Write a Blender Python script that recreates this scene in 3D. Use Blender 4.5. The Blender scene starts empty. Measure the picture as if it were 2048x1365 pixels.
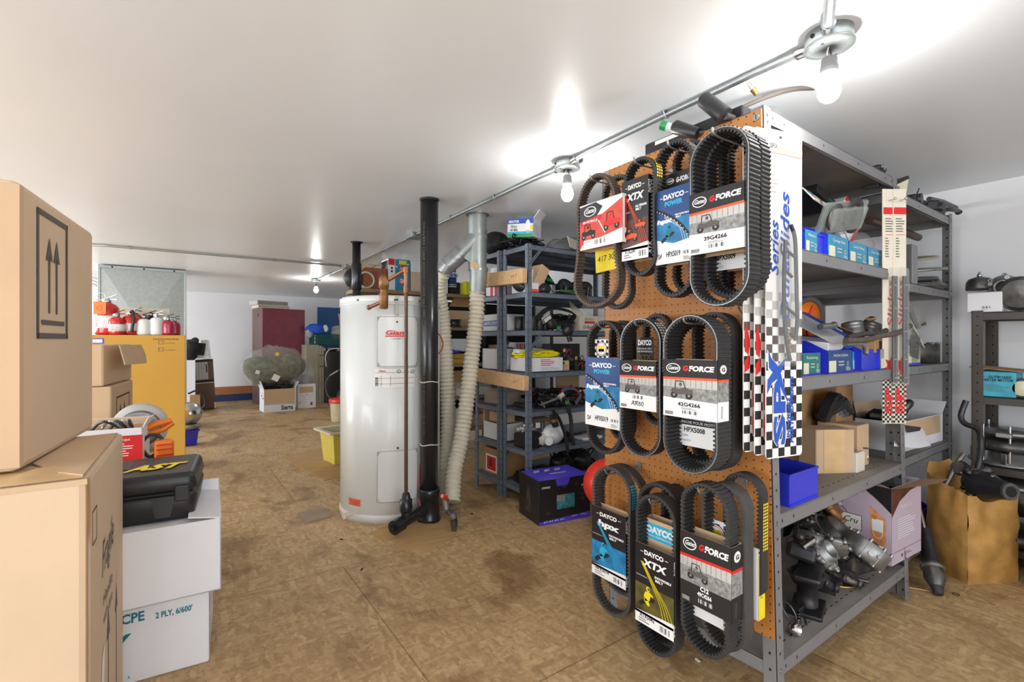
import bpy, bmesh, math, random
from mathutils import Vector, Matrix, noise
R = math.radians
C = bpy.context.scene.collection
scene = bpy.context.scene

# ------------------------------------------------------------------ camera
CAMZ = 1.15
YAW = R(35.1)
FOC = 959.0                       # focal length in pixels of the 2048x1365 frame
cd = bpy.data.cameras.new('camera'); cam = bpy.data.objects.new('camera', cd); C.objects.link(cam)
cam.location = (0, 0, CAMZ); cam.rotation_euler = (R(90), 0, -YAW)
cd.sensor_fit = 'HORIZONTAL'; cd.sensor_width = 36; cd.lens = FOC / 2048 * 36
cd.clip_start = .02; cd.clip_end = 60
scene.camera = cam

# ------------------------------------------------------------------ view and world
vs = scene.view_settings
scene.display_settings.display_device = 'sRGB'
vs.view_transform = 'Standard'; vs.look = 'None'; vs.gamma = 1; vs.use_curve_mapping = False
vs.exposure = 0.8
w = bpy.data.worlds.new('world'); scene.world = w; w.use_nodes = True
w.node_tree.nodes['Background'].inputs[0].default_value = (.75, .83, 1, 1)
w.node_tree.nodes['Background'].inputs[1].default_value = .4

CEIL = 2.06; XR = 3.82; XL = -3.4; YF = 10.6; YB = -2.6
BULB_E = 138.0
def area_light(name, loc, rot, sx, sy, power, col=(1, 1, 1)):
    l = bpy.data.lights.new(name, 'AREA'); l.shape = 'RECTANGLE'; l.size = sx; l.size_y = sy
    l.energy = power; l.color = col
    o = bpy.data.objects.new(name, l); C.objects.link(o); o.location = loc; o.rotation_euler = rot
    return o
# fill lights added for brightness, unseen: behind the camera and along the left wall
area_light('fill_back', (.2, YB + .06, 1.1), (R(90), 0, 0), 4.2, 1.7, 46, (.86, .93, 1))
area_light('fill_left', (XL + .06, 1.6, 1.25), (R(90), 0, R(-90)), 5.0, 1.2, 92, (.88, .94, 1))
area_light('fill_left_far', (XL + .06, 7.4, 1.25), (R(90), 0, R(-90)), 4.0, 1.2, 115, (.88, .94, 1))

# ------------------------------------------------------------------ pixel -> place helpers (measuring only)
_f = Vector((math.sin(YAW), math.cos(YAW), 0)); _r = Vector((math.cos(YAW), -math.sin(YAW), 0))
CAM = Vector((0, 0, CAMZ))
def ray(px, py): return _f + _r * ((px - 1024) / FOC) + Vector((0, 0, (682.5 - py) / FOC))
def onZ(px, py, z=0):
    d = ray(px, py); return CAM + d * ((z - CAMZ) / d.z)
def onX(px, py, X):
    d = ray(px, py); return CAM + d * (X / d.x)
def onY(px, py, Y):
    d = ray(px, py); return CAM + d * (Y / d.y)

# ------------------------------------------------------------------ materials
def mat(name, col, rough=.5, metal=0, var=.06, scale=12, bump=0, bscale=None, emit=0, coat=0, stretch=(1, 1, 1), spec=.5, alpha=1):
    m = bpy.data.materials.new(name); m.use_nodes = True
    nt = m.node_tree; N = nt.nodes; L = nt.links
    b = N['Principled BSDF']
    tc = N.new('ShaderNodeTexCoord'); mp = N.new('ShaderNodeMapping'); mp.inputs['Scale'].default_value = stretch
    L.new(tc.outputs['Object'], mp.inputs[0])
    no = N.new('ShaderNodeTexNoise'); no.inputs['Scale'].default_value = scale; no.inputs['Detail'].default_value = 4
    L.new(mp.outputs[0], no.inputs['Vector'])
    rp = N.new('ShaderNodeValToRGB')
    rp.color_ramp.elements[0].position = .3; rp.color_ramp.elements[1].position = .7
    c = list(col)
    rp.color_ramp.elements[0].color = [max(0, x * (1 - var)) for x in c] + [1]
    rp.color_ramp.elements[1].color = [min(1, x * (1 + var)) for x in c] + [1]
    L.new(no.outputs['Fac'], rp.inputs[0]); L.new(rp.outputs[0], b.inputs['Base Color'])
    b.inputs['Roughness'].default_value = rough; b.inputs['Metallic'].default_value = metal
    b.inputs['Specular IOR Level'].default_value = spec
    b.inputs['Coat Weight'].default_value = coat
    b.inputs['Alpha'].default_value = alpha
    if emit:
        b.inputs['Emission Color'].default_value = (*col, 1); b.inputs['Emission Strength'].default_value = emit
    if bump:
        n2 = N.new('ShaderNodeTexNoise'); n2.inputs['Scale'].default_value = bscale or scale * 3; n2.inputs['Detail'].default_value = 5
        L.new(mp.outputs[0], n2.inputs['Vector'])
        bp = N.new('ShaderNodeBump'); bp.inputs['Strength'].default_value = bump; bp.inputs['Distance'].default_value = .004
        L.new(n2.outputs['Fac'], bp.inputs['Height']); L.new(bp.outputs[0], b.inputs['Normal'])
    return m

def sr(r, g, b):   # sRGB 0-255 -> linear
    f = lambda v: (v / 255) / 12.92 if v / 255 <= .04045 else ((v / 255 + .055) / 1.055) ** 2.4
    return (f(r), f(g), f(b))

M = {}
M['white_wall'] = mat('white_wall', sr(228, 228, 230), .55, var=.02, scale=1.5, bump=.05, bscale=30)
M['ceiling'] = mat('ceiling_paint', sr(234, 238, 243), .3, var=.02, scale=1.2, bump=.035, bscale=9, spec=.45)
M['kraft'] = mat('kraft_cardboard', sr(204, 174, 140), .8, var=.05, scale=3, bump=.08, bscale=60)
M['kraft_pale'] = mat('pale_kraft_cardboard', sr(214, 188, 158), .8, var=.05, scale=3, bump=.08, bscale=60)
M['kraft_dark'] = mat('brown_cardboard', sr(176, 136, 92), .85, var=.08, scale=5, bump=.1, bscale=40)
M['kraft_edge'] = mat('cardboard_edge', sr(160, 124, 84), .9, var=.15, scale=80)
M['yellow_card'] = mat('yellow_cardboard', sr(208, 160, 66), .7, var=.06, scale=1.6, bump=.05)
M['old_card'] = mat('worn_yellow_cardboard', sr(178, 134, 72), .42, var=.3, scale=9, bump=1.0, bscale=14)
M['tape'] = mat('packing_tape', sr(214, 178, 130), .3, var=.08, scale=20)
M['white_card'] = mat('white_cardboard', sr(232, 232, 236), .7, var=.03, scale=4, bump=.08, bscale=50)
M['cream_card'] = mat('cream_cardboard', sr(222, 214, 198), .75, var=.05, scale=5)
M['black_card'] = mat('black_carton', sr(34, 33, 36), .35, var=.2, scale=6)
M['print_black'] = mat('black_print', sr(30, 28, 28), .6)
M['print_grey'] = mat('grey_print', sr(96, 88, 84), .7)
M['print_white'] = mat('white_print', sr(240, 240, 240), .5, var=.02)
M['print_red'] = mat('red_print', sr(214, 34, 34), .5)
M['print_orange'] = mat('orange_print', sr(236, 84, 40), .5)
M['print_blue'] = mat('blue_print', sr(36, 84, 184), .5)
M['print_teal'] = mat('teal_print', sr(20, 120, 140), .5)
M['print_cyan'] = mat('cyan_print', sr(50, 176, 214), .45, var=.15, scale=30)
M['print_yellow'] = mat('yellow_print', sr(240, 216, 40), .5)
M['photo_grey'] = mat('printed_grey_photo', sr(140, 140, 138), .45, var=.45, scale=90, stretch=(1, 1, 1))
M['photo_blue'] = mat('printed_blue_photo', sr(34, 122, 176), .4, var=.4, scale=28)
M['navy'] = mat('navy_print', sr(30, 70, 128), .4, var=.12, scale=18)
M['photo_red'] = mat('printed_red_photo', sr(206, 72, 58), .45, var=.15, scale=30)
M['photo_brown'] = mat('printed_brown_photo', sr(84, 44, 34), .4, var=.5, scale=26)
M['photo_yellow'] = mat('printed_yellow_photo', sr(90, 84, 40), .4, var=.5, scale=26)
M['rubber'] = mat('belt_rubber', sr(48, 47, 48), .62, var=.14, scale=40, bump=.1, bscale=120)
M['rubber_brown'] = mat('worn_belt_rubber', sr(84, 72, 64), .65, var=.2, scale=30, bump=.1, bscale=120)
M['rubber_grey'] = mat('dusty_belt_rubber', sr(70, 68, 66), .65, var=.14, scale=40)
M['black_plastic'] = mat('black_plastic', sr(38, 38, 40), .38, var=.15, scale=30, bump=.06, bscale=200)
M['black_matte'] = mat('matte_black', sr(30, 30, 31), .7, var=.2, scale=20)
M['abs_pipe'] = mat('black_pipe_plastic', sr(36, 36, 39), .22, var=.1, scale=10)
M['grey_steel'] = mat('painted_grey_steel', sr(128, 128, 130), .4, metal=.1, var=.07, scale=7, bump=.02)
M['blue_steel'] = mat('painted_bluegrey_steel', sr(108, 118, 132), .4, metal=.1, var=.08, scale=7)
M['dark_steel'] = mat('painted_dark_steel', sr(74, 72, 70), .4, metal=.2, var=.1, scale=9)
M['brown_steel'] = mat('bronze_painted_steel', sr(76, 70, 64), .45, metal=.2, var=.1, scale=9)
M['dusty_shelf'] = mat('dusty_shelf_steel', sr(132, 126, 120), .6, var=.12, scale=8)
M['hole'] = mat('bolt_hole_dark', (.008, .008, .008), .9)
M['galv'] = mat('galvanised_steel', sr(158, 164, 164), .38, metal=.75, var=.1, scale=60, bump=.03)
M['galv_duct'] = mat('galvanised_sheet', sr(160, 166, 164), .45, metal=.55, var=.08, scale=26)
M['foil'] = mat('foil_tape', sr(170, 172, 174), .38, metal=.75, var=.15, scale=20, bump=1.0, bscale=30)
M['dark_teal'] = mat('dark_teal_panel', sr(24, 62, 68), .4)
M['chrome'] = mat('bright_metal', sr(200, 200, 204), .18, metal=1, var=.06)
M['alu'] = mat('cast_aluminium', sr(150, 150, 150), .42, metal=.8, var=.2, scale=20, bump=.15, bscale=60)
M['iron'] = mat('oily_dark_metal', sr(96, 94, 92), .4, metal=.7, var=.4, scale=18, bump=.2, bscale=50)
M['iron2'] = mat('dark_cast_metal', sr(54, 53, 56), .35, metal=.5, var=.3, scale=18, bump=.2, bscale=50)
M['brass'] = mat('brass', sr(176, 140, 80), .38, metal=.9, var=.1)
M['copper'] = mat('aged_copper', sr(146, 98, 68), .42, metal=.6, var=.25, scale=14)
M['bronze'] = mat('weathered_bronze', sr(146, 104, 66), .5, metal=.5, var=.3, scale=30, bump=.3)
M['rust'] = mat('dark_copper_riser', sr(94, 74, 62), .45, metal=.5, var=.2, scale=14)
M['tank'] = mat('tank_enamel', sr(222, 224, 222), .28, var=.025, scale=3, coat=.2)
M['cream_hose'] = mat('cream_ribbed_hose', sr(214, 206, 186), .6, var=.07, scale=14)
M['wood'] = mat('pine_board', sr(206, 168, 122), .7, var=.12, scale=9, stretch=(3, 3, 14), bump=.08)
M['wood_dark'] = mat('old_shelf_board', sr(150, 128, 98), .7, var=.15, scale=10)
M['plum'] = mat('maroon_enamel', sr(128, 56, 70), .28, metal=.1, var=.16, scale=5)
M['plum_side'] = mat('faded_maroon_enamel', sr(112, 88, 84), .5, var=.1, scale=4)
M['trim_wood'] = mat('stained_baseboard', sr(160, 100, 56), .6, var=.1, scale=6)
M['blue_paint'] = mat('dark_blue_paint', sr(24, 50, 92), .6)
M['bin_blue'] = mat('blue_bin_plastic', sr(44, 56, 206), .32, var=.06)
M['bin_teal'] = mat('teal_bin_card', sr(40, 140, 176), .4, var=.12, scale=40)
M['bin_grey'] = mat('faded_bin_card', sr(150, 158, 140), .4, var=.15, scale=40)
M['bin_green'] = mat('green_bin_card', sr(20, 120, 110), .4)
M['sticker'] = mat('pale_sticker', sr(226, 224, 196), .6)
M['red_paint'] = mat('red_enamel', sr(206, 30, 28), .22, var=.04, coat=.5)
M['crimson'] = mat('crimson_enamel', sr(176, 28, 60), .25, var=.04, coat=.5)
M['white_gloss'] = mat('white_gloss', sr(232, 234, 232), .25, var=.03, coat=.4)
M['orange'] = mat('orange_plastic', sr(240, 124, 24), .35, var=.05)
M['tag_orange'] = mat('orange_tag', sr(255, 118, 44), .6)
M['buoy'] = mat('red_float', sr(226, 56, 40), .35, var=.05)
M['green'] = mat('green_plastic', sr(20, 96, 70), .4)
M['green_bright'] = mat('bright_green_plastic', sr(30, 150, 80), .4)
M['blue_cloth'] = mat('blue_cloth', sr(32, 84, 190), .8, var=.2, scale=14, bump=.5, bscale=20)
M['grey_cloth'] = mat('grey_cloth', sr(158, 158, 156), .85, var=.15, scale=14, bump=.5, bscale=20)
M['panel_blue'] = mat('blue_corrugated_panel', sr(34, 92, 150), .5, var=.14, scale=30, stretch=(6, 6, .3))
M['olive'] = mat('olive_camouflage', sr(84, 84, 46), .8, var=.8, scale=16)
M['khaki'] = mat('khaki_panel', sr(158, 150, 130), .6, var=.1, scale=4)
M['tub_yellow'] = mat('yellow_tub', sr(222, 204, 96), .35, var=.05)
M['tub_cream'] = mat('cream_tub', sr(216, 208, 178), .35, var=.07)
M['lid_red'] = mat('red_lid', sr(214, 58, 52), .35)
M['yellow'] = mat('bright_yellow', sr(236, 226, 30), .5, var=.06)
M['tan_wicker'] = mat('brown_wicker', sr(146, 84, 50), .6, var=.25, scale=50, bump=.5, bscale=90)
M['lavender'] = mat('lavender_print', sr(196, 180, 198), .35, var=.05, scale=4)
M['violet'] = mat('violet_print', sr(84, 72, 214), .28, var=.12, scale=7)
M['screen'] = mat('printed_screen', sr(60, 130, 140), .3, var=.5, scale=30)
M['sky_box'] = mat('blue_marbled_carton', sr(70, 178, 204), .5, var=.25, scale=14)
M['sock'] = mat('grey_ceramic_socket', sr(110, 110, 112), .5)
M['old_wood'] = mat('floor_scrap', sr(150, 134, 116), .8, var=.12, scale=8)
M['ply_patch'] = mat('yellow_plywood', sr(178, 142, 92), .7, var=.14, scale=7, stretch=(1, 5, 1))
M['slat_brown'] = mat('brown_slatted_print', sr(104, 78, 66), .6, var=.2, scale=40, stretch=(1, 1, 8))
M['grille'] = mat('grey_grille', sr(190, 188, 184), .5, var=.1)
M['glass_lens'] = mat('frosted_reflector', sr(210, 212, 214), .12, metal=.7, var=.15, scale=40)
M['wire_red'] = mat('red_wire', sr(190, 40, 40), .5); M['wire_blue'] = mat('blue_wire', sr(40, 150, 190), .5)
M['wire_black'] = mat('black_wire', sr(24, 24, 26), .5); M['wire_green'] = mat('green_wire', sr(70, 130, 80), .5)
M['foil_green'] = mat('green_pcb', sr(60, 150, 90), .4)
M['skin_art'] = mat('printed_art', sr(226, 150, 96), .5, var=.3, scale=30)
M['bulb'] = mat('lit_bulb', (1, .97, .92), .3, var=0, emit=BULB_E)
M['paper'] = mat('paper', sr(236, 234, 230), .7, var=.03)

def film(name, col, a):    # thin clear plastic
    m = bpy.data.materials.new(name); m.use_nodes = True; nt = m.node_tree; N = nt.nodes; L = nt.links
    for n in list(N): N.remove(n)
    out = N.new('ShaderNodeOutputMaterial'); mx = N.new('ShaderNodeMixShader'); tr = N.new('ShaderNodeBsdfTransparent')
    gl = N.new('ShaderNodeBsdfPrincipled'); gl.inputs['Base Color'].default_value = (*col, 1); gl.inputs['Roughness'].default_value = .12
    no = N.new('ShaderNodeTexNoise'); no.inputs['Scale'].default_value = 18; bp = N.new('ShaderNodeBump'); bp.inputs['Strength'].default_value = .6; bp.inputs['Distance'].default_value = .01
    L.new(no.outputs['Fac'], bp.inputs['Height']); L.new(bp.outputs[0], gl.inputs['Normal'])
    mx.inputs[0].default_value = a
    L.new(tr.outputs[0], mx.inputs[1]); L.new(gl.outputs[0], mx.inputs[2]); L.new(mx.outputs[0], out.inputs[0])
    return m
M['film'] = film('clear_film', (.8, .82, .82), .17)
M['film_thick'] = film('clear_clamshell', (.55, .6, .58), .36)
M['film_dark'] = film('smoky_film', (.3, .3, .3), .55)

# --- floor of oriented strand board: chips, sheet joints, stains
def osb():
    m = bpy.data.materials.new('strand_board_floor'); m.use_nodes = True; nt = m.node_tree; N = nt.nodes; L = nt.links
    b = N['Principled BSDF']; tc = N.new('ShaderNodeTexCoord')
    def mapping(s, rz=0):
        q = N.new('ShaderNodeMapping'); q.inputs['Scale'].default_value = s; q.inputs['Rotation'].default_value = (0, 0, rz)
        L.new(tc.outputs['Object'], q.inputs[0]); return q
    def noise_(mp, sc, det=4, dist=0):
        n = N.new('ShaderNodeTexNoise'); n.inputs['Scale'].default_value = sc; n.inputs['Detail'].default_value = det
        n.inputs['Distortion'].default_value = dist; L.new(mp.outputs[0], n.inputs['Vector']); return n
    def ramp(src, stops):
        r = N.new('ShaderNodeValToRGB'); e = r.color_ramp.elements
        e[0].position, e[0].color = stops[0][0], (*stops[0][1], 1); e[1].position, e[1].color = stops[-1][0], (*stops[-1][1], 1)
        for p, c in stops[1:-1]:
            x = e.new(p); x.color = (*c, 1)
        L.new(src, r.inputs[0]); return r
    def mix(kind, fac, a, c):
        x = N.new('ShaderNodeMix'); x.data_type = 'RGBA'; x.blend_type = kind
        if isinstance(fac, float): x.inputs[0].default_value = fac
        else: L.new(fac, x.inputs[0])
        L.new(a, x.inputs[6]); L.new(c, x.inputs[7]); return x.outputs[2]
    # chips: two stretched voronoi layers at different headings
    outs = []
    for rz, s in ((.5, (52, 11, 1)), (-.75, (12, 60, 1)), (1.2, (58, 12, 1))):
        mp = mapping(s, rz); v = N.new('ShaderNodeTexVoronoi'); v.inputs['Scale'].default_value = 1; v.inputs['Randomness'].default_value = 1
        nz = noise_(mp, .8, 2); ad = N.new('ShaderNodeVectorMath'); ad.operation = 'ADD'
        L.new(mp.outputs[0], ad.inputs[0]); L.new(nz.outputs['Color'], ad.inputs[1]); L.new(ad.outputs[0], v.inputs['Vector'])
        bw = N.new('ShaderNodeRGBToBW'); L.new(v.outputs['Color'], bw.inputs[0])
        outs.append(ramp(bw.outputs[0], [(.1, sr(180, 152, 110)), (.5, sr(198, 170, 128)), (.9, sr(218, 193, 152))]).outputs[0])
    pick = noise_(mapping((16, 16, 1)), 1, 3); pr = ramp(pick.outputs['Fac'], [(.46, (0, 0, 0)), (.54, (1, 1, 1))])
    c = mix('MIX', pr.outputs[0], outs[0], outs[1])
    pick2 = noise_(mapping((12, 12, 1), .4), 1, 3); pr2 = ramp(pick2.outputs['Fac'], [(.5, (0, 0, 0)), (.56, (1, 1, 1))])
    c = mix('MIX', pr2.outputs[0], c, outs[2])
    # wear: greyish traffic film, warm patches, dark stains
    n1 = noise_(mapping((1.1, .7, 1)), 1, 5, .6)
    c = mix('MULTIPLY', .8, c, ramp(n1.outputs['Fac'], [(.3, sr(224, 214, 202)), (.55, sr(246, 238, 226)), (.75, sr(255, 246, 226))]).outputs[0])
    n2 = noise_(mapping((2.6, 2.2, 1), .7), 1, 6, 1.0)
    c = mix('MULTIPLY', .7, c, ramp(n2.outputs['Fac'], [(.34, sr(176, 156, 140)), (.47, (1, 1, 1)), (.9, (1, 1, 1))]).outputs[0])
    n3 = noise_(mapping((60, 60, 1)), 1, 3)
    c = mix('MULTIPLY', .35, c, ramp(n3.outputs['Fac'], [(.3, (.45, .42, .4)), (.6, (1, 1, 1))]).outputs[0])
    # sheet joints
    br = N.new('ShaderNodeTexBrick'); br.inputs['Scale'].default_value = 1; br.inputs['Mortar Size'].default_value = .0035
    br.inputs['Mortar Smooth'].default_value = .3; br.inputs['Brick Width'].default_value = 2.44; br.inputs['Row Height'].default_value = 1.22
    br.inputs['Color1'].default_value = (1, 1, 1, 1); br.inputs['Color2'].default_value = (.93, .91, .9, 1); br.inputs['Mortar'].default_value = (.55, .5, .45, 1)
    q = mapping((1, 1, 1), 0); q.inputs['Location'].default_value = (.52, 1.17, 0); L.new(q.outputs[0], br.inputs['Vector'])
    c = mix('MULTIPLY', 1.0, c, br.outputs['Color'])
    L.new(c, b.inputs['Base Color']); b.inputs['Roughness'].default_value = .5; b.inputs['Specular IOR Level'].default_value = .35
    bp = N.new('ShaderNodeBump'); bp.inputs['Strength'].default_value = .25; bp.inputs['Distance'].default_value = .002
    L.new(n3.outputs['Fac'], bp.inputs['Height']); L.new(bp.outputs[0], b.inputs['Normal'])
    return m
M['floor'] = osb()

def pegmat():
    m = mat('perforated_hardboard', sr(180, 118, 56), .5, var=.12, scale=6)
    nt = m.node_tree; N = nt.nodes; L = nt.links; b = N['Principled BSDF']
    tc = N.new('ShaderNodeTexCoord'); sx = N.new('ShaderNodeSeparateXYZ'); L.new(tc.outputs['Object'], sx.inputs[0])
    def mth(op, a, v=None, clampv=False):
        n = N.new('ShaderNodeMath'); n.operation = op
        if hasattr(a, 'links'): L.new(a, n.inputs[0])
        else: n.inputs[0].default_value = a
        if v is not None:
            if hasattr(v, 'links'): L.new(v, n.inputs[1])
            else: n.inputs[1].default_value = v
        return n.outputs[0]
    fy = mth('SUBTRACT', mth('FRACT', mth('MULTIPLY', sx.outputs['Y'], 1 / .0254)), .5)
    fz = mth('SUBTRACT', mth('FRACT', mth('MULTIPLY', sx.outputs['Z'], 1 / .0254)), .5)
    d = mth('SQRT', mth('ADD', mth('MULTIPLY', fy, fy), mth('MULTIPLY', fz, fz)))
    h = mth('LESS_THAN', d, .1)
    mx = N.new('ShaderNodeMix'); mx.data_type = 'RGBA'; L.new(h, mx.inputs[0])
    old = b.inputs['Base Color'].links[0].from_socket
    L.new(old, mx.inputs[6]); mx.inputs[7].default_value = (.012, .008, .005, 1); L.new(mx.outputs[2], b.inputs['Base Color'])
    return m
M['pegboard'] = pegmat()

# ------------------------------------------------------------------ mesh builder
def frame(o, right, up):
    r = Vector(right).normalized(); u = Vector(up).normalized(); n = r.cross(u)
    m = Matrix.Identity(4)
    for i in range(3): m[i][0], m[i][1], m[i][2], m[i][3] = r[i], u[i], n[i], o[i]
    return m
T = Matrix.Translation
def Rz(a): return Matrix.Rotation(a, 4, 'Z')
def Rx(a): return Matrix.Rotation(a, 4, 'X')
def Ry(a): return Matrix.Rotation(a, 4, 'Y')

_tc = {}
def text_geo(s, bold):
    k = (s, bold)
    if k in _tc: return _tc[k]
    cu = bpy.data.curves.new('lettering', 'FONT'); cu.body = s; cu.size = 1; cu.resolution_u = 2; cu.offset = bold
    cu.fill_mode = 'FRONT'
    o = bpy.data.objects.new('lettering', cu); me = o.to_mesh()
    vs_ = [v.co.copy() for v in me.vertices]; fs = [tuple(p.vertices) for p in me.polygons]
    o.to_mesh_clear(); bpy.data.objects.remove(o); bpy.data.curves.remove(cu)
    _tc[k] = (vs_, fs); return _tc[k]

class MB:
    def __init__(s): s.v = []; s.f = []; s.m = []; s.s = []; s.mats = []
    def mi(s, m):
        m = M[m] if isinstance(m, str) else m
        if m not in s.mats: s.mats.append(m)
        return s.mats.index(m)
    def add(s, vs_, fs, m, smooth=False, X=None):
        n = len(s.v); i = s.mi(m)
        s.v += [(X @ Vector(p)) if X is not None else Vector(p) for p in vs_]
        for f in fs: s.f.append(tuple(n + k for k in f)); s.m.append(i); s.s.append(smooth)
        return s
    def box(s, x0, x1, y0, y1, z0, z1, m, b=0, X=None):
        if b <= 0:
            v = [(x, y, z) for z in (z0, z1) for y in (y0, y1) for x in (x0, x1)]
            return s.add(v, [(0, 2, 3, 1), (4, 5, 7, 6), (0, 1, 5, 4), (2, 6, 7, 3), (0, 4, 6, 2), (1, 3, 7, 5)], m, False, X)
        bm = bmesh.new(); bmesh.ops.create_cube(bm, size=1)
        for q in bm.verts: q.co = Vector(((x0 + x1) / 2 + q.co.x * (x1 - x0), (y0 + y1) / 2 + q.co.y * (y1 - y0), (z0 + z1) / 2 + q.co.z * (z1 - z0)))
        bmesh.ops.bevel(bm, geom=bm.edges[:], offset=min(b, .45 * min(x1 - x0, y1 - y0, z1 - z0)), segments=2 if b > .004 else 1, affect='EDGES', profile=.5)
        bm.verts.index_update()
        r = s.add([q.co.copy() for q in bm.verts], [tuple(q.index for q in f.verts) for f in bm.faces], m, False, X)
        bm.free(); return r
    def tube(s, pts, r, m, seg=8, caps=True, closed=False, X=None):
        pts = [Vector(p) for p in pts]; n = len(pts); rs = r if isinstance(r, (list, tuple)) else [r] * n
        vs_ = []; up = None
        for i, p in enumerate(pts):
            a = pts[(i - 1) % n] if (closed or i) else p; b = pts[(i + 1) % n] if (closed or i < n - 1) else p
            t = (b - a)
            t = t.normalized() if t.length > 1e-9 else Vector((0, 0, 1))
            if up is None: up = t.orthogonal().normalized()
            up = (up - t * up.dot(t)); up = up.normalized() if up.length > 1e-6 else t.orthogonal().normalized()
            sd = t.cross(up)
            for k in range(seg):
                an = 2 * math.pi * k / seg; vs_.append(p + (up * math.cos(an) + sd * math.sin(an)) * rs[i])
        fs = []
        for i in range(n if closed else n - 1):
            for k in range(seg):
                a = i * seg + k; b = i * seg + (k + 1) % seg; j = ((i + 1) % n) * seg
                fs.append((a, b, j + (k + 1) % seg, j + k))
        s.add(vs_, fs, m, seg > 5, X)
        if caps and not closed:
            s.add(vs_[:seg], [tuple(range(seg))[::-1]], m, False, X); s.add(vs_[-seg:], [tuple(range(seg))], m, False, X)
        return s
    def cyl(s, p0, p1, r, m, seg=16, r2=None, X=None):
        return s.tube([p0, p1], [r, r if r2 is None else r2], m, seg, True, False, X)
    def lathe(s, prof, m, seg=28, X=None, smooth=True, sx=1, sy=1):
        vs_ = []; fs = []
        for (r, z) in prof:
            for k in range(seg):
                a = 2 * math.pi * k / seg; vs_.append((r * math.cos(a) * sx, r * math.sin(a) * sy, z))
        for i in range(len(prof) - 1):
            for k in range(seg):
                a = i * seg + k; b = i * seg + (k + 1) % seg; fs.append((a, b, b + seg, a + seg))
        if prof[0][0] > 1e-6: fs.append(tuple(range(seg))[::-1])
        if prof[-1][0] > 1e-6: fs.append(tuple(range((len(prof) - 1) * seg, len(prof) * seg)))
        return s.add(vs_, fs, m, smooth, X)
    def ball(s, c, r, m, seg=16, rings=10, sc=(1, 1, 1), X=None):
        vs_ = []; fs = []
        for i in range(rings + 1):
            th = math.pi * i / rings
            for k in range(seg):
                a = 2 * math.pi * k / seg
                vs_.append((c[0] + r * sc[0] * math.sin(th) * math.cos(a), c[1] + r * sc[1] * math.sin(th) * math.sin(a), c[2] + r * sc[2] * math.cos(th)))
        for i in range(rings):
            for k in range(seg):
                fs.append((i * seg + k, (i + 1) * seg + k, (i + 1) * seg + (k + 1) % seg, i * seg + (k + 1) % seg))
        return s.add(vs_, fs, m, True, X)
    def poly(s, F, pts, m, d=.0006, t=0):     # flat print on a frame; t > 0 gives it thickness
        n = len(pts); a = sum(pts[i][0] * pts[(i + 1) % n][1] - pts[(i + 1) % n][0] * pts[i][1] for i in range(n))
        if a < 0: pts = pts[::-1]
        if t <= 0: return s.add([(x, y, d) for x, y in pts], [tuple(range(n))], m, False, F)
        vs_ = [(x, y, d) for x, y in pts] + [(x, y, d + t) for x, y in pts]
        fs = [tuple(range(n))[::-1], tuple(range(n, 2 * n))] + [(i, (i + 1) % n, n + (i + 1) % n, n + i) for i in range(n)]
        return s.add(vs_, fs, m, False, F)
    def rect(s, F, x0, y0, x1, y1, m, d=.0006): return s.poly(F, [(x0, y0), (x1, y0), (x1, y1), (x0, y1)], m, d)
    def disc(s, F, x, y, r, m, d=.0008, ry=None, seg=20): return s.poly(F, [(x + r * math.cos(2 * math.pi * k / seg), y + (ry or r) * math.sin(2 * math.pi * k / seg)) for k in range(seg)], m, d)
    def ring(s, F, x, y, r, wd, m, d=.001, ry=None, seg=24):
        ry = ry or r; vs_ = []
        for k in range(seg):
            a = 2 * math.pi * k / seg; vs_ += [(x + r * math.cos(a), y + ry * math.sin(a), d), (x + (r - wd) * math.cos(a), y + (ry - wd) * math.sin(a), d)]
        return s.add(vs_, [(2 * k, 2 * ((k + 1) % seg), 2 * ((k + 1) % seg) + 1, 2 * k + 1) for k in range(seg)], m, False, F)
    def line(s, F, pts, wd, m, d=.001):
        for (x0, y0), (x1, y1) in zip(pts, pts[1:]):
            dx, dy = x1 - x0, y1 - y0; l = math.hypot(dx, dy) or 1; nx, ny = -dy / l * wd / 2, dx / l * wd / 2
            s.poly(F, [(x0 + nx, y0 + ny), (x0 - nx, y0 - ny), (x1 - nx, y1 - ny), (x1 + nx, y1 + ny)], m, d)
        return s
    def outline(s, F, x0, y0, x1, y1, wd, m, d=.001):
        s.rect(F, x0, y0, x1, y0 + wd, m, d); s.rect(F, x0, y1 - wd, x1, y1, m, d); s.rect(F, x0, y0, x0 + wd, y1, m, d); s.rect(F, x1 - wd, y0, x1, y1, m, d); return s
    def text(s, F, x, y, h, txt, m, w=None, bold=.0, shear=0, d=.0013, rot=0, ctr=False):
        vs_, fs = text_geo(txt, bold)
        if not vs_: return s
        x0 = min(p.x for p in vs_); x1 = max(p.x for p in vs_); k = h / .72; kx = (w / (x1 - x0)) if w else k
        ca, sa = math.cos(rot), math.sin(rot); out = []
        off = -(x1 - x0) * kx / 2 if ctr else 0
        for p in vs_:
            a = (p.x - x0) * kx + shear * p.y * k + off; b = p.y * k
            out.append((x + a * ca - b * sa, y + a * sa + b * ca, d))
        return s.add(out, fs, m, False, F)
    def bars(s, F, x0, y0, x1, y1, m='print_black', n=14, seed=1, d=.0012):   # bar code
        rn = random.Random(seed); w = (x1 - x0) / n
        for i in range(n):
            if rn.random() < .75: s.rect(F, x0 + i * w, y0, x0 + i * w + w * rn.uniform(.3, .8), y1, m, d)
        return s
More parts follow.
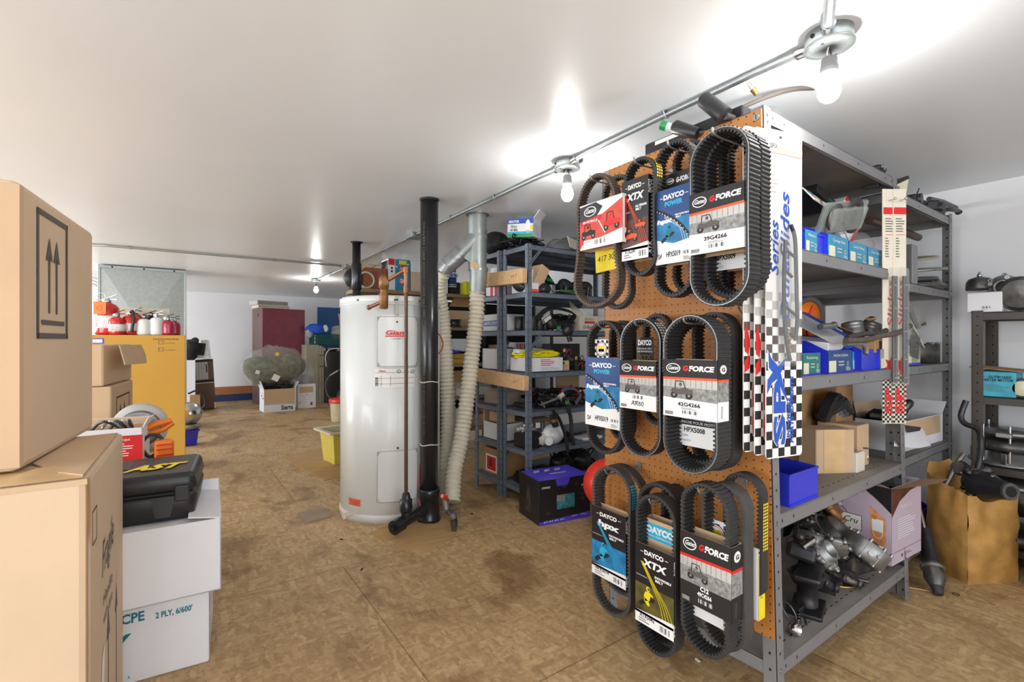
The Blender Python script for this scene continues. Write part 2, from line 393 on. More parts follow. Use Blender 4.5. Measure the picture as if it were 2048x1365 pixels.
    def lines(s, F, x0, y0, x1, y1, n, m='print_grey', wd=None, seed=1, d=.0012):   # lines of small print
        rn = random.Random(seed); st = (y1 - y0) / n
        for i in range(n): s.rect(F, x0, y1 - (i + .6) * st, x0 + (x1 - x0) * rn.uniform(.6, 1), y1 - (i + .6) * st + (wd or st * .35), m, d)
        return s
    def build(s, name, parent=None, loc=(0, 0, 0), rz=0, rot=None, label=None, cat=None, group=None, kind=None):
        me = bpy.data.meshes.new(name); me.from_pydata([tuple(p) for p in s.v], [], s.f)
        for m in s.mats: me.materials.append(m)
        me.polygons.foreach_set('material_index', s.m); me.polygons.foreach_set('use_smooth', s.s)
        me.update()
        o = bpy.data.objects.new(name, me); C.objects.link(o); o.location = loc
        o.rotation_euler = rot if rot is not None else (0, 0, rz)
        if parent is not None: o.parent = parent
        if label: o['label'] = label
        if cat: o['category'] = cat
        if group: o['group'] = group
        if kind: o['kind'] = kind
        return o

def thing(name, label, cat, loc=(0, 0, 0), rz=0, group=None, rot=None):
    o = bpy.data.objects.new(name, None); C.objects.link(o); o.location = loc
    o.rotation_euler = rot if rot is not None else (0, 0, rz)
    o['label'] = label; o['category'] = cat; o.empty_display_size = .1
    if group: o['group'] = group
    return o

def spline(pts, n=8, closed=False):
    pts = [Vector(p) for p in pts]; out = []; N_ = len(pts)
    rng = range(N_) if closed else range(N_ - 1)
    for i in rng:
        p0 = pts[(i - 1) % N_] if (closed or i) else pts[0] * 2 - pts[1]
        p1 = pts[i]; p2 = pts[(i + 1) % N_]
        p3 = pts[(i + 2) % N_] if (closed or i + 2 < N_) else pts[-1] * 2 - pts[-2]
        for k in range(n):
            t = k / n
            out.append(.5 * ((2 * p1) + (p2 - p0) * t + (2 * p0 - 5 * p1 + 4 * p2 - p3) * t * t + (3 * p1 - p0 - 3 * p2 + p3) * t ** 3))
    if not closed: out.append(pts[-1])
    return out

# faces of a box w x d x h whose origin is the middle of its base
def F_front(w, d, h): return frame((-w / 2, -d / 2, 0), (1, 0, 0), (0, 0, 1))
def F_left(w, d, h): return frame((-w / 2, d / 2, 0), (0, -1, 0), (0, 0, 1))
def F_right(w, d, h): return frame((w / 2, -d / 2, 0), (0, 1, 0), (0, 0, 1))
def F_top(w, d, h): return frame((-w / 2, -d / 2, h), (1, 0, 0), (0, 1, 0))
# ================================================================== the room
def structure(name, mb, **k): return mb.build(name, kind='structure', **k)
structure('floor', MB().box(XL, XR, YB, YF, -.1, 0, 'floor'))
structure('ceiling', MB().box(XL, XR, YB, YF, CEIL, CEIL + .1, 'ceiling'))
structure('wall_right', MB().box(XR, XR + .1, YB, YF, 0, CEIL, 'white_wall'))
structure('wall_far', MB().box(XL, XR, YF, YF + .1, 0, CEIL, 'white_wall'))
structure('wall_left', MB().box(XL - .1, XL, YB, YF, 0, CEIL, 'white_wall'))
structure('wall_back', MB().box(XL, XR, YB - .1, YB, 0, CEIL, 'white_wall'))
structure('baseboard_far', MB().box(XL, XR, YF - .02, YF, .13, .28, 'trim_wood', .003))
structure('trim_1', MB().box(XL, XR, YF - .012, YF, 0, .128, 'blue_paint'))

# ------------------------------------------------------------------ ceiling lamps on surface boxes
def lamp(x, y, label, drop=.02):
    t = thing('ceiling_bulb_lamp', label, 'lamp', (x, y, CEIL), 0, 'bare bulbs hanging from round junction boxes')
    b = MB(); b.lathe([(.062, 0), (.062, -.036), (.058, -.04)], 'galv', 28)
    b.cyl((-.03, .02, -.02), (-.062, .02, -.02), .006, 'hole', 8)
    b.build('junction_box', t)
    p = MB(); p.lathe([(.066, -.038), (.066, -.042), (.05, -.045), (.03, -.048), (.008, -.044)][::1], 'galv', 28)
    for s_ in (-1, 1): p.cyl((.045 * s_, 0, -.044), (.045 * s_, 0, -.049), .004, 'chrome', 8)
    p.build('cover_plate', t)
    c = MB(); c.tube([(-.004, 0, -.044), (-.012, 0, -.06), (-.011, 0, -.078)], .0022, 'cream_hose', 6)
    c.tube([(.004, 0, -.044), (.012, 0, -.06), (.011, 0, -.078)], .0022, 'wire_black', 6); c.build('socket_wire', t)
    s_ = MB(); s_.lathe([(.004, -.07), (.017, -.073), (.021, -.078), (.021, -.096), (.023, -.1), (.024, -.118), (.019, -.12)], 'sock', 20); s_.build('bulb_socket', t)
    g = MB(); g.lathe([(.0001, -.205), (.014, -.202), (.024, -.193), (.0295, -.18), (.0305, -.167), (.028, -.152), (.021, -.135), (.015, -.12)], 'bulb', 24)
    g.build('bulb', t)
    return t
lamp(1.58, .62, 'bare lit bulb nearest the camera, beside the pegboard rack')
lamp(1.62, 1.82, 'bare lit bulb hanging over the aisle left of the pegboard')
lamp(1.68, 7.35, 'small far bare lit bulb in front of the end wall')
lamp(-1.9, 4.3, 'bare lit bulb over the carton side of the room, out of frame')
lamp(-.6, -.9, 'bare lit bulb behind the camera position, out of frame')

# conduit runs
def conduit(pts, label, r=.0115, clips=(), grp='steel conduits on the ceiling'):
    t = thing('conduit_run', label, 'conduit', pts[0], 0, grp)
    o = Vector(pts[0]); mb = MB(); mb.tube([Vector(p) - o for p in pts], r, 'galv', 10); mb.build('pipe', t)
    for c_ in clips:
        c_ = Vector(c_) - o; k = MB()
        k.box(-.02, .02, -.011, .011, r - .002, r + .001, 'galv', X=T(c_))
        k.tube([(-.02, 0, r), (-.014, 0, 0), (-.009, 0, -r - .001), (.009, 0, -r - .001), (.014, 0, 0), (.02, 0, r)], .003, 'galv', 6, X=T(c_))
        k.cyl((.017, 0, r - .002), (.017, 0, r - .008), .004, 'chrome', 8, X=T(c_)); k.build('pipe_strap', t)
    for e in (0, -1):
        p = Vector(pts[e]) - o; q = Vector(pts[1 if e == 0 else -2]) - o; dr = (q - p).normalized()
        MB().cyl(p, p + dr * .03, r + .005, 'chrome', 12).build('connector', t)
    return t
zc = CEIL - .014
conduit([(1.6, 1.76, zc - .008), (1.6, 1.6, zc), (1.59, 1.2, zc), (1.585, .85, zc), (1.58, .68, zc - .008)], 'steel conduit between the two nearest junction boxes', clips=[(1.59, 1.2, zc)])
conduit([(1.62, 1.88, zc - .008), (1.625, 2.1, zc), (1.64, 3.0, zc), (1.655, 3.72, zc)], 'steel conduit running past the vent duct on the ceiling', clips=[(1.63, 2.5, zc), (1.64, 3.1, zc)])
conduit([(1.66, 3.86, zc), (1.69, 5.74, zc)], 'steel conduit crossing behind the tall black pipe', clips=[(1.68, 4.6, zc)])
conduit([(1.7, 5.88, zc), (1.69, 7.28, zc)], 'steel conduit leading to the small far bulb', clips=[(1.695, 6.6, zc)])
conduit([(1.62, 5.83, zc), (.6, 5.85, zc), (-.5, 5.87, zc), (-.66, 5.9, zc), (-.72, 6.1, zc)], 'long steel conduit crossing the ceiling toward the left cartons', clips=[(.9, 5.845, zc), (-.35, 5.865, zc)])
conduit([(1.52, .6, zc - .008), (1.3, .5, zc - .004), (.78, .28, zc)], 'thick bright conduit slanting up to the top edge of the picture', r=.014)
for (x, y, la) in ((1.66, 3.79, 'small square junction box on the ceiling left of the vent duct'), (1.69, 5.81, 'small square junction box where two conduits meet, above the tank')):
    t = thing('junction_box', la, 'junction box', (x, y, CEIL), 0, 'square junction boxes')
    MB().box(-.05, .05, -.05, .05, -.04, 0, 'galv', .003).build('housing', t)
    MB().box(-.053, .053, -.053, .053, -.044, -.04, 'galv', .001).build('cover', t)

# galvanised trunk rising in the far left
p0 = onY(368, 545, 7.4)
t = thing('duct_trunk', 'large grey galvanised sheet duct with cross creases behind the fire extinguishers', 'duct', (-.31, 7.7, 0))
b = MB(); W_, D_ = .84, .6
b.box(-W_ / 2, W_ / 2, -D_ / 2, D_ / 2, 0, 2.05, 'galv_duct')
zt = 2.04
for y0, y1 in ((1.13, zt), (.2, 1.12)):
    F = frame((-W_ / 2, -D_ / 2, 0), (1, 0, 0), (0, 0, 1)); cx_, cy_ = W_ / 2, (y0 + y1) / 2 - .1
    b.add([(.02, y0, .001), (W_ - .02, y0, .001), (W_ - .02, y1, .001), (.02, y1, .001), (cx_, cy_ - .2, .035)], [(0, 1, 4), (1, 2, 4), (2, 3, 4), (3, 0, 4)], 'galv_duct', False, F)
b.build('sheet_casing', t)
for s_ in (-1, 1): MB().box(W_ / 2 * s_ - .012, W_ / 2 * s_ + .012, -D_ / 2 - .012, -D_ / 2 + .01, 0, 2.05, 'galv', .002).build('corner_seam', t)
b = MB().box(-W_ / 2 - .01, W_ / 2 + .01, -D_ / 2 - .014, -D_ / 2, 2.015, 2.045, 'galv', .002)
for i in range(3): b.cyl((-.3 + .3 * i, -D_ / 2 - .014, 2.03), (-.3 + .3 * i, -D_ / 2 - .02, 2.03), .01, 'hole', 8)
b.build('top_flange', t)
# bundle of cables left of it under the ceiling
for k in range(3):
    pts = [(-3.0, 8.6, 2.02 - .03 * k), (-1.6, 8.3, 2.0 - .035 * k), (-.95, 8.2, 1.98 - .04 * k), (-.75, 8.1, 1.9 - .05 * k)]
    MB().tube(spline(pts, 5), .011, 'galv', 6).build('ceiling_cable', label='grey cable under the ceiling behind the fire extinguishers, ' + ('highest', 'middle', 'lowest')[k] + ' of three', cat='cable', group='cables left of the galvanised duct')

# ------------------------------------------------------------------ water heater
HX, HY, HR, HH = 1.235, 3.225, .335, 1.44
t = thing('water_heater', 'tall white cylindrical electric water heater on the strand board floor', 'water heater', (HX, HY, 0))
b = MB(); b.lathe([(.325, .02), (HR, .03), (HR, HH - .05)], 'tank', 64); b.build('tank_jacket', t)
b = MB(); b.lathe([(HR + .004, HH - .055), (HR + .004, HH - .012), (HR - .012, HH), (.02, HH + .012), (.0001, HH + .012)], 'tank', 64)
b.lathe([(HR + .006, HH - .058), (HR + .006, HH - .052)], 'tank', 64); b.build('top_cap', t)
b = MB(); b.lathe([(HR - .02, 0), (HR + .006, 0), (HR + .006, .045), (HR, .05)], 'tank', 64); b.build('base_ring', t)
ang0 = math.atan2(-HY, -HX)       # toward the camera
def on_tank(a, z, r=HR): return Vector((r * math.cos(a), r * math.sin(a), z))
def tank_patch(mb, a0, a1, z0, z1, m, off, n=14, rnd=0):
    vs_ = []; fs = []
    for i in range(n + 1):
        a = a0 + (a1 - a0) * i / n; e = min(i, n - i) / n * (a1 - a0) * HR
        cut = 0
        if rnd and abs(e) < rnd: cut = rnd - math.sqrt(max(0, rnd * rnd - (rnd - abs(e)) ** 2))
        for z in (z0 + cut, z1 - cut): vs_.append(on_tank(a, z, HR + off))
    for i in range(n): fs.append((2 * i, 2 * i + 2, 2 * i + 3, 2 * i + 1))
    mb.add(vs_, fs, m, True); return mb
def px_ang(px):                    # angle on the jacket seen at picture column px
    best = None
    for i in range(-80, 81):
        a = ang0 + R(i); p = on_tank(a, 0) + Vector((HX, HY, 0)); f_ = _f.dot(p); s_ = _r.dot(p) / f_ * FOC + 1024
        if best is None or abs(s_ - px) < best[0]: best = (abs(s_ - px), a)
    return best[1]
def tz(px, py):
    p = on_tank(px_ang(px), 0) + Vector((HX, HY, 0)); return CAMZ + (682.5 - py) / FOC * _f.dot(p)
for k, (y0, y1) in enumerate(((733, 634), (1003, 902))):
    b = MB(); aL, aR = px_ang(756), px_ang(832)
    z0, z1 = tz(790, y0), tz(790, y1)
    tank_patch(b, aL - .02, aR + .02, z0 - .012, z1 + .012, 'tank', .003, 20, .04); tank_patch(b, aL, aR, z0, z1, 'tank', .011, 20, .035)
    # rim of the access panel
    ring = [on_tank(aL + (aR - aL) * i / 12, z1, HR + .008) for i in range(13)] + [on_tank(aR - (aR - aL) * i / 12, z0, HR + .008) for i in range(13)]
    b.tube(ring, .0045, 'grille', 6, closed=True)
    am = (aL + aR) / 2; q = on_tank(am, z1 + .015, HR); b.ball(q, .008, 'print_grey', 8, 6)
    if k == 0:
        pos = px_ang(771); P_ = on_tank(pos, tz(790, 670), HR + .013)
        tg = Vector((-math.sin(pos), math.cos(pos), 0)); F = frame(P_, tg, (0, 0, 1))
        b.text(F, 0, 0, .028, 'Giant', 'print_red', w=.14, bold=.03, shear=.25, d=.004); b.rect(F, .0, -.012, .14, -.006, 'print_red', .003)
        b.text(F, .035, -.03, .009, '* ASSURÉ *', 'print_teal', w=.07, d=.004)
    b.build('access_panel', t)
# rating plate and caution sticker
b = MB(); aL, aR = px_ang(748), px_ang(830); tank_patch(b, aL, aR, tz(790, 776), tz(790, 738), 'paper', .002, 12)
for i in range(3):
    z = tz(790, 738) - .025 - .035 * i; tank_patch(b, aL + .02, aR - .02, z, z + .002, 'print_grey', .003, 12)
for a in (aL + .13, aL + .3): tank_patch(b, a, a + .006, tz(790, 773), tz(790, 752), 'print_grey', .003, 1)
for i in range(8):
    z = tz(790, 772) + .007 * i; tank_patch(b, aL + .02, aL + .08, z, z + .004, 'print_black', .003, 2)
F = frame(on_tank(px_ang(757), tz(757, 744), HR + .003), (-math.sin(aL), math.cos(aL), 0), (0, 0, 1))
b.text(F, 0, 0, .012, 'Giant', 'print_red', w=.045, bold=.03, d=.003)
for px in (797, 824):
    a = px_ang(px); F = frame(on_tank(a, tz(px, 743), HR), (-math.sin(a), math.cos(a), 0), (0, 0, 1)); b.ring(F, 0, 0, .012, .003, 'print_black', .006)
b.build('rating_plate', t, label='white rating plate printed with small grey table')
b = MB(); aL, aR = px_ang(698), px_ang(721); tank_patch(b, aL, aR, tz(710, 1012), tz(710, 998), 'skin_art', .002, 5)
for i in range(4):
    z = tz(710, 1011) + .01 * i; tank_patch(b, aL + .03, aR - .01, z, z + .005, 'print_red', .003, 4)
b.build('caution_sticker', t, label='small orange printed sticker near the floor')
a = px_ang(705); q = on_tank(a, tz(705, 1027)); dr = Vector((math.cos(a), math.sin(a), 0))
b = MB().cyl(q - dr * .01, q + dr * .05, .014, 'cream_hose', 14); b.cyl(q + dr * .045, q + dr * .065, .02, 'cream_hose', 14); b.cyl(q + dr * .03 + Vector((0, 0, .01)), q + dr * .03 + Vector((0, 0, .04)), .008, 'cream_hose', 8)
b.build('drain_tap', t, label='cream plastic drain tap')
for px in (716, 790, 838):
    a = px_ang(px); q = on_tank(a, HH - .03); dr = Vector((math.cos(a), math.sin(a), 0)); MB().cyl(q, q + dr * .008, .007, 'print_grey', 8).build('cap_screw', t)
a = px_ang(793); dr = Vector((math.cos(a), math.sin(a), 0)); b = MB()
b.add([on_tank(a - .035, HH - .19, HR + .006), on_tank(a + .035, HH - .19, HR + .006), on_tank(a + .035, HH - .005, HR + .008), on_tank(a - .035, HH - .005, HR + .008)], [(0, 1, 2, 3)], 'grille')
for z in (HH - .03, HH - .17): q = on_tank(a, z, HR + .006); b.cyl(q, q + dr * .006, .006, 'hole', 8)
b.build('cover_strip', t, label='narrow grey metal strip below the cap')

# ------------------------------------------------------------------ black drain stack beside the heater
q = onZ(856, 1047, 0); PX, PY = q.x + .03, q.y + .045
t = thing('drain_stack', 'tall glossy black waste pipe from floor to ceiling beside the water heater', 'pipe', (PX, PY, 0))
b = MB(); b.lathe([(.057, 0), (.057, CEIL)], 'abs_pipe', 32)
dr0 = math.atan2(-PY, -PX)
for z0, z1 in ((.55, 1.05), (1.3, 1.9)):
    a = dr0 - .5; F = frame((.0575 * math.cos(a), .0575 * math.sin(a), z0), (0, 0, 1), (math.sin(a), -math.cos(a), 0)); b.text(F, 0, 0, .011, 'ABS 4 IN. DWV CAN/CSA B181.1 CERTIFIED', 'photo_yellow', w=z1 - z0, d=.0012)
b.build('main_pipe', t)
b = MB(); b.lathe([(.072, 0), (.072, .02), (.066, .03), (.066, .15), (.072, .155), (.072, .2), (.068, .205)], 'abs_pipe', 32)
b.build('base_fitting', t)
_rq = CAM + ray(812, 1000) * 2.87
dv = Vector((_rq.x - PX, _rq.y - PY, 0)); RL = dv.length; dv.normalize()
b = MB(); b.cyl(dv * .05 + Vector((0, 0, .085)), dv * (RL + .09) + Vector((0, 0, .07)), .034, 'abs_pipe', 20); b.cyl(dv * (RL + .04) + Vector((0, 0, .072)), dv * (RL + .11) + Vector((0, 0, .068)), .042, 'abs_pipe', 20)
b.cyl(dv * (RL + .11) + Vector((0, 0, .068)), dv * (RL + .13) + Vector((0, 0, .066)), .02, 'abs_pipe', 4)
b.build('side_branch', t)
b = MB(); b.cyl(dv * RL + Vector((0, 0, .08)), dv * RL + Vector((0, 0, .15)), .03, 'abs_pipe', 20); b.lathe([(.036, .13), (.038, .14), (.036, .2), (.028, .205), (.02, .24)], 'abs_pipe', 20, X=T(dv * RL)); b.build('riser_adapter', t)
for z in (.175, .49, .89):
    b = MB(); b.tube([((.059) * math.cos(i / 20 * 6.2832), (.059) * math.sin(i / 20 * 6.2832), z + .004 * math.sin(i)) for i in range(20)], .0035, 'cream_hose', 6, closed=True); b.build('cable_tie', t, label='cream zip tie around the pipe')
b = MB(); b.lathe([(.0575, CEIL - .012), (.061, CEIL - .008), (.063, CEIL)], 'black_matte', 28, smooth=False); b.build('ceiling_collar', t)
# thin copper discharge riser
RX, RY = PX + dv.x * RL, PY + dv.y * RL
t = thing('relief_line', 'thin brown copper pipe in front of the water heater, bronze valve on top', 'pipe', (RX, RY, .235))
top = 1.15 + (682.5 - 543) / FOC * 2.95 - .235
vx = Vector((-.145, .16, 0)); Cz = Vector((0, 0, 1))
b = MB().tube([(0, 0, 0), (0, 0, top - .13)], .011, 'rust', 12); b.build('lower_tube', t)
b = MB().tube(spline([(0, 0, top - .13), (0, 0, top - .03), (0, 0, top)], 4), .0125, 'copper', 12); b.cyl((0, 0, top - .14), (0, 0, top - .1), .016, 'copper', 12)
b.cyl((0, 0, top - .02), (0, 0, top + .012), .017, 'copper', 12); b.build('upper_tube', t)
vd = (_r * -1 + _f * .35).normalized(); e = vd * .155 + Cz * (top - .075)
b = MB().tube([Cz * top, vd * .05 + Cz * (top - .025), e], .012, 'copper', 12); b.build('cross_tube', t)
b = MB(); b.lathe([(.012, -.16), (.025, -.155), (.027, -.07), (.021, -.06), (.021, -.035), (.03, -.03), (.03, .03), (.02, .04), (.012, .05)], 'bronze', 20, X=T(e))
b.tube([e, e - vd * .02 - _f * .03], .02, 'bronze', 12); b.build('relief_valve', t, label='weathered bronze relief valve')
b = MB().cyl(e + Cz * -.11, e + Cz * -.145 + vd * .1, .012, 'copper', 12); b.cyl(e + Cz * -.145 + vd * .1, e + Cz * -.15 + vd * .115, .015, 'copper', 12); b.build('side_outlet', t)

# second black pipe further back
q = CAM + ray(713, 485) * 4.41
t = thing('vent_pipe', 'thinner black vent pipe rising behind the water heater to the ceiling', 'pipe', (q.x, q.y, 0))
MB().lathe([(.037, 0), (.037, CEIL)], 'abs_pipe', 24).build('main_pipe', t)
b = MB(); b.lathe([(.037, 1.62), (.045, 1.63), (.045, 1.86), (.037, 1.87)], 'abs_pipe', 24); b.build('coupling', t)
MB().lathe([(.04, CEIL - .01), (.055, CEIL - .004), (.055, CEIL)], 'black_matte', 20, smooth=False).build('ceiling_collar', t)

# ------------------------------------------------------------------ galvanised wye duct with two cream hoses
def cp(px, py, d): return CAM + ray(px, py) * d
o = cp(955, 430, 3.45); o.z = CEIL
t = thing('vent_wye', 'galvanised wye duct on the ceiling splitting into two taped branches', 'duct', o)
def rel(px, py, d=3.45): return cp(px, py, d) - o
top_ = Vector((0, 0, 0)); j1 = rel(955, 468); dn = rel(955, 540)
b = MB(); b.tube([top_, j1], .066, 'galv_duct', 28); b.tube([(0, 0, -.004), (0, 0, 0)], .085, 'galv', 28)
b.tube([j1 + Cz * .02, j1 - Cz * .005], .069, 'galv', 28); b.build('collar', t)
b = MB(); b.tube([j1, dn], .066, 'galv_duct', 28); b.tube([rel(956, 474), rel(918, 511)], [.066, .064], 'galv_duct', 28); b.ball(rel(956, 476), .0665, 'galv_duct', 24, 16); b.tube([rel(957, 500), rel(940, 520)], [.066, .05], 'galv_duct', 20)
vs_ = []
for (px, py) in ((950, 478), (958, 478), (958, 532), (950, 534), (916, 508), (918, 502)):
    for s_ in (-1, 1): vs_.append(rel(px, py) + _f * s_ * .05)
b.add(vs_, [(0, 2, 4, 6, 8, 10), (11, 9, 7, 5, 3, 1)] + [(2 * i, 2 * i + 1, (2 * i + 3) % 12, (2 * i + 2) % 12) for i in range(6)], 'galv_duct')
b.build('wye_body', t)
b = MB(); b.tube([rel(924, 506), rel(893, 533)], .063, 'foil', 24); b.tube([rel(925, 505), rel(920, 509)], .067, 'galv', 24); b.tube([rel(898, 528), rel(884, 546)], [.06, .05], 'foil', 20); b.build('taped_branch', t, label='branch wrapped in crumpled foil tape')
b = MB(); b.tube([rel(957, 536), rel(957, 548), rel(956, 575), rel(955, 590)], [.068, .064, .06, .05], 'galv_duct', 24); b.tube([rel(957, 540), rel(957, 543)], .07, 'galv', 24); b.build('straight_branch', t)
b = MB(); b.tube([rel(956, 572), rel(955, 592)], [.058, .05], 'foil', 20); b.build('foil_tape_band', t)
b = MB(); F = frame(rel(940, 530, 3.37), _r, Cz); b.poly(F, [(0, 0), (.05, -.03), (.065, 0), (.015, .03)], 'tape', 0, .003); b.build('price_tag', t, label='small tan sticker')
def hose(pts, label, r=.054):
    sp = spline(pts, 26); o_ = Vector(pts[0]); rs = [r + (.004 if i % 3 == 0 else -.002) for i in range(len(sp))]
    # resample to even rib pitch
    L_ = [0]
    for a, c in zip(sp, sp[1:]): L_.append(L_[-1] + (c - a).length)
    n = int(L_[-1] / .0075); out = []; rs = []
    k = 0
    for i in range(n + 1):
        s_ = L_[-1] * i / n
        while k < len(sp) - 2 and L_[k + 1] < s_: k += 1
        u = (s_ - L_[k]) / max(1e-9, L_[k + 1] - L_[k]); out.append(sp[k].lerp(sp[k + 1], min(1, u)) - o_); rs.append(r + (.005 if i % 4 == 0 else (-.006 if i % 4 == 2 else .001)))
    b = MB(); b.tube(out, rs, 'cream_hose', 20); return b.build('flexible_hose', loc=o_, label=label, cat='hose', group='cream hoses under the wye duct')
hose([cp(886, 543, 3.45), cp(876, 575, 3.5), cp(885, 640, 3.6), cp(893, 740, 3.62), cp(897, 840, 3.62), cp(893, 930, 3.52), cp(889, 990, 3.42)], 'left cream ribbed hose hanging from the foil wrapped branch')
hose([cp(955, 585, 3.45), cp(952, 640, 3.45), cp(943, 720, 3.45), cp(934, 800, 3.42), cp(922, 880, 3.38), cp(908, 945, 3.3), cp(904, 1004, 3.2)], 'right cream ribbed hose hanging from the straight branch')
# water valve at the hose ends
q = onZ(908, 1063, 0)
t = thing('stub_valve', 'small metal water valve with red lever on a stub pipe at the hose ends', 'valve', q)
b = MB(); b.tube(spline([(0, 0, 0), (0, 0, .05), (0, 0, .09), (-.03, .01, .115), (-.045, .015, .15)], 5), .016, 'iron', 12); b.cyl((0, 0, .03), (0, 0, .07), .022, 'iron', 12); b.cyl((0, 0, .085), (-.02, .005, .11), .024, 'alu', 12); b.build('stub_pipe', t)
b = MB(); b.tube([(-.045, .015, .14), (-.05, .02, .2)], .022, 'alu', 14); b.cyl((-.08, .0, .13), (.04, .03, .13), .008, 'alu', 8); b.cyl((-.01, .0, .1), (.05, .02, .1), .007, 'alu', 8); b.build('valve_body', t)
b = MB(); b.tube(spline([(-.05, .02, .19), (-.06, -.01, .22), (-.09, -.02, .235)], 4), [.013] * 9, 'lid_red', 8); b.build('lever', t, label='red valve lever')
b = MB().tube(spline([cp(840, 930, 3.1), cp(838, 990, 3.05), cp(842, 1020, 3.0)], 6), .004, 'wire_red', 6); b.build('hanging_wire', label='thin red wire low between the heater and the black pipe', cat='wire')
b = MB().tube(spline([cp(868, 660, 3.2), cp(880, 672, 3.2), cp(886, 690, 3.2), cp(879, 706, 3.2), cp(867, 712, 3.2)], 6), .004, 'wire_red', 6); b.build('cord_loop', label='red cord loop sticking out right of the black pipe', cat='cord')
# ================================================================== steel racks
def rack(name, label, x0, x1, y0, y1, h, levels, m, group, fl=.04, lip=.042, pitch=.05, shelf_m=None, dish=True, brace=True, holes=True, braced=None, bkx=(-1, 1)):
    t = thing('steel_rack', label, 'shelving rack', ((x0 + x1) / 2, (y0 + y1) / 2, 0), 0, group)
    W2, D2 = (x1 - x0) / 2, (y1 - y0) / 2; g = .0022
    for sx in (-1, 1):
        for sy in (-1, 1):
            b = MB(); cx_, cy_ = sx * W2, sy * D2
            b.box(min(cx_, cx_ - sx * fl), max(cx_, cx_ - sx * fl), min(cy_, cy_ - sy * g), max(cy_, cy_ - sy * g), 0, h, m)
            b.box(min(cx_, cx_ - sx * g), max(cx_, cx_ - sx * g), min(cy_, cy_ - sy * fl), max(cy_, cy_ - sy * fl), 0, h, m)
            if holes:
                F1 = frame((cx_ - sx * fl / 2, cy_, 0), (-sy, 0, 0), (0, 0, 1)); F2 = frame((cx_, cy_ - sy * fl / 2, 0), (0, sx, 0), (0, 0, 1))
                F3 = frame((cx_ - sx * fl / 2, cy_ - sy * g, 0), (sy, 0, 0), (0, 0, 1)); F4 = frame((cx_ - sx * g, cy_ - sy * fl / 2, 0), (0, -sx, 0), (0, 0, 1))
                z = .03
                while z < h - .01:
                    for F in (F1, F2, F3, F4): b.disc(F, 0, z, .0038, 'hole', .0005, seg=8, ry=.005)
                    z += pitch
            b.build('post', t)
    sm = shelf_m or m
    for z in levels:
        b = MB(); e = .003; dz = z - .012 if dish else z
        b.box(-W2 + e, W2 - e, -D2 + e, D2 - e, z - .004, z - .001, sm)
        for sy in (-1, 1):
            y = sy * (D2 - e); b.box(-W2 + e, W2 - e, min(y, y - sy * g), max(y, y - sy * g), z - lip, z, m); b.box(-W2 + e, W2 - e, min(y - sy * .012, y), max(y - sy * .012, y), z - lip, z - lip + .002, m)
            F = frame((0, y, 0), (-sy, 0, 0), (0, 0, 1))
            for k in (-1, -.86, -.3, .3, .86, 1): b.disc(F, k * (W2 - .06), z - lip / 2, .0032, 'hole', .0006, ry=.006, seg=8)
        for sx in (-1, 1):
            x = sx * (W2 - e); b.box(min(x, x - sx * g), max(x, x - sx * g), -D2 + e, D2 - e, z - lip, z, m)
        if dish:
            Ft = frame((0, 0, z - .001), (1, 0, 0), (0, 1, 0)); n = int((2 * W2 - .2) / .045)
            for k in range(n):
                for yy in (-D2 + .05, ): b.rect(Ft, -W2 + .1 + k * .045, yy, -W2 + .118 + k * .045, yy + .004, 'hole', .0004)
        s_ = b.build('shelf', t)
        for sx in (-1, 1):      # bolts through the posts
            for sy in (-1, 1):
                MB().cyl((sx * (W2 - fl / 2), sy * D2, z - lip / 2), (sx * (W2 - fl / 2), sy * (D2 + .004), z - lip / 2), .006, 'galv', 6).build('bolt', s_)
    if brace:
        for z in (braced if braced else levels[:1] + levels[2:3]):
            for sx in (-1, 1):
                b = MB(); p = [(sx * (W2 - .02), -D2 - .002, z - .04 - .09), (sx * (W2 - .11), -D2 - .002, z - .03)]
                F = frame((p[0][0], -D2 - .001, p[0][2]), (1, 0, 0), (0, 0, 1)); dx = p[1][0] - p[0][0]; dz = p[1][2] - p[0][2]
                b.line(F, [(0, 0), (dx, dz)], .022, m, .0015); b.poly(F, [(-.01, -.008), (.01, .008), (dx + .01, dz + .008), (dx - .01, dz - .008)], m, 0, .0015); b.build('corner_brace', t)
    return t
G1 = 'tall grey racks along the right aisle'
R1 = dict(x0=1.5, x1=2.665, y0=.77, y1=1.46)
RK1 = rack('r', 'grey steel rack carrying the pegboard on its near end, nearest to camera', 1.5, 2.665, .77, 1.46, 1.88, [1.875, 1.455, 1.02, .6, .15], 'grey_steel', G1, fl=.042, lip=.045, shelf_m='dusty_shelf', brace=False)
RK1.location.y -= .043; RK1.rotation_euler = (-.0235, 0, 0)
RK2 = rack('r', 'grey steel rack holding stacked flywheels, between the pegboard rack and wall', 2.69, 3.56, .78, 1.46, 1.86, [1.84, 1.43, 1.03, .6, .14], 'grey_steel', G1, fl=.042, lip=.045, shelf_m='dusty_shelf', brace=False)
G3 = 'blue-grey racks standing back to back'
RK3 = rack('r', 'blue-grey steel rack with parts and cables, the row facing the lowrance carton'.replace('lowrance', 'purple topped'), 1.975, 3.3, 2.62, 2.925, 1.82, [1.815, 1.49, 1.225, .93, .66, .39, .12], 'blue_steel', G3, fl=.034, lip=.036, dish=False)
RK4 = rack('r', 'blue-grey steel rack on the far side of the back to back pair', 1.96, 3.3, 2.95, 3.3, 1.82, [1.815, 1.49, 1.225, .93, .66, .39, .12], 'blue_steel', G3, fl=.034, lip=.036, dish=False, braced=[.39])
RK6 = rack('r', 'dark bronze steel rack against the right wall holding flywheel pullers', 3.46, 3.8, -.35, .68, 1.31, [1.3, .86, .5, .1], 'brown_steel', None, fl=.045, lip=.04, dish=False, brace=False)
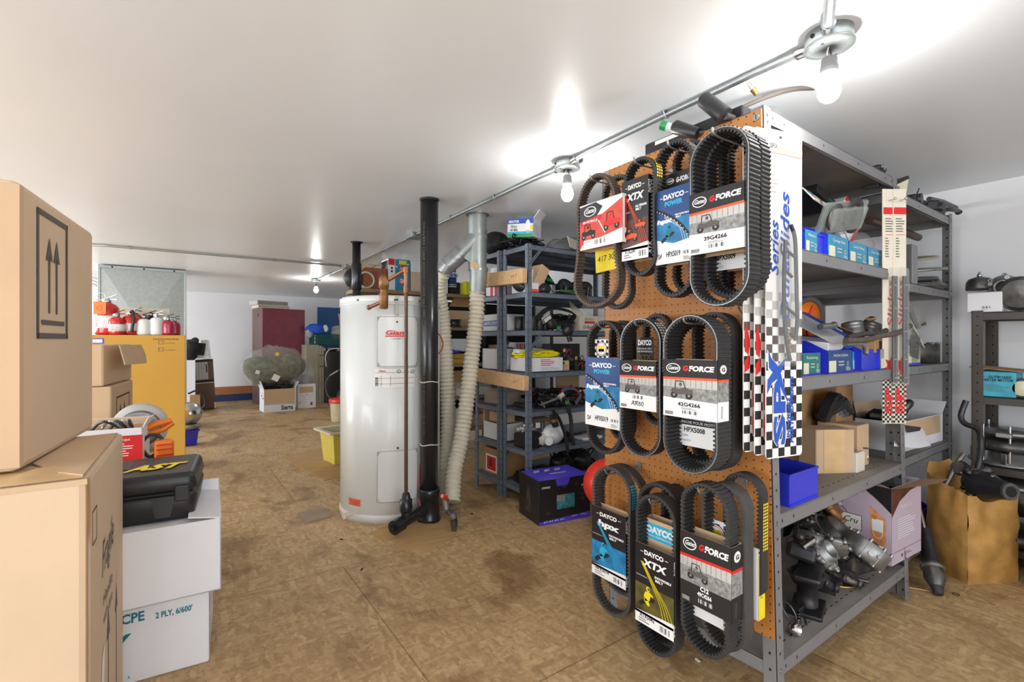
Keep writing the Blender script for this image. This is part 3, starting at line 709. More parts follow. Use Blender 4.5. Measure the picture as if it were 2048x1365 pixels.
# extra panel at the end of the dark rack: pale holes
for (xx, yy) in ((3.46, .68),):
    pass
# back panels of the far racks (dark sheet) of rack 1 and rack 2
MB().box(1.51, 2.655, 1.462, 1.468, 1.40, 1.86, 'dark_steel', 0).build('back_sheet', RK1, loc=(-2.0825, -1.115, 0))
# wooden shelving behind the heater
t5 = thing('wooden_shelving', 'wooden shelving unit full of cartons behind the water heater', 'shelving', (2.6, 4.75, 0))
ys0, ys1 = -.2, .2
SH5 = [1.655, 1.30, .905, .55, .2]
for z in SH5: MB().box(-1.18 if z > .4 else -.98, 1.25, ys0, ys1, z - .035, z, 'wood_dark', .003).build('board', t5)
for x in (-.96, -.3, .45, 1.22):
    for y in (ys0 + .02, ys1 - .02): MB().box(x - .02, x + .02, y - .02, y + .02, 0, 1.62 if y < 0 else 1.9, 'dark_steel', .002).build('upright', t5)
MB().box(-1.2, 1.25, ys1 + .002, ys1 + .008, .2, 1.6, 'black_matte').build('back_sheet', t5)

# pine two by fours lying across the ends of the blue-grey racks
for (z, la, y0, y1) in ((1.60, 'pale pine board across the rack end, higher one beside the duct', 2.6, 3.12), (.875, 'pale pine board across the rack end, lower one beside the hose', 2.58, 3.22)):
    b = MB(); b.box(-.045, .0, -(y1 - y0) / 2, (y1 - y0) / 2, -.05, .05, 'wood', .004)
    F = frame((-.045, (y1 - y0) / 2, -.05), (0, -1, 0), (0, 0, 1))
    for (a, c) in ((.08, .03), (.12, .05), (y1 - y0 - .1, .055), (y1 - y0 - .07, .06), (y1 - y0 - .12, .05)): b.disc(F, a, c, .006, 'kraft_edge', .0006, ry=.01, seg=8)
    b.build('pine_board', loc=(1.955, (y0 + y1) / 2, z), rot=(R(2), 0, 0), label=la, cat='board', group='pine boards on the rack ends')

# ------------------------------------------------------------------ pegboard
PBX = 1.492
zt = onX(1528, 215, PBX).z; zb = onX(1555, 1286, PBX).z
pb = thing('pegboard', 'brown perforated hardboard fixed to the near end of the grey rack', 'pegboard', (PBX, 1.115, 0))
b = MB(); yl = onX(1210, 700, PBX).y - 1.115; yr = .775 - 1.115
yb = yr - .04
vs_ = [(0, yb, zb), (0, yl, zb + .01), (0, yl, zt - .005), (0, yr, zt), (.005, yb, zb), (.005, yl, zb + .01), (.005, yl, zt - .005), (.005, yr, zt)]
b.add(vs_, [(0, 3, 2, 1), (4, 5, 6, 7), (0, 1, 5, 4), (2, 3, 7, 6), (1, 2, 6, 5), (0, 4, 7, 3)], 'pegboard'); b.build('hardboard', pb)
for (px, py) in ((1513, 235), (1517, 1160), (1215, 350), (1216, 900)):
    q = onX(px, py, PBX); b = MB(); b.cyl((0, 0, 0), (-.004, 0, 0), .011, 'galv', 14); b.box(-.0048, -.004, -.001, .001, -.008, .008, 'hole'); b.build('washer_bolt', pb, loc=(0, q.y - 1.115, q.z))

def hook(px, py, label, ln=.2, at=None):
    q = onX(px, py, PBX) if at is None else Vector((PBX - .004, at.location.y, at['_top'] - .019))
    if at is not None: ln = q.x - at.location.x + .03
    t = thing('peg_hook', label, 'hook', q, 0, 'steel hooks on the pegboard')
    MB().box(-.003, 0, -.012, .012, -.02, .015, 'galv', .001).build('plate', t)
    MB().tube(spline([(0, 0, 0), (-ln * .5, 0, -.004), (-ln + .02, 0, -.006), (-ln, 0, .012)], 5), .003, 'galv', 8).build('rod', t)
HK = 'steel peg hook carrying '

# ------------------------------------------------------------------ belts and their printed sleeves
def N_(F, w, h):           # unit square on a face
    return F @ Matrix.Diagonal((w, h, 1, 1))
def vehicle(b, F, cx, cy, s, body, wheel='print_black', asp=1.0):
    k = s; a = asp
    for dx in (-.34, .34): b.disc(F, cx + dx * k, cy - .2 * k * a, .15 * k, wheel, .0016, ry=.15 * k * a, seg=14); b.disc(F, cx + dx * k, cy - .2 * k * a, .06 * k, 'photo_grey', .0019, ry=.06 * k * a, seg=10)
    b.poly(F, [(cx - .5 * k, cy - .05 * k * a), (cx - .42 * k, cy + .1 * k * a), (cx - .1 * k, cy + .06 * k * a), (cx + .1 * k, cy + .14 * k * a), (cx + .5 * k, cy + .05 * k * a), (cx + .48 * k, cy - .12 * k * a), (cx - .2 * k, cy - .16 * k * a)], body, .0017)
    b.line(F, [(cx - .3 * k, cy + .05 * k * a), (cx - .26 * k, cy + .42 * k * a), (cx + .08 * k, cy + .42 * k * a), (cx + .18 * k, cy + .1 * k * a)], .035 * k, wheel, .0018)
    b.disc(F, cx - .04 * k, cy + .28 * k * a, .07 * k, body, .0019, ry=.08 * k * a, seg=10)
def rider(b, F, cx, cy, s, body, dark='print_black', asp=1.0):
    k = s; a = asp
    P = lambda pts: [(cx + x * k, cy + y * k * a) for x, y in pts]
    b.poly(F, P([(-.4, -.5), (-.1, -.28), (.3, -.1), (.42, .02), (.3, .06), (.0, -.05), (-.3, -.2), (-.5, -.36)]), dark, .0016)
    b.poly(F, P([(-.14, -.2), (.1, -.12), (.16, .12), (.28, .08), (.3, .16), (.08, .26), (-.12, .22), (-.2, .02)]), body, .0018)
    b.disc(F, cx + .02 * k, cy + .36 * k * a, .1 * k, body, .0019, ry=.11 * k * a, seg=12); b.disc(F, cx + .05 * k, cy + .36 * k * a, .05 * k, dark, .0021, ry=.05 * k * a, seg=10)
    b.poly(F, P([(-.2, -.05), (.05, -.14), (.12, -.34), (.0, -.36), (-.18, -.2)]), body, .0018)
def gates(b, F, cx, cy, rx, ry, size, m='print_white'):
    b.disc(F, cx, cy, rx, m, .0014, ry=ry); b.disc(F, cx, cy, rx * .86, 'print_black', .0016, ry=ry * .84)
    b.text(F, cx, cy - size * .35, size, 'Gates', m, w=rx * 1.45, bold=.02, shear=.3, d=.0022, ctr=True)
def face_gforce(b, F, w, h, code, hand=None, dark=False):
    bt = .3
    b.rect(F, 0, 0, w, h, 'print_black', .0004)
    b.rect(F, 0, h * .3, w, h * .72, 'photo_grey', .0007); b.rect(F, 0, h * .52, w, h * .68, 'grille', .0009)
    for k in range(10): b.rect(F, w * (.05 + .095 * k), h * .53, w * (.062 + .095 * k), h * .66, 'photo_grey', .0011)
    b.poly(F, [(0, h * .68), (w, h * .7), (w, h), (0, h)], 'print_black', .0011)
    b.poly(F, [(0, h * .645), (w, h * .665), (w, h * .705), (0, h * .685)], 'print_orange' if not dark else 'print_red', .0013)
    vehicle(b, F, w * .36, h * .46, w * .42, 'print_grey', asp=.9)
    if not dark: b.poly(F, [(0, 0), (w, 0), (w, h * .3), (0, h * .335)], 'print_white', .0012)
    gates(b, F, w * .2, h * .845, w * .14, h * .085, h * .07)
    b.text(F, w * .38, h * .81, h * .085, 'G-', 'print_red', w=w * .14, bold=.05, shear=.15)
    b.text(F, w * .5, h * .81, h * .085, 'FORCE', 'print_white', w=w * .44, bold=.05, shear=.15)
    ink = 'print_white' if dark else 'print_black'
    if code: b.text(F, w * .5, h * .2, h * .065, code, ink, w=w * (.42 if len(code) > 5 else .3), bold=.03, d=.002, ctr=True)
    if hand: b.text(F, w * .5, h * .08, h * .1, hand, 'print_black', w=w * .34, shear=.1, d=.002, ctr=True)
    b.bars(F, w * .38, h * (.07 if not hand else .22), w * .66, h * (.13 if not hand else .29), 'print_black' if not dark else 'print_white', 16, d=.002)
    b.rect(F, w * .04, h * .03, w * .2, h * .09, 'photo_grey', .002)
    b.lines(F, w * .36, h * .14, w * .66, h * .18, 2, 'print_grey', d=.002)
def side_gforce(b, F, w, h, dark=False):
    b.rect(F, 0, h * .68, w, h, 'print_black', .0006); b.rect(F, 0, h * .645, w, h * .685, 'print_orange' if not dark else 'print_red', .0008)
    b.rect(F, 0, h * .32, w, h * .645, 'photo_grey', .0006); b.rect(F, 0, 0, w, h * .32, 'print_white' if not dark else 'print_black', .0006)
    b.disc(F, w / 2, h * .85, w * .3, 'print_white', .001, ry=h * .075); b.text(F, w / 2, h * .82, h * .06, 'G', 'print_black', w=w * .3, bold=.04, d=.0016, ctr=True)
    b.text(F, w * .45, h * .05, w * .18, '39G4266', 'print_grey', w=h * .2, rot=math.pi / 2, d=.001)
def arc_belt(b, F, pts, n, m1='print_black', wd=.012):
    pts = spline([(x, y, 0) for x, y in pts], 6); b.line(F, [(p.x, p.y) for p in pts], wd, m1, .0016)
def face_power(b, F, w, h, code):
    b.rect(F, 0, 0, w, h, 'navy', .0004); b.rect(F, 0, h * .24, w, h * .6, 'photo_blue', .0007)
    b.poly(F, [(0, h * .24), (w, h * .24), (w, h * .3), (w * .5, h * .26), (0, h * .34)], 'print_white', .0009)
    b.rect(F, 0, 0, w, h * .24, 'print_white', .001)
    b.text(F, w * .5, h * .86, h * .065, 'DAYCO', 'print_white', w=w * .56, bold=.05, ctr=True); b.rect(F, w * .12, h * .882, w * .2, h * .89, 'print_white'); b.rect(F, w * .8, h * .882, w * .88, h * .89, 'print_white')
    b.text(F, w * .5, h * .77, h * .06, 'POWER', 'print_cyan', w=w * .48, bold=.05, ctr=True)
    c = [(w * .04, h * .74), (w * .3, h * .66), (w * .6, h * .54), (w * .85, h * .38), (w * .97, h * .26)]
    arc_belt(b, F, c, 6, 'print_black', w * .06)
    sp = spline([(x, y, 0) for x, y in c], 7)
    for p in sp[::2]: b.rect(F, p.x - w * .008, p.y - h * .022, p.x + w * .016, p.y - h * .01, 'print_white', .0019)
    for k in range(3): arc_belt(b, F, [(w * .25, h * (.65 - .015 * k)), (w * .55, h * (.54 - .02 * k)), (w * (.7 + .05 * k), h * .4), (w * (.76 + .06 * k), h * .26)], 5, 'print_white', w * .008)
    b.text(F, w * .04, h * .55, h * .055, 'hpx', 'print_white', w=w * .42, bold=.06, shear=.2); b.text(F, w * .54, h * .62, h * .022, 'SNOWMOBILE', 'print_white', w=w * .36, bold=.04); b.text(F, w * .56, h * .59, h * .022, 'BELT', 'print_white', w=w * .14, bold=.04)
    rider(b, F, w * .36, h * .4, w * .42, 'print_teal', asp=1.0)
    b.text(F, w * .3, h * .09, h * .07, code, 'print_black', w=w * .38, bold=.02, d=.0018); b.bars(F, w * .76, h * .1, w * .95, h * .14, d=.0018); b.lines(F, w * .76, h * .02, w * .94, h * .07, 3, d=.0018)
    for i in range(4):
        for j in range(4):
            if (i * 3 + j * 5) % 4 != 1: b.rect(F, w * (.06 + .03 * i), h * (.08 + .016 * j), w * (.085 + .03 * i), h * (.093 + .016 * j), 'print_grey', .0018)
def face_black(b, F, w, h, big, accent, photo, code, sub, veh='rider'):
    b.rect(F, 0, 0, w, h, 'black_card', .0004); b.rect(F, 0, h * .17, w, h * .5, photo, .0007)
    b.poly(F, [(0, h * .15), (w, h * .2), (w, h * .12), (0, h * .12)], 'print_white', .001); b.rect(F, 0, 0, w, h * .15, 'print_white', .001)
    b.text(F, w * .5, h * .88, h * .055, 'DAYCO', 'print_white', w=w * .5, bold=.05, ctr=True); b.rect(F, w * .14, h * .9, w * .22, h * .907, 'print_white'); b.rect(F, w * .78, h * .9, w * .86, h * .907, 'print_white')
    b.text(F, w * .5, h * .74, h * .085, big, 'print_white', w=w * .62, bold=.05, shear=.2, ctr=True)
    for k in range(4): arc_belt(b, F, [(w * (.16 + .02 * k), h * .78), (w * (.42 + .03 * k), h * .56), (w * (.64 + .06 * k), h * .36), (w * (.74 + .08 * k), h * .18)], 5, accent, w * .012)
    b.text(F, w * .52, h * .64, h * .028, sub, 'print_white', w=w * .42, bold=.04); b.text(F, w * .54, h * .6, h * .028, 'BELT', 'print_white', w=w * .2, bold=.04)
    b.text(F, w * .03, h * .59, h * .014, 'MAXIMUM PERFORMANCE', 'print_white', w=w * .3)
    if veh == 'rider': rider(b, F, w * .34, h * .36, w * .5, accent, asp=1.0)
    else: vehicle(b, F, w * .32, h * .3, w * .55, accent, asp=1.0); vehicle(b, F, w * .7, h * .42, w * .4, 'print_orange', asp=1.0)
    b.text(F, w * .12, h * .085, h * .05, code, 'print_black', w=w * .4, bold=.02, d=.0018); b.lines(F, w * .1, h * .02, w * .4, h * .075, 2, d=.0018); b.bars(F, w * .66, h * .03, w * .9, h * .1, d=.0018)
def side_black(b, F, w, h, big, extra=None):
    b.rect(F, 0, 0, w, h, 'black_card', .0006)
    b.text(F, w * .3, h * .78, w * .36, 'DAYCO', 'print_white', w=h * .16, rot=math.pi / 2, bold=.04); b.text(F, w * .3, h * .04, w * .4, big, 'print_white', w=h * .16, rot=math.pi / 2, bold=.04)
    if extra: b.rect(F, w * .72, h * .3, w * .9, h * .95, extra, .0009)
def face_red(b, F, w, h):
    b.rect(F, 0, 0, w, h, 'print_white', .0004); b.poly(F, [(0, h * .62), (w * .55, h * .7), (w, h * .92), (w, h * .3), (w * .6, h * .22), (0, h * .1)], 'photo_red', .0008)
    b.poly(F, [(0, h * .6), (0, h * .96), (w * .4, h * .99), (w * .56, h * .86), (w * .42, h * .68)], 'black_card', .0011)
    gates(b, F, w * .26, h * .82, w * .15, h * .11, h * .1); b.poly(F, [(0, h * .54), (w * .5, h * .58), (w * .55, h * .65), (w * .5, h * .7), (0, h * .62)], 'print_red', .0014)
    b.text(F, w * .08, h * .575, h * .05, 'G-FORCE', 'print_white', w=w * .36, bold=.03, shear=.2, d=.002)
    vehicle(b, F, w * .76, h * .48, w * .36, 'print_red', asp=1.1); vehicle(b, F, w * .22, h * .36, w * .34, 'print_black', asp=1.0)
    b.line(F, [(w * .45, h * .6), (w * .62, h * .28)], w * .02, 'print_white', .0013); b.rect(F, w * .1, h * .05, w * .64, h * .2, 'print_white', .0015)
    b.bars(F, w * .38, h * .07, w * .62, h * .17, d=.002); b.text(F, w * .12, h * .13, h * .04, '417310', 'print_black', w=w * .16, d=.002); b.poly(F, [(0, 0), (w * .12, h * .2), (0, h * .24)], 'print_red', .0016)
def face_mono(b, F, w, h):     # chequered header with a round yellow emblem
    b.rect(F, 0, 0, w, h, 'print_white', .0004)
    n = 6
    for i in range(n):
        for j in range(int(n * h / w) + 1):
            if (i + j) % 2 == 0 and (j + 1) * w / n <= h * 1.02: b.rect(F, i * w / n, j * w / n, (i + 1) * w / n, min(h, (j + 1) * w / n), 'print_black', .0007)
    b.disc(F, w / 2, h * .5, w * .42, 'print_black', .001); b.disc(F, w / 2, h * .5, w * .38, 'print_white', .0012); b.disc(F, w / 2, h * .5, w * .34, 'print_red', .0014); b.disc(F, w / 2, h * .5, w * .31, 'print_white', .0015)
    for s_ in (-1, 1): b.disc(F, w / 2 + s_ * w * .12, h * .52, w * .13, 'print_yellow', .0017, ry=w * .2)
    b.rect(F, w * .3, h * .36, w * .7, h * .5, 'print_yellow', .0017); b.rect(F, w * .48, h * .3, w * .52, h * .52, 'print_black', .0019)
SIDE = {}

BELTS = 'drive belts hanging on the pegboard'
def belt(X, pl, pr, pt, pb_, label, wd=.034, th=.011, m='rubber', edge=None, teeth=None, double=True, mid=.86, bot=None, top=None, tilt=0, yaw=0, band=None, cog=.0042):
    """loop seen between picture columns pl..pr and rows pt..pb_ with its front edge in the plane x = X"""
    pm = (pt + pb_) / 2; yl = onX(pl, pm, X).y; yr_ = onX(pr, pm, X).y; pc = (pl + pr) / 2
    zt_ = onX(pc, pt, X).z; zb_ = onX(pc, pb_, X).z; W = yl - yr_; H = zt_ - zb_
    o_ = Vector((X, (yl + yr_) / 2, (zt_ + zb_) / 2)); Rr = W / 2 - th / 2; Ls = H - W; per = 2 * Ls + 2 * math.pi * Rr
    nt = teeth or max(40, int(per / .0125)); wt, wb = (top or 1), (bot or 1)
    b = MB(); outv = []
    S = nt * 4
    for i in range(S):
        s_ = per * i / S
        if s_ < Ls: u, v, nu, nv = Rr, -Ls / 2 + s_, 1, 0
        elif s_ < Ls + math.pi * Rr:
            a = (s_ - Ls) / Rr; u, v, nu, nv = Rr * math.cos(a), Ls / 2 + Rr * math.sin(a), math.cos(a), math.sin(a)
        elif s_ < 2 * Ls + math.pi * Rr: u, v, nu, nv = -Rr, Ls / 2 - (s_ - Ls - math.pi * Rr), -1, 0
        else:
            a = math.pi + (s_ - 2 * Ls - math.pi * Rr) / Rr; u, v, nu, nv = Rr * math.cos(a), -Ls / 2 + Rr * math.sin(a), math.cos(a), math.sin(a)
        q = 2 * v / H; k = mid + (((wt if q > 0 else wb) - mid) * min(1, abs(q) * 1.25) ** 1.6)
        u *= k
        ph = i % 4; ci = cog if ph in (1, 2) else -cog * .6; co = (cog * .45 if ph in (1, 2) else -cog * .3) if double else 0
        outv.append((u, v, nu, nv, th / 2 + ci, th / 2 + co))
    vs_ = []
    for (u, v, nu, nv, ti, to) in outv:
        for (r_, n_, d_) in ((to, 0, .0), (to * .9, .0, wd), (-ti, .006 if False else 0.0, wd), (-ti, 0, 0)):
            vs_.append((d_ , -(u + nu * r_), v + nv * r_))
    fs = []; n = len(outv)
    for i in range(n):
        j = (i + 1) % n
        for k in range(4): fs.append((4 * i + k, 4 * j + k, 4 * j + (k + 1) % 4, 4 * i + (k + 1) % 4))
    b.add(vs_, fs, m)
    if edge:
        vs2 = []
        for (u, v, nu, nv, ti, to) in outv:
            for r_ in (.002, .0045): vs2.append((-.0006, -(u + nu * r_), v + nv * r_))
        b.add(vs2, [(2 * i, 2 * i + 1, 2 * ((i + 1) % n) + 1, 2 * ((i + 1) % n)) for i in range(n)], edge)
    if band:   # printed marks on the outside, right shoulder of the loop
        for i in range(n):
            u, v, nu, nv, ti, to = outv[i]
            if band[1] < v / H + .5 < band[2] and nu > .25 and i % 3 == 0:
                u2, v2, nu2, nv2 = outv[(i + 2) % n][:4]
                for k in range(3):
                    d0 = wd * (.12 + .28 * k); d1 = d0 + wd * .2; r_ = to + .0026
                    b.add([(d0, -(u + nu * r_), v + nv * r_), (d1, -(u + nu * r_), v + nv * r_), (d1, -(u2 + nu2 * r_), v2 + nv2 * r_), (d0, -(u2 + nu2 * r_), v2 + nv2 * r_)], [(0, 1, 2, 3)], band[0])
    o = b.build('drive_belt', loc=o_, rot=(tilt, 0, yaw), label=label, cat='drive belt', group=BELTS)
    o['_w'] = wd; o['_top'] = zt_
    return o
def sleeve(bo, pl, pr, pt, pb_, face, side=None, depth=None, inner='kraft', off=.003, slant=0, label=None, front=None):
    """printed card sleeve round a belt: front panel between picture columns pl..pr and rows pt..pb_"""
    X = bo.location.x - off if front is None else front; pm = (pt + pb_) / 2
    yl = onX(pl, pm, X).y; yr_ = onX(pr, pm, X).y; pc = (pl + pr) / 2; zt_ = onX(pc, pt, X).z; zb_ = onX(pc, pb_, X).z
    w_, h_ = yl - yr_, zt_ - zb_; D = (depth or bo['_w']) + 2 * off; g = .0012
    o_ = Vector((X, yl, zb_)) - bo.location; Ri = bo.rotation_euler.to_matrix().to_4x4().inverted()
    b = MB(); ff = []
    # four walls of the tube, u to the right (-y), n away from the viewer (+x)
    b.box(0, g, -w_, 0, 0, h_, inner); b.box(D - g, D, -w_, 0, 0, h_, inner); b.box(0, D, -w_, -w_ + g, 0, h_, inner); b.box(0, D, -g, 0, 0, h_, inner)
    F = frame((0, 0, 0), (0, -1, 0), (0, 0, 1)); face(b, F, w_, h_)
    Fs = frame((0, -w_, 0), (1, 0, 0), (0, 0, 1))
    if side: side(b, Fs, D, h_)
    else: b.rect(Fs, 0, 0, D, h_, 'print_white')
    s_ = b.build('card_sleeve', bo, loc=Ri @ o_, rot=(slant, 0, 0)); 
    if label: s_['label'] = label
    return s_
# rows of belts, each hook from the board outwards (far belt first)
XF = 1.29
# ---- top row
belt(1.40, 1203, 1262, 350, 618, 'plain black drive belt behind the red and white sleeved belt', wd=.03, m='rubber_grey', mid=.9)
b1 = belt(XF, 1141, 1246, 347, 614, 'dusty narrow drive belt in a red and white card sleeve', wd=.036, m='rubber_brown', mid=.72, bot=1.0, top=.75)
hook(1228, 352, HK + 'the red sleeved belts, far left of the top row', at=b1)
sleeve(b1, 1160, 1245, 400, 493, face_red, lambda b, F, w, h: (b.rect(F, 0, 0, w, h, 'print_white'), b.rect(F, w * .2, h * .3, w * .7, h * .95, 'print_red', .0012), b.disc(F, w / 2, h * .14, w * .3, 'print_black', .0014, ry=h * .1)), depth=.05, label='white sleeve with red photo panel')
def face_tag(b, F, w, h): b.rect(F, 0, 0, w, h, 'print_yellow'); b.text(F, w * .1, h * .35, h * .2, '417 300', 'print_black', w=w * .84, shear=.1)
q = onX(1190, 490, 1.37); q2 = onX(1236, 540, 1.37); t = MB(); F = frame((0, 0, 0), (0, -1, .06), (0, .06, 1)); t.box(0, .0015, -(q.y - q2.y), 0, q2.z - q.z, .0, 'yellow'); F = frame((0, 0, q2.z - q.z), (0, -1, 0), (0, 0, 1)); face_tag(t, F, q.y - q2.y, q.z - q2.z)
t.build('yellow_card', loc=q, rot=(R(-3), 0, 0), label='bright yellow hand numbered card hanging below the red sleeve', cat='card')

b2 = belt(1.31, 1247, 1312, 314, 552, 'slim drive belt in a black sleeve with orange vehicles, second in top row', wd=.038, mid=.9, band=('print_yellow', .78, .97), double=False)
hook(1306, 322, HK + 'the narrow belt in a black and red sleeve', at=b2)
sleeve(b2, 1244, 1297, 357, 519, lambda b, F, w, h: face_black(b, F, w, h, 'XTX', 'print_orange', 'photo_brown', 'XTX2241', 'ALL-TERRAIN', 'v'), lambda b, F, w, h: side_black(b, F, w, h, 'XTX'), depth=.045, label='black sleeve with orange racing photo')

belt(1.415, 1345, 1412, 281, 586, 'black drive belt behind the top row blue sleeve', wd=.034, mid=.92)
b3 = belt(1.325, 1308, 1386, 280, 594, 'drive belt in a blue snowmobile sleeve in the top row', wd=.045, mid=.9)
hook(1392, 285, HK + 'the blue sleeved belts of the top row', at=b3)
sleeve(b3, 1312, 1386, 374, 526, lambda b, F, w, h: face_power(b, F, w, h, 'HPX5019'), lambda b, F, w, h: side_black(b, F, w, h, 'HPX'), label='blue sleeve with snowmobile rider')
q = onX(1330, 352, 1.385); t = MB(); wq = .06; F = frame((0, 0, 0), (0, -1, 0), (0, 0, 1)); t.box(0, .002, -.1, 0, -.06, 0, 'black_card'); F = frame((0, 0, -.06), (0, -1, 0), (0, 0, 1)); t.text(F, .045, .025, .016, 'G-FORCE', 'print_white', w=.06, bold=.05, shear=.1); gates(t, F, .02, .034, .018, .01, .01)
t.build('black_sleeve_card', loc=q, label='black card sleeve peeking out above the top row blue sleeve', cat='card sleeve')

belt(1.42, 1452, 1523, 268, 612, 'black drive belt at the back of the thick nearest hook stack', wd=.03, m='rubber', mid=.96)
bm_ = belt(1.37, 1436, 1512, 262, 590, 'drive belt with pale number label, between two sleeved belts of top row', wd=.034, m='rubber', mid=.95)
sleeve(bm_, 1414, 1492, 478, 540, lambda b, F, w, h: (b.rect(F, 0, 0, w, h * .55, 'print_white'), b.rect(F, 0, h * .55, w, h, 'black_card'), b.text(F, w * .5, h * .34, h * .16, 'HPX5009', 'print_black', w=w * .5, bold=.03, ctr=True), b.text(F, w * .1, h * .84, h * .08, 'SNOWMOBILE BELT', 'print_white', w=w * .8), b.text(F, w * .03, h * .66, h * .09, 'COURROIE POUR MOTO', 'print_white', w=w * .94), b.text(F, w * .03, h * .2, h * .07, 'Made in USA', 'print_black', w=w * .35), b.text(F, w * .03, h * .08, h * .07, 'Fabriqué aux É-U', 'print_black', w=w * .4)), depth=.036, label='sleeve printed HPX5009')
b4 = belt(1.245, 1379, 1500, 254, 612, 'wide doubled cog belt in the largest white bottomed sleeve of the top row', wd=.055, m='rubber', edge='galv', mid=.97)
hook(1510, 268, HK + 'the big doubled belts nearest the rack corner', at=b4)
sleeve(b4, 1379, 1489, 376, 503, lambda b, F, w, h: face_gforce(b, F, w, h, '39G4266'), side_gforce, depth=.06, label='black and white sleeve with red stripe, numbered 39G4266')
b5 = belt(1.315, 1408, 1524, 262, 596, 'second wide cog belt directly behind the largest top row belt', wd=.05, m='rubber', edge=None, mid=.97)
sleeve(b5, 1425, 1519, 373, 497, lambda b, F, w, h: b.rect(F, 0, 0, w, h, 'print_black'), side_gforce, depth=.045, front=1.318)

# ---- middle row
belt(1.42, 1218, 1262, 642, 880, 'black drive belt behind the middle row blue sleeve', wd=.034, mid=.95)
b6 = belt(1.345, 1172, 1243, 642, 908, 'drive belt in a blue snowmobile sleeve in the middle row', wd=.04, mid=.9)
hook(1243, 640, HK + 'the blue sleeved belt of the middle row', at=b6)
sleeve(b6, 1171, 1240, 716, 855, lambda b, F, w, h: face_power(b, F, w, h, 'HPX5019'), lambda b, F, w, h: b.rect(F, 0, 0, w, h, 'navy'), label='blue sleeve with snowmobile rider')
q = onX(1190, 692, 1.372); t = MB(); t.box(0, .002, -.072, 0, 0, .075, 'print_white'); face_mono(t, frame((0, 0, 0), (0, -1, 0), (0, 0, 1)), .072, .075); t.build('emblem_card', loc=q - Vector((0, 0, .05)), label='chequered card with yellow emblem inside the middle row blue sleeved belt', cat='card sleeve')
belt(1.42, 1285, 1338, 628, 850, 'black drive belt behind the hand marked sleeve', wd=.03, mid=.95)
b7 = belt(1.3, 1240, 1322, 637, 914, 'drive belt in a sleeve hand marked AR60', wd=.05, edge='galv', mid=.97, band=('print_white', .62, .95), double=False)
hook(1330, 632, HK + 'the belts behind the hand marked sleeve', at=b7)
sleeve(b7, 1240, 1313, 722, 820, lambda b, F, w, h: face_gforce(b, F, w, h, '', 'AR60'), lambda b, F, w, h: side_gforce(b, F, w, h, False), depth=.056, label='black and white sleeve with handwriting')
q = onX(1273, 675, 1.375); t = MB(); t.box(0, .002, -.075, 0, -.09, 0, 'black_card'); F = frame((0, 0, -.09), (0, -1, 0), (0, 0, 1)); t.text(F, .008, .062, .018, 'DAYCO', 'print_white', w=.06, bold=.05); t.text(F, .004, .046, .006, 'DRIVING PET', 'print_white', w=.065); t.text(F, .004, .036, .006, 'LINE PERFORMANCE', 'print_white', w=.068); t.text(F, .006, .01, .018, 'XTX', 'photo_yellow', w=.06, bold=.05, shear=.2)
t.build('black_sleeve_card', loc=q, label='black card sleeve seen through the hand marked belt', cat='card sleeve')
b8 = belt(1.375, 1383, 1468, 624, 942, 'thick smooth backed belt at the back of the middle row stack', wd=.05, double=False, mid=.97)
sleeve(b8, 1395, 1464, 748, 842, lambda b, F, w, h: b.rect(F, 0, 0, w, h, 'print_black'), side_gforce, depth=.035, front=1.405)
b8b = belt(1.335, 1345, 1448, 640, 930, 'drive belt with number HPX5008 inside the middle row stack', wd=.034, mid=.96)
sleeve(b8b, 1346, 1436, 826, 895, lambda b, F, w, h: (b.rect(F, 0, 0, w, h, 'print_white'), b.rect(F, 0, h * .62, w, h * .88, 'black_card', .0009), b.rect(F, 0, h * .88, w, h, 'photo_brown', .0009), b.text(F, w * .5, h * .42, h * .14, 'HPX5008', 'print_black', w=w * .46, bold=.03, ctr=True), b.text(F, w * .2, h * .78, h * .07, 'SNOWMOBILE BELT', 'print_white', w=w * .7), b.text(F, w * .03, h * .66, h * .08, 'COURROIE POUR MOTO', 'print_white', w=w * .94), b.text(F, w * .06, h * .28, h * .06, 'Made in USA', 'print_black', w=w * .3), b.text(F, w * .06, h * .14, h * .06, 'Fabriqué aux É-U', 'print_black', w=w * .36)), depth=.036, label='pale sleeve printed HPX5008')
q = onX(1437, 735, 1.33); t = MB(); h_ = q.z - onX(1437, 905, 1.33).z; t.box(0, .03, -.0015, 0, -h_, 0, 'black_card'); F = frame((0, -.0015, -h_), (1, 0, 0), (0, 0, 1))
t.text(F, .017, h_ * .04, .014, 'DAYCO', 'print_white', w=h_ * .34, rot=math.pi / 2, bold=.05); t.text(F, .017, h_ * .46, .016, 'HPX', 'print_white', w=h_ * .42, rot=math.pi / 2, bold=.03, shear=.2); t.rect(F, .022, h_ * .3, .028, h_ * .98, 'print_cyan', .001); t.build('black_sleeve_card', loc=q, label='black narrow sleeve side with vertical lettering and blue stripe, middle row', cat='card sleeve')
b9 = belt(1.255, 1326, 1436, 630, 948, 'wide cog belt in a white bottomed sleeve, biggest of the middle row', wd=.07, edge='galv', mid=.98)
hook(1402, 626, HK + 'the big belts of the middle row', at=b9)
sleeve(b9, 1327, 1435, 720, 838, lambda b, F, w, h: face_gforce(b, F, w, h, '42G4266'), lambda b, F, w, h: side_gforce(b, F, w, h), depth=.05, label='black and white sleeve with red stripe, numbered 42G4266')

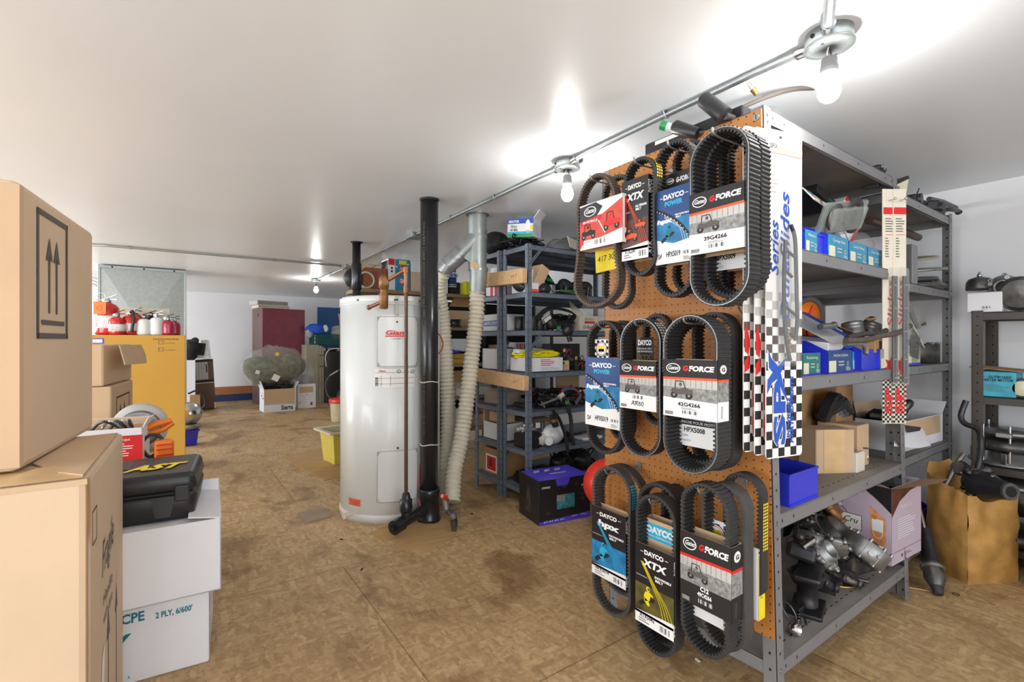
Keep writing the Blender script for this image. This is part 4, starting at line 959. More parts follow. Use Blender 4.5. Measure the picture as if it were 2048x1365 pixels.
# ---- bottom row
belt(1.41, 1193, 1290, 932, 1190, 'plain black belt hanging furthest left in the bottom row', wd=.036, m='rubber_grey', mid=1)
b10 = belt(1.33, 1184, 1262, 935, 1232, 'slim belt in a black sleeve with blue snowmobile, bottom row', wd=.036, mid=.95, band=('print_cyan', .74, .9), double=False, m='rubber_grey')
hook(1235, 935, HK + 'the two belts nearest the red float', at=b10)
sleeve(b10, 1184, 1252, 1022, 1163, lambda b, F, w, h: face_black(b, F, w, h, 'hpx', 'print_cyan', 'photo_blue', 'HPX5014', 'SNOWMOBILE'), lambda b, F, w, h: side_black(b, F, w, h, 'HPX'), label='black sleeve with blue snowmobile')
b11a = belt(1.4, 1322, 1366, 972, 1262, 'black belt behind the yellow and black sleeve, bottom row', wd=.036, mid=1)
b11 = belt(1.325, 1275, 1360, 968, 1290, 'belt carrying a light blue sleeve, bottom row', wd=.04, mid=.96, double=False)
sleeve(b11, 1288, 1352, 1045, 1098, lambda b, F, w, h: (b.rect(F, 0, 0, w, h, 'kraft'), b.rect(F, 0, h * .25, w, h * .85, 'print_cyan', .0009), b.text(F, w * .1, h * .5, h * .24, 'DAYCO', 'print_white', w=w * .84, bold=.06), b.text(F, w * .04, h * .34, h * .08, 'DRIVING PERFORMANCE', 'print_white', w=w * .9)), label='kraft sleeve with light blue band')
b12 = belt(1.275, 1271, 1352, 992, 1311, 'belt in a black sleeve with yellow snowmobile, bottom row', wd=.045, mid=.97, double=False)
hook(1352, 968, HK + 'the belts in the yellow and blue sleeves, bottom row', at=b12)
sleeve(b12, 1271, 1348, 1098, 1262, lambda b, F, w, h: face_black(b, F, w, h, 'XTX', 'print_yellow', 'photo_yellow', 'XTX5042', 'SNOWMOBILE'), lambda b, F, w, h: side_black(b, F, w, h, 'XTX'), label='black sleeve with yellow snowmobile')
b13 = belt(1.40, 1445, 1524, 947, 1200, 'belt with yellow lettering furthest back at the bottom right', wd=.036, mid=.97, band=('print_yellow', .42, .8), double=False)
sleeve(b13, 1440, 1517, 1085, 1225, lambda b, F, w, h: b.rect(F, 0, 0, w, h, 'print_white'), lambda b, F, w, h: (b.rect(F, 0, 0, w, h, 'print_yellow'), [b.rect(F, (i % 3) * w / 3, h * (.9 + .03 * (i // 3)), (i % 3 + 1) * w / 3, h * (.93 + .03 * (i // 3)), 'print_black' if i % 2 else 'print_white', .001) for i in range(9)], b.text(F, w * .6, h * .3, w * .3, 'MONOFLEX', 'print_teal', w=h * .5, rot=math.pi / 2)), depth=.03, label='yellow sleeve side with chequered top')
q = onX(1410, 1075, 1.37); t = MB(); t.box(0, .002, -.075, 0, -.02, .065, 'print_white'); face_mono(t, frame((0, 0, -.02), (0, -1, 0), (0, 0, 1)), .075, .085); t.build('emblem_card', loc=q, label='chequered card with yellow emblem inside the bottom row belts', cat='card sleeve')
b14 = belt(1.325, 1402, 1490, 968, 1300, 'wide belt with number HPX5020 in the bottom row stack', wd=.05, mid=.97, m='rubber_grey', double=False)
sleeve(b14, 1385, 1466, 1150, 1250, lambda b, F, w, h: (b.rect(F, 0, 0, w, h, 'print_white'), b.rect(F, 0, h * .7, w, h, 'black_card', .0009), b.text(F, w * .16, h * .34, h * .13, 'HPX5020', 'print_black', w=w * .5, bold=.03), b.text(F, w * .14, h * .24, h * .05, 'Made in USA', 'print_black', w=w * .3), b.bars(F, w * .78, h * .05, w * .96, h * .25)), lambda b, F, w, h: (b.rect(F, 0, 0, w, h, 'black_card'), b.text(F, w * .6, h * .1, w * .4, 'DAYCO', 'print_white', w=h * .4, rot=math.pi / 2, bold=.05)), depth=.055, label='pale sleeve printed HPX5020')
b15 = belt(1.27, 1361, 1458, 969, 1314, 'wide cog belt in the black C12 sleeve, bottom row', wd=.05, mid=.98)
hook(1452, 950, HK + 'the three thick belts of the bottom row', at=b15)
sleeve(b15, 1361, 1463, 1078, 1223, lambda b, F, w, h: (face_gforce(b, F, w, h, '', dark=True), b.text(F, w * .5, h * .25, h * .06, 'C12', 'print_white', w=w * .17, bold=.05, d=.0022, ctr=True), b.text(F, w * .5, h * .17, h * .055, '49C4266', 'print_white', w=w * .28, bold=.04, d=.0022, ctr=True)), lambda b, F, w, h: side_gforce(b, F, w, h, True), depth=.05, label='black sleeve printed C12 with red stripe')
# single empty hook
hook(1508, 624, 'empty steel peg hook sticking out above the middle of the pegboard', .09)
# ================================================================== cartons
def solid_carton(name, label, x, y, z, w_, d_, h_, rz=0, m='kraft', cat='carton', group=None, deco=None, bev=.004, seam=True, tilt=(0, 0), bulge=0):
    """closed carton, x y = middle of its base"""
    o = thing(name, label, cat, (x, y, z), group=group, rot=(tilt[0], tilt[1], rz)) if False else None
    b = MB(); b.box(-w_ / 2, w_ / 2, -d_ / 2, d_ / 2, 0, h_, m, bev)
    if deco: deco(b, w_, d_, h_)
    if seam:
        Ft = F_top(w_, d_, h_); b.rect(Ft, .01, d_ / 2 - .001, w_ - .01, d_ / 2 + .001, 'kraft_edge', .0006)
    return b.build(name, loc=(x, y, z), rot=(tilt[0], tilt[1], rz), label=label, cat=cat, group=group)
def open_carton(name, label, x, y, z, w_, d_, h_, rz=0, m='kraft', inner='kraft_dark', cat='carton', group=None, deco=None, flaps=(), t_=.004, flapm=None, tilt=(0, 0)):
    """open carton: flaps = (side, angle from upright outward in degrees, length)"""
    t = thing(name, label, cat, (x, y, z), group=group, rot=(tilt[0], tilt[1], rz))
    b = MB(); W2, D2 = w_ / 2, d_ / 2
    b.box(-W2, W2, -D2, D2, 0, t_, m)
    b.box(-W2, W2, -D2, -D2 + t_, 0, h_, m); b.box(-W2, W2, D2 - t_, D2, 0, h_, m); b.box(-W2, -W2 + t_, -D2, D2, 0, h_, m); b.box(W2 - t_, W2, -D2, D2, 0, h_, m)
    g = t_ + .0005
    b.box(-W2 + g, W2 - g, -D2 + t_, -D2 + g, t_, h_, inner); b.box(-W2 + g, W2 - g, D2 - g, D2 - t_, t_, h_, inner)
    if deco: deco(b, w_, d_, h_)
    b.build('carton_body', t)
    for side, ang, ln in flaps:
        a = R(ang); k = MB(); dz, do = math.cos(a) * ln, math.sin(a) * ln
        if side in 'fb':
            sg = -1 if side == 'f' else 1; X = T((0, sg * D2, h_)) @ Rx(-sg * a); k.box(-W2 + .003, W2 - .003, -.002, .002, 0, ln, flapm or m, 0, X); k.box(-W2 + .006, W2 - .006, -sg * .0028 - .0003, -sg * .0028 + .0003, .002, ln - .001, inner, 0, X)
        else:
            sg = -1 if side == 'l' else 1; X = T((sg * W2, 0, h_)) @ Ry(sg * a); k.box(-.002, .002, -D2 + .003, D2 - .003, 0, ln, flapm or m, 0, X)
        k.build('flap', t)
    return t
def corner_xy(cx_, cy_, w_, d_, rz, which=(1, -1)):      # centre of a w x d footprint whose given corner is at cx_, cy_
    v = Rz(rz) @ Vector((which[0] * w_ / 2, which[1] * d_ / 2, 0)); return cx_ - v.x, cy_ - v.y

# ---- foreground stack
wB, dB, hB = .56, .64, .85; rzB = R(-1.5); x, y = corner_xy(-.156, 1.385, wB, dB, rzB)
def dB_(b, w_, d_, h_):
    F = F_right(w_, d_, h_)
    b.outline(F, .06, h_ - .17, .12, h_ - .09, .004, 'print_grey')
    b.text(F, .2, h_ - .3, .09, 'Fragile', 'print_grey', w=.2, shear=.3, rot=math.pi / 2 * 0 + .12)
    for i, s_ in enumerate(('Handle', 'with care')): b.text(F, .22, h_ - .38 - .05 * i, .034, s_, 'print_grey', w=.16)
    for k in range(2):
        xx = .3 + .16 * k; b.rect(F, xx, h_ - .74, xx + .012, h_ - .5, 'print_grey'); b.poly(F, [(xx - .025, h_ - .5), (xx + .037, h_ - .5), (xx + .006, h_ - .42)], 'print_grey')
    b.poly(F, [(.17, h_ - .62), (.2, h_ - .5), (.24, h_ - .48), (.22, h_ - .6), (.24, h_ - .7), (.2, h_ - .78)], 'print_white', .001)
    b.rect(F, .0, 0, .03, h_, 'tape', .0012)
    b.rect(F_front(w_, d_, h_), 0, h_ - .012, w_, h_, 'kraft', .001)
t = thing('moving_carton', 'large kraft carton in the left foreground, lower one, with marks on its right side', 'carton', (x, y, 0), rzB, 'foreground moving cartons')
b = MB(); b.box(-wB / 2, wB / 2, -dB / 2, dB / 2, 0, hB, 'kraft_pale', .014); dB_(b, wB, dB, hB); b.build('carton_body', t)
b = MB(); n = 12; rn = random.Random(4)
pts = []
for i in range(n + 1):
    u = -wB / 2 + .02 + (wB - .03) * i / n; pts.append((u, -dB / 2 + .008, hB + .002)); pts.append((u, -dB / 2 + .09 + .01 * rn.random(), hB + .004 + (.012 if i % 3 == 1 else 0))); pts.append((u, -dB / 2 + .16 + .02 * rn.random(), hB + .003))
b.add(pts, [(3 * i + k, 3 * i + 3 + k, 3 * i + 4 + k, 3 * i + 1 + k) for i in range(n) for k in (0, 1)], 'tape', True); b.build('top_tape', t, label='crumpled tape along the top edge')
b = MB(); F = frame((wB / 2 - .01, -dB / 2 + .02, hB + .002), (0, 1, 0), (-1, 0, 0)); b.poly(F, [(0, 0), (dB - .06, 0), (dB - .08, .1), (.2, .12), (.06, .05)], 'kraft', .001, .003); b.build('top_flap', t)

wA, dA, hA = .52, .6, .655; rzA = R(-6); x, y = corner_xy(-.285, 1.51, wA, dA, rzA)
t = thing('moving_carton', 'large kraft carton in the left foreground, upper one, with printed up arrows', 'carton', (x, y, hB + .006), rzA, 'foreground moving cartons')
b = MB(); b.box(-wA / 2, wA / 2, -dA / 2, dA / 2, 0, hA, 'kraft_pale', .016)
F = F_right(wA, dA, hA); f0, f1, g0, g1 = .19, .37, .3, .63
b.outline(F, .1, .3, .33, .62, .014, 'print_grey', .002)
for xx in (.18, .235): b.rect(F, xx, .365, xx + .01, .51, 'print_grey', .002); b.poly(F, [(xx - .018, .5), (xx + .028, .5), (xx + .005, .56)], 'print_grey', .002)
b.rect(F, .13, .335, .3, .347, 'print_grey', .002)
b.build('carton_body', t)
b = MB(); b.box(wA / 2 - .07, wA / 2 + .0015, -dA / 2 - .0015, -dA / 2 + .02, .01, hA - .01, 'kraft', .001); b.build('corner_tape', t, label='buff paper tape along the near corner')

# ---- white cartons with the black case
w1, d1, h1 = .52, .38, .262; rz1 = R(-5); x, y = corner_xy(.1, 2.03, w1, d1, rz1)
def dW(b, w_, d_, h_):
    F = F_front(w_, d_, h_); b.text(F, .365, .2, .02, "2 PLY, 6/600'", 'print_teal', w=.105, bold=.03)
    b.text(F, .235, .205, .032, 'C/CPE', 'print_teal', w=.1, bold=.03); b.poly(F, [(.24, .14), (.285, .17), (.3, .17), (.265, .13)], 'print_teal'); b.text(F, .29, .02, .014, 's', 'print_teal')
    F = F_right(w_, d_, h_); b.text(F, .05, .03, .03, 'VERBATEX', 'print_teal', w=.2, rot=math.pi / 2, bold=.03)
solid_carton('paper_carton', 'white carton with teal printing on the floor, bottom of the pair', x, y, 0, w1, d1, h1, rz1, 'white_card', group='white cartons under the black case', deco=dW, bev=.006)
rz2 = R(-3); x, y = corner_xy(.135, 2.0, .54, .38, rz2)
open_carton('paper_carton', 'plain white carton resting on the teal printed carton', x, y, h1 + .001, .54, .38, .255, rz2, 'white_card', 'white_card', group='white cartons under the black case', flaps=(('r', -80, .1), ('b', 6, .05)))
b = MB().box(-.262, .262, -.18, .18, 0, .004, 'white_card'); b.build('lid_sheet', loc=(x, y, h1 + .2495), rz=rz2, label='white flat cardboard sheet under the black case', cat='sheet')
# black case
wc, dc, hc = .56, .355, .165; rzc = R(-6); x, y = corner_xy(.065, 2.045, wc, dc, rzc); zc_ = h1 + .256
t = thing('tool_case', 'black plastic tool case with yellow lettering lying on the white carton', 'tool case', (x, y, zc_), rzc)
def rbox(b, w_, d_, z0, z1, m, taper, r, n=6):
    prof = [(z0, -.012), (z0 + .012, 0), (z1 - .018, taper), (z1 - .006, taper - .006), (z1, taper - .018)]
    vs_ = []; k4 = 4 * (n + 1)
    for z, off in prof:
        a, c, rr = w_ / 2 + off, d_ / 2 + off, max(.004, r + off)
        for q, (sx, sy, a0) in enumerate(((1, 1, 0), (-1, 1, 90), (-1, -1, 180), (1, -1, 270))):
            for i in range(n + 1):
                an = R(a0 + 90 * i / n); vs_.append((sx * (a - rr) + rr * math.cos(an), sy * (c - rr) + rr * math.sin(an), z))
    fs = [(j * k4 + i, j * k4 + (i + 1) % k4, (j + 1) * k4 + (i + 1) % k4, (j + 1) * k4 + i) for j in range(len(prof) - 1) for i in range(k4)]
    b.add(vs_, fs, m, True); b.add(vs_[:k4], [tuple(range(k4))[::-1]], m); b.add(vs_[-k4:], [tuple(range(k4))], m)
b = MB(); rbox(b, wc - .02, dc - .02, 0, .098, 'black_plastic', .01, .035)
for xx in (-.02, wc / 2 - .1): b.add([(xx - .035, -dc / 2 - .002, .09), (xx + .035, -dc / 2 - .002, .09), (xx + .022, -dc / 2 - .006, .02), (xx - .022, -dc / 2 - .006, .02), (xx - .035, -dc / 2 + .02, .09), (xx + .035, -dc / 2 + .02, .09), (xx + .022, -dc / 2 + .02, .02), (xx - .022, -dc / 2 + .02, .02)], [(0, 3, 2, 1), (0, 4, 7, 3), (1, 2, 6, 5), (3, 7, 6, 2)], 'black_plastic')
b.build('case_base', t)
b = MB(); rbox(b, wc, dc, .1, hc, 'black_plastic', -.006, .035)
b.box(-.24, .06, -.035 + .0, .075, hc - .001, hc + .003, 'black_plastic', .002)
F = F_top(wc, dc, hc + .003); 
b.text(F, .33, .1, .08, 'AST', 'print_yellow', w=.165, bold=.05, shear=.3, d=.001)
b.build('case_lid', t)
MB().box(-wc / 2 + .02, wc / 2 - .02, -dc / 2 - .003, dc / 2 + .003, .096, .103, 'black_matte', .002).build('seal', t)
for xx in (.05, wc / 2 - .045): MB().box(xx - .022, xx + .022, -dc / 2 - .012, -dc / 2 + .004, .07, .125, 'black_plastic', .005).build('latch', t)
b = MB(); b.tube([(-.16, -dc / 2, .085), (-.16, -dc / 2 - .03, .085), (-.04, -dc / 2 - .03, .085), (-.04, -dc / 2, .085)], .009, 'black_plastic', 8); b.build('handle', t)

# ---- behind the case
solid_carton('carton', 'plain kraft carton hidden mostly behind the white cartons', -.36, 2.72, 0, .6, .46, .63, R(-3), 'kraft')
q = onY(262, 900, 2.62)
def dR(b, w_, d_, h_):
    F = F_front(w_, d_, h_); b.rect(F, .3 * w_, 0, w_, h_ * .8, 'print_red', .0008); b.lines(F, .45 * w_, .03, .9 * w_, h_ * .6, 6, 'print_white', d=.0014); b.text(F, .7 * w_, h_ * .66, .012, 'Aqua', 'print_white', w=.03)
X_ = onY(292, 900, 2.6).x
open_carton('small_carton', 'small red and white open carton of wires behind the black case', X_ - .12, 2.66, .632, .24, .14, .15, R(-8), 'white_card', 'kraft', deco=dR, flaps=(('r', 25, .04), ('b', 10, .03)))
b = MB()
for i in range(5): b.tube(spline([(-.08 + .03 * i, -.02, 0), (-.06 + .03 * i, .02, .04), (-.02 + .02 * i, -.02, .07), (.03 + .01 * i, .02, .03)], 5), .006, 'glass_lens' if i % 2 else 'iron', 6)
b.build('bracket_bundle', loc=(X_ - .12, 2.66, .74), label='bright metal brackets poking out of the small red carton', cat='brackets')
q = onY(300, 880, 2.78)
t = thing('work_lamp_drum', 'round grey drum housing behind the small red carton', 'drum', (q.x - .04, 2.86, .632))
b = MB(); b.lathe([(.001, -.05), (.106, -.05), (.11, -.04), (.11, .04), (.106, .05), (.001, .05)], 'grille', 32, X=T((0, 0, .111)) @ Rx(R(90))); b.build('housing', t)
b = MB(); b.lathe([(.001, .052), (.07, .052), (.085, .05)], 'alu', 28, X=T((0, 0, .111)) @ Rx(R(90))); b.build('face_plate', t)
t = thing('spring_clamp', 'orange plastic clamp lying over the grey drum', 'clamp', onY(300, 858, 2.68), R(0))
b = MB()
b.tube([(-.09, 0, -.025), (-.03, 0, 0), (.03, 0, .02), (.08, 0, .03)], [.008, .014, .016, .012], 'orange', 10); b.tube([(-.085, .0, -.045), (-.02, 0, -.028), (.05, 0, -.008), (.085, 0, .018)], [.008, .012, .012, .01], 'orange', 10); b.build('jaws', t)
b = MB(); b.cyl((-.09, -.02, -.035), (-.09, .02, -.035), .012, 'iron', 10); b.build('pivot', t)
q = onY(328, 905, 2.6); b = MB(); b.box(-.035, .035, -.03, .03, 0, .085, 'orange', .012)
for z in (.02, .045, .065): b.box(-.03, .03, -.033, -.028, z, z + .006, 'lid_red', .001)
b.build('orange_block', loc=(q.x, 2.6, .632), rz=R(6), label='orange ribbed plastic block at the right of the grey drum', cat='plastic block')
b = MB(); b.tube(spline([(.0, 0, 0), (.03, 0, .03), (.04, 0, .08), (.0, 0, .1), (-.03, 0, .06), (-.01, 0, .01), (.03, 0, -.0)], 5), .007, 'black_plastic', 8); q = onY(301, 905, 2.64); b.build('cable_loop', loc=(q.x, 2.62, .64), label='black cable loop between red carton and orange block', cat='cable')

# ---- kraft stack left of the yellow carton
G = 'kraft cartons stacked behind the foreground pair'
def dS(b, w_, d_, h_):
    F = F_right(w_, d_, h_); b.outline(F, .1, .06, .4, h_ - .06, .008, 'print_black'); 
    for xx in (.18, .27): b.rect(F, xx, .12, xx + .01, h_ - .14, 'print_black'); b.poly(F, [(xx - .02, h_ - .15), (xx + .03, h_ - .15), (xx + .005, h_ - .1)], 'print_black')
    F = F_front(w_, d_, h_); 
    for k in range(3): b.rect(F, w_ - .12, h_ - .12 - .022 * k, w_ - .075, h_ - .113 - .022 * k, 'print_black')
x, y = corner_xy(-.25, 3.0, .5, .5, R(-6))
solid_carton('stacked_carton', 'kraft carton on the floor at the bottom of the hidden stack', x, y, 0, .5, .5, .45, R(-6), 'kraft', group=G)
solid_carton('stacked_carton', 'kraft carton with printed arrows, middle of the stack left of the yellow carton', x, y, .452, .5, .5, .478, R(-6), 'kraft', group=G, deco=dS, bev=.008)
solid_carton('stacked_carton', 'top kraft carton of the stack left of the yellow carton', x - .01, y + .01, .932, .49, .49, .2, R(-9), 'kraft', group=G, bev=.01)
b = MB(); F = frame((0, 0, 0), (0, 1, 0), (.28, 0, -1)); b.poly(F, [(0, 0), (.42, 0), (.44, .06), (.4, .11), (-.02, .1)], 'kraft', 0, .004); b.build('loose_flap', loc=(x + .25, y - .24, 1.13), rz=R(-9), label='loose cardboard flap bent down on the side of the kraft stack', cat='flap')

# ---- yellow sound panel carton
xr, YS = .075, 5.08; wS, hS, dS_ = 1.28, 1.2, .42
x0_ = xr - wS
def dY(b, w_, d_, h_):
    F = F_front(w_, d_, h_)
    def fx(px, py): p = onY(px, py, YS); return p.x - x0_, p.z
    for s_, px, py, pw, hh in (('Sound', 255, 819, 293, .036), ('Absorbent Panels', 221, 830, 324, .036), ('Display', 253, 842, 295, .036)):
        a = fx(px, py); c = fx(pw, py); b.text(F, a[0], a[1], hh, s_, 'print_grey', w=c[0] - a[0], bold=.025)
    a = fx(306, 680); c = fx(357, 680); b.text(F, a[0], a[1], .014, 'Sound Absorbent Panels', 'print_grey', w=c[0] - a[0], bold=.02)
    for py, tt in ((689, '4 x 12 panels'), (703, '4 x 24 panels')):
        a = fx(317, py); b.outline(F, a[0], a[1], a[0] + .035, a[1] + .03, .003, 'print_grey'); b.text(F, a[0] + .045, a[1] + .006, .011, tt, 'print_grey', w=.07)
    a = fx(185, 688); c = fx(208, 677); b.rect(F, a[0], a[1], c[0], c[1], 'violet', .001); b.rect(F, a[0], a[1] + .008, c[0] - .01, c[1] - .008, 'print_white', .0016)
    b.rect(F, .6, 0, .604, h_, 'kraft_dark', .0008)
t = solid_carton('panel_carton', 'tall flat yellow carton printed sound absorbent panels display', x0_ + wS / 2, YS + dS_ / 2, 0, wS, dS_, hS, 0, 'yellow_card', deco=dY, bev=.005)

def extinguisher(label, px, pyb, Y, r, hb, m, top='small', band=True, tag=None, hose=False):
    q = onY(px, 668, Y); z = hS + .001
    t = thing('fire_extinguisher', label, 'fire extinguisher', (q.x, Y, z), random.Random(int(px)).uniform(-.5, .5), 'fire extinguishers on the yellow carton')
    b = MB(); b.lathe([(r * .8, 0), (r * .97, .006), (r, .02), (r, hb * .72), (r * .93, hb * .83), (r * .7, hb * .93), (r * .3, hb), (.001, hb)], m, 24); b.build('cylinder', t)
    if band:
        b = MB(); b.lathe([(r + .0008, hb * .2), (r + .0008, hb * .58)], 'print_white', 24); a = Vector((0, -r - .0012, hb * .2)); F = frame((-r * .5, -r * .9 - .002, hb * .2), (1, 0, 0), (0, 0, 1))
        b.lines(F, .0, hb * .04, r * .9, hb * .3, 5, 'print_red' if m == 'red_paint' else 'print_grey', d=.004); b.build('label_band', t, label='white printed label band')
    b = MB(); b.lathe([(r * .3, hb - .004), (r * .34, hb + .008), (r * .25, hb + .03), (r * .1, hb + .035)], 'chrome' if top != 'black' else 'black_plastic', 14); b.build('valve_head', t)
    b = MB(); mm = 'black_plastic' if top in ('small', 'black') else 'chrome'; s_ = r / .055
    b.box(-.006 * s_, .05 * s_, -.006, .006, hb + .022, hb + .028, mm, .001); b.box(-.006 * s_, .055 * s_, -.006, .006, 0, .005, mm, .001, T((0, 0, hb + .035)) @ Ry(R(-22))); b.build('lever', t)
    b = MB(); b.cyl((-.012, -r * .2, hb + .015), (-.012, -r * .2 - .016, hb + .015), .011, 'chrome', 14); b.cyl((-.012, -r * .2 - .016, hb + .015), (-.012, -r * .2 - .018, hb + .015), .009, 'print_white', 14); b.build('gauge', t)
    if top == 'ring':
        b = MB(); b.tube([(-.045 + .03 * math.cos(i / 16 * 6.283), 0, hb + .05 + .03 * math.sin(i / 16 * 6.283)) for i in range(16)], .0025, 'chrome', 6, closed=True); b.build('pull_ring', t)
    if hose: b = MB(); b.tube(spline([(0, -.01, hb + .02), (.02, -r * .8, hb + .03), (.03, -r * 1.15, hb * .8), (.02, -r * 1.2, hb * .3), (.02, -r * 1.15, .02)], 5), .011, 'black_plastic', 8); b.build('hose', t)
    if tag: b = MB(); b.box(-.045, .045, -r - .012, -r - .009, hb * .62, hb * 1.0, 'tag_orange', .001); F = frame((-.045, -r - .0122, hb * .62), (1, 0, 0), (0, 0, 1)); b.ring(F, .045, .05, .02, .004, 'print_red'); b.lines(F, .02, .09, .07, .12, 2, 'print_red'); b.build('paper_tag', t, label='orange paper tag')
    return t
extinguisher('large red fire extinguisher with an orange paper tag', 215, 668, 5.2, .082, .27, 'red_paint', 'ring', tag=True)
extinguisher('small bright red extinguisher right of the large tagged one', 234, 668, 5.13, .056, .15, 'red_paint', 'small')
extinguisher('red extinguisher with black hose in the middle of the row', 261, 668, 5.18, .062, .17, 'red_paint', 'chrome', hose=True)
extinguisher('white extinguisher, left one of the white pair', 288, 668, 5.15, .052, .14, 'white_gloss', 'black', band=False)
extinguisher('white extinguisher, right one of the white pair, chrome top', 313, 668, 5.15, .052, .155, 'white_gloss', 'chrome', band=False)
extinguisher('crimson extinguisher beside the white pair', 336, 668, 5.15, .05, .13, 'crimson', 'small', band=False)
extinguisher('slimmer crimson extinguisher at the right end of the row', 350, 668, 5.3, .042, .125, 'crimson', 'small', band=False)
extinguisher('red extinguisher standing behind the row, left of the white pair', 272, 668, 5.36, .05, .19, 'red_paint', 'small', band=False)
extinguisher('dark topped extinguisher standing behind the white pair', 302, 668, 5.36, .045, .17, 'iron2', 'black', band=False)
for (px, mm, la) in ((283, 'green_bright', 'small green plastic nozzle lying among the fire extinguishers'), (306, 'tag_orange', 'small orange plastic horn lying among the fire extinguishers'), (268, 'print_yellow', 'yellow safety tag behind the black hose extinguisher')):
    q = onY(px, 645, 5.28); b = MB(); b.tube([(-.04, 0, .0), (.0, 0, .02), (.04, 0, .01)], [.008, .016, .02], mm, 10); b.build('nozzle', loc=(q.x, 5.27, q.z), rz=.3, label=la, cat='nozzle')
q = onY(285, 628, 5.43); b = MB(); b.box(-.2, .2, -.012, .012, 0, .245, 'cream_card', .003); b.build('white_board', loc=(q.x, 5.45, hS + .001), label='off white board standing behind the fire extinguishers', cat='board')

# ---- right of the yellow carton, further back
q = onY(407, 818, 9.5); x0, x1 = onY(383, 800, 9.5).x, onY(431, 800, 9.5).x; W_ = x1 - x0; H_ = onY(407, 721, 9.5).z
def dP(b, w_, d_, h_):
    F = F_front(w_, d_, h_)
    b.rect(F, 0, 0, w_, h_, 'slat_brown', .0006); b.rect(F, 0, h_ - .035, w_, h_, 'print_black', .001); b.rect(F, 0, h_ * .54, w_, h_ * .59, 'print_black', .001); b.rect(F, 0, h_ * .525, w_, h_ * .535, 'print_white', .001)
    b.rect(F, w_ * .2, h_ * .6, w_ * .76, h_ * .95, 'grille', .001)
    for k in range(4): b.rect(F, w_ * (.24 + .13 * k), h_ * .61, w_ * (.25 + .13 * k), h_ * .94, 'print_grey', .0015)
    b.rect(F, w_ * .68, h_ * .74, w_ * .73, h_ * .9, 'print_black', .002); b.rect(F, w_ * .94, 0, w_, h_ * .12, 'print_white', .0015)
    F = F_left(w_, d_, h_); b.rect(F, 0, 0, d_, h_, 'white_card', .0006)
solid_carton('picture_carton', 'tall carton with brown slatted picture leaning by the end wall', (x0 + x1) / 2, 9.66, .01, W_, .3, H_, R(3), 'white_card', deco=dP, tilt=(0, R(-3)), seam=False)
q = onY(383, 719, 9.2); solid_carton('carton', 'narrow white carton standing left of the brown slatted picture carton', onY(376, 719, 9.3).x, 9.45, 0, .2, .3, H_ + .01, 0, 'white_card')
q = onY(400, 714, 9.55)
t = thing('plastic_housing', 'cracked white plastic housing on top of the slatted picture carton', 'housing', (q.x, 9.62, H_ + .03), R(-10))
b = MB(); b.box(-.13, .15, -.12, .12, 0, .05, 'white_gloss', .01); b.box(.06, .15, -.12, .12, .04, .3, 'white_gloss', .01, Ry(R(-6))); b.box(-.1, .1, -.08, .1, .04, .16, 'grille', .02); b.build('shell', t)
b = MB(); b.box(-.09, .07, -.13, -.1, .06, .26, 'iron2', .01, Ry(R(8))); b.build('vent_insert', t)
b = MB(); b.ball((0, 0, .16), .17, 'black_matte', 16, 12, (.75, .6, 1.05)); b.ball((.06, 0, .3), .09, 'black_matte', 12, 8, (1, .8, .6))
for v in b.v: v += noise.noise_vector(v * 14) * .03
b.build('black_bag', loc=(onY(380, 700, 9.35).x, 9.42, H_ + .02), label='slumped black fabric bag on top of the white carton', cat='bag')
q = onY(380, 872, 6.3)
b = MB(); b.add([(-.1, -.08, 0), (.08, -.08, 0), (.08, .08, 0), (-.1, .08, 0), (-.12, -.1, .17), (.1, -.1, .17), (.1, .1, .17), (-.12, .1, .17)], [(0, 3, 2, 1), (0, 1, 5, 4), (1, 2, 6, 5), (2, 3, 7, 6), (3, 0, 4, 7), (4, 5, 6, 7)], 'bin_blue'); b.box(-.13, .11, -.11, .11, .16, .175, 'bin_blue', .003); b.build('blue_container', loc=(q.x - .02, 6.4, 0), label='bright blue plastic container on the floor right of the yellow carton', cat='container')
t = thing('headlamp_unit', 'round reflector headlamp resting on the blue container', 'headlamp', (q.x + .0, 6.36, .18), R(20))
b = MB(); b.lathe([(.02, .1), (.07, .08), (.12, .02), (.13, 0)], 'chrome', 24, X=T((0, 0, .17)) @ Rx(R(90))); b.build('shell', t)
b = MB(); b.lathe([(.125, -.001), (.12, -.012), (.08, -.02), (.0001, -.024)], 'glass_lens', 24, X=T((0, 0, .17)) @ Rx(R(90))); b.build('lens', t)
b = MB(); b.lathe([(.08, .0), (.1, .02), (.1, .05), (.07, .055)], 'alu', 20); b.build('stand_ring', t)
q = onY(397, 800, 8.6); b = MB(); b.tube(spline([(-.12, 0, .3), (.0, 0, .34), (.09, 0, .24), (.1, 0, .1), (.02, 0, .02), (-.06, 0, .0)], 6), .014, 'black_plastic', 8); b.build('black_hose', loc=(q.x, 9.1, .02), label='black hose loop in front of the slatted picture carton', cat='hose')
q = onY(392, 815, 8.8); solid_carton('small_carton', 'small olive carton low in front of the slatted picture carton', onY(391, 800, 9.0).x, 9.25, 0, .14, .1, .28, 0, 'kraft_dark')
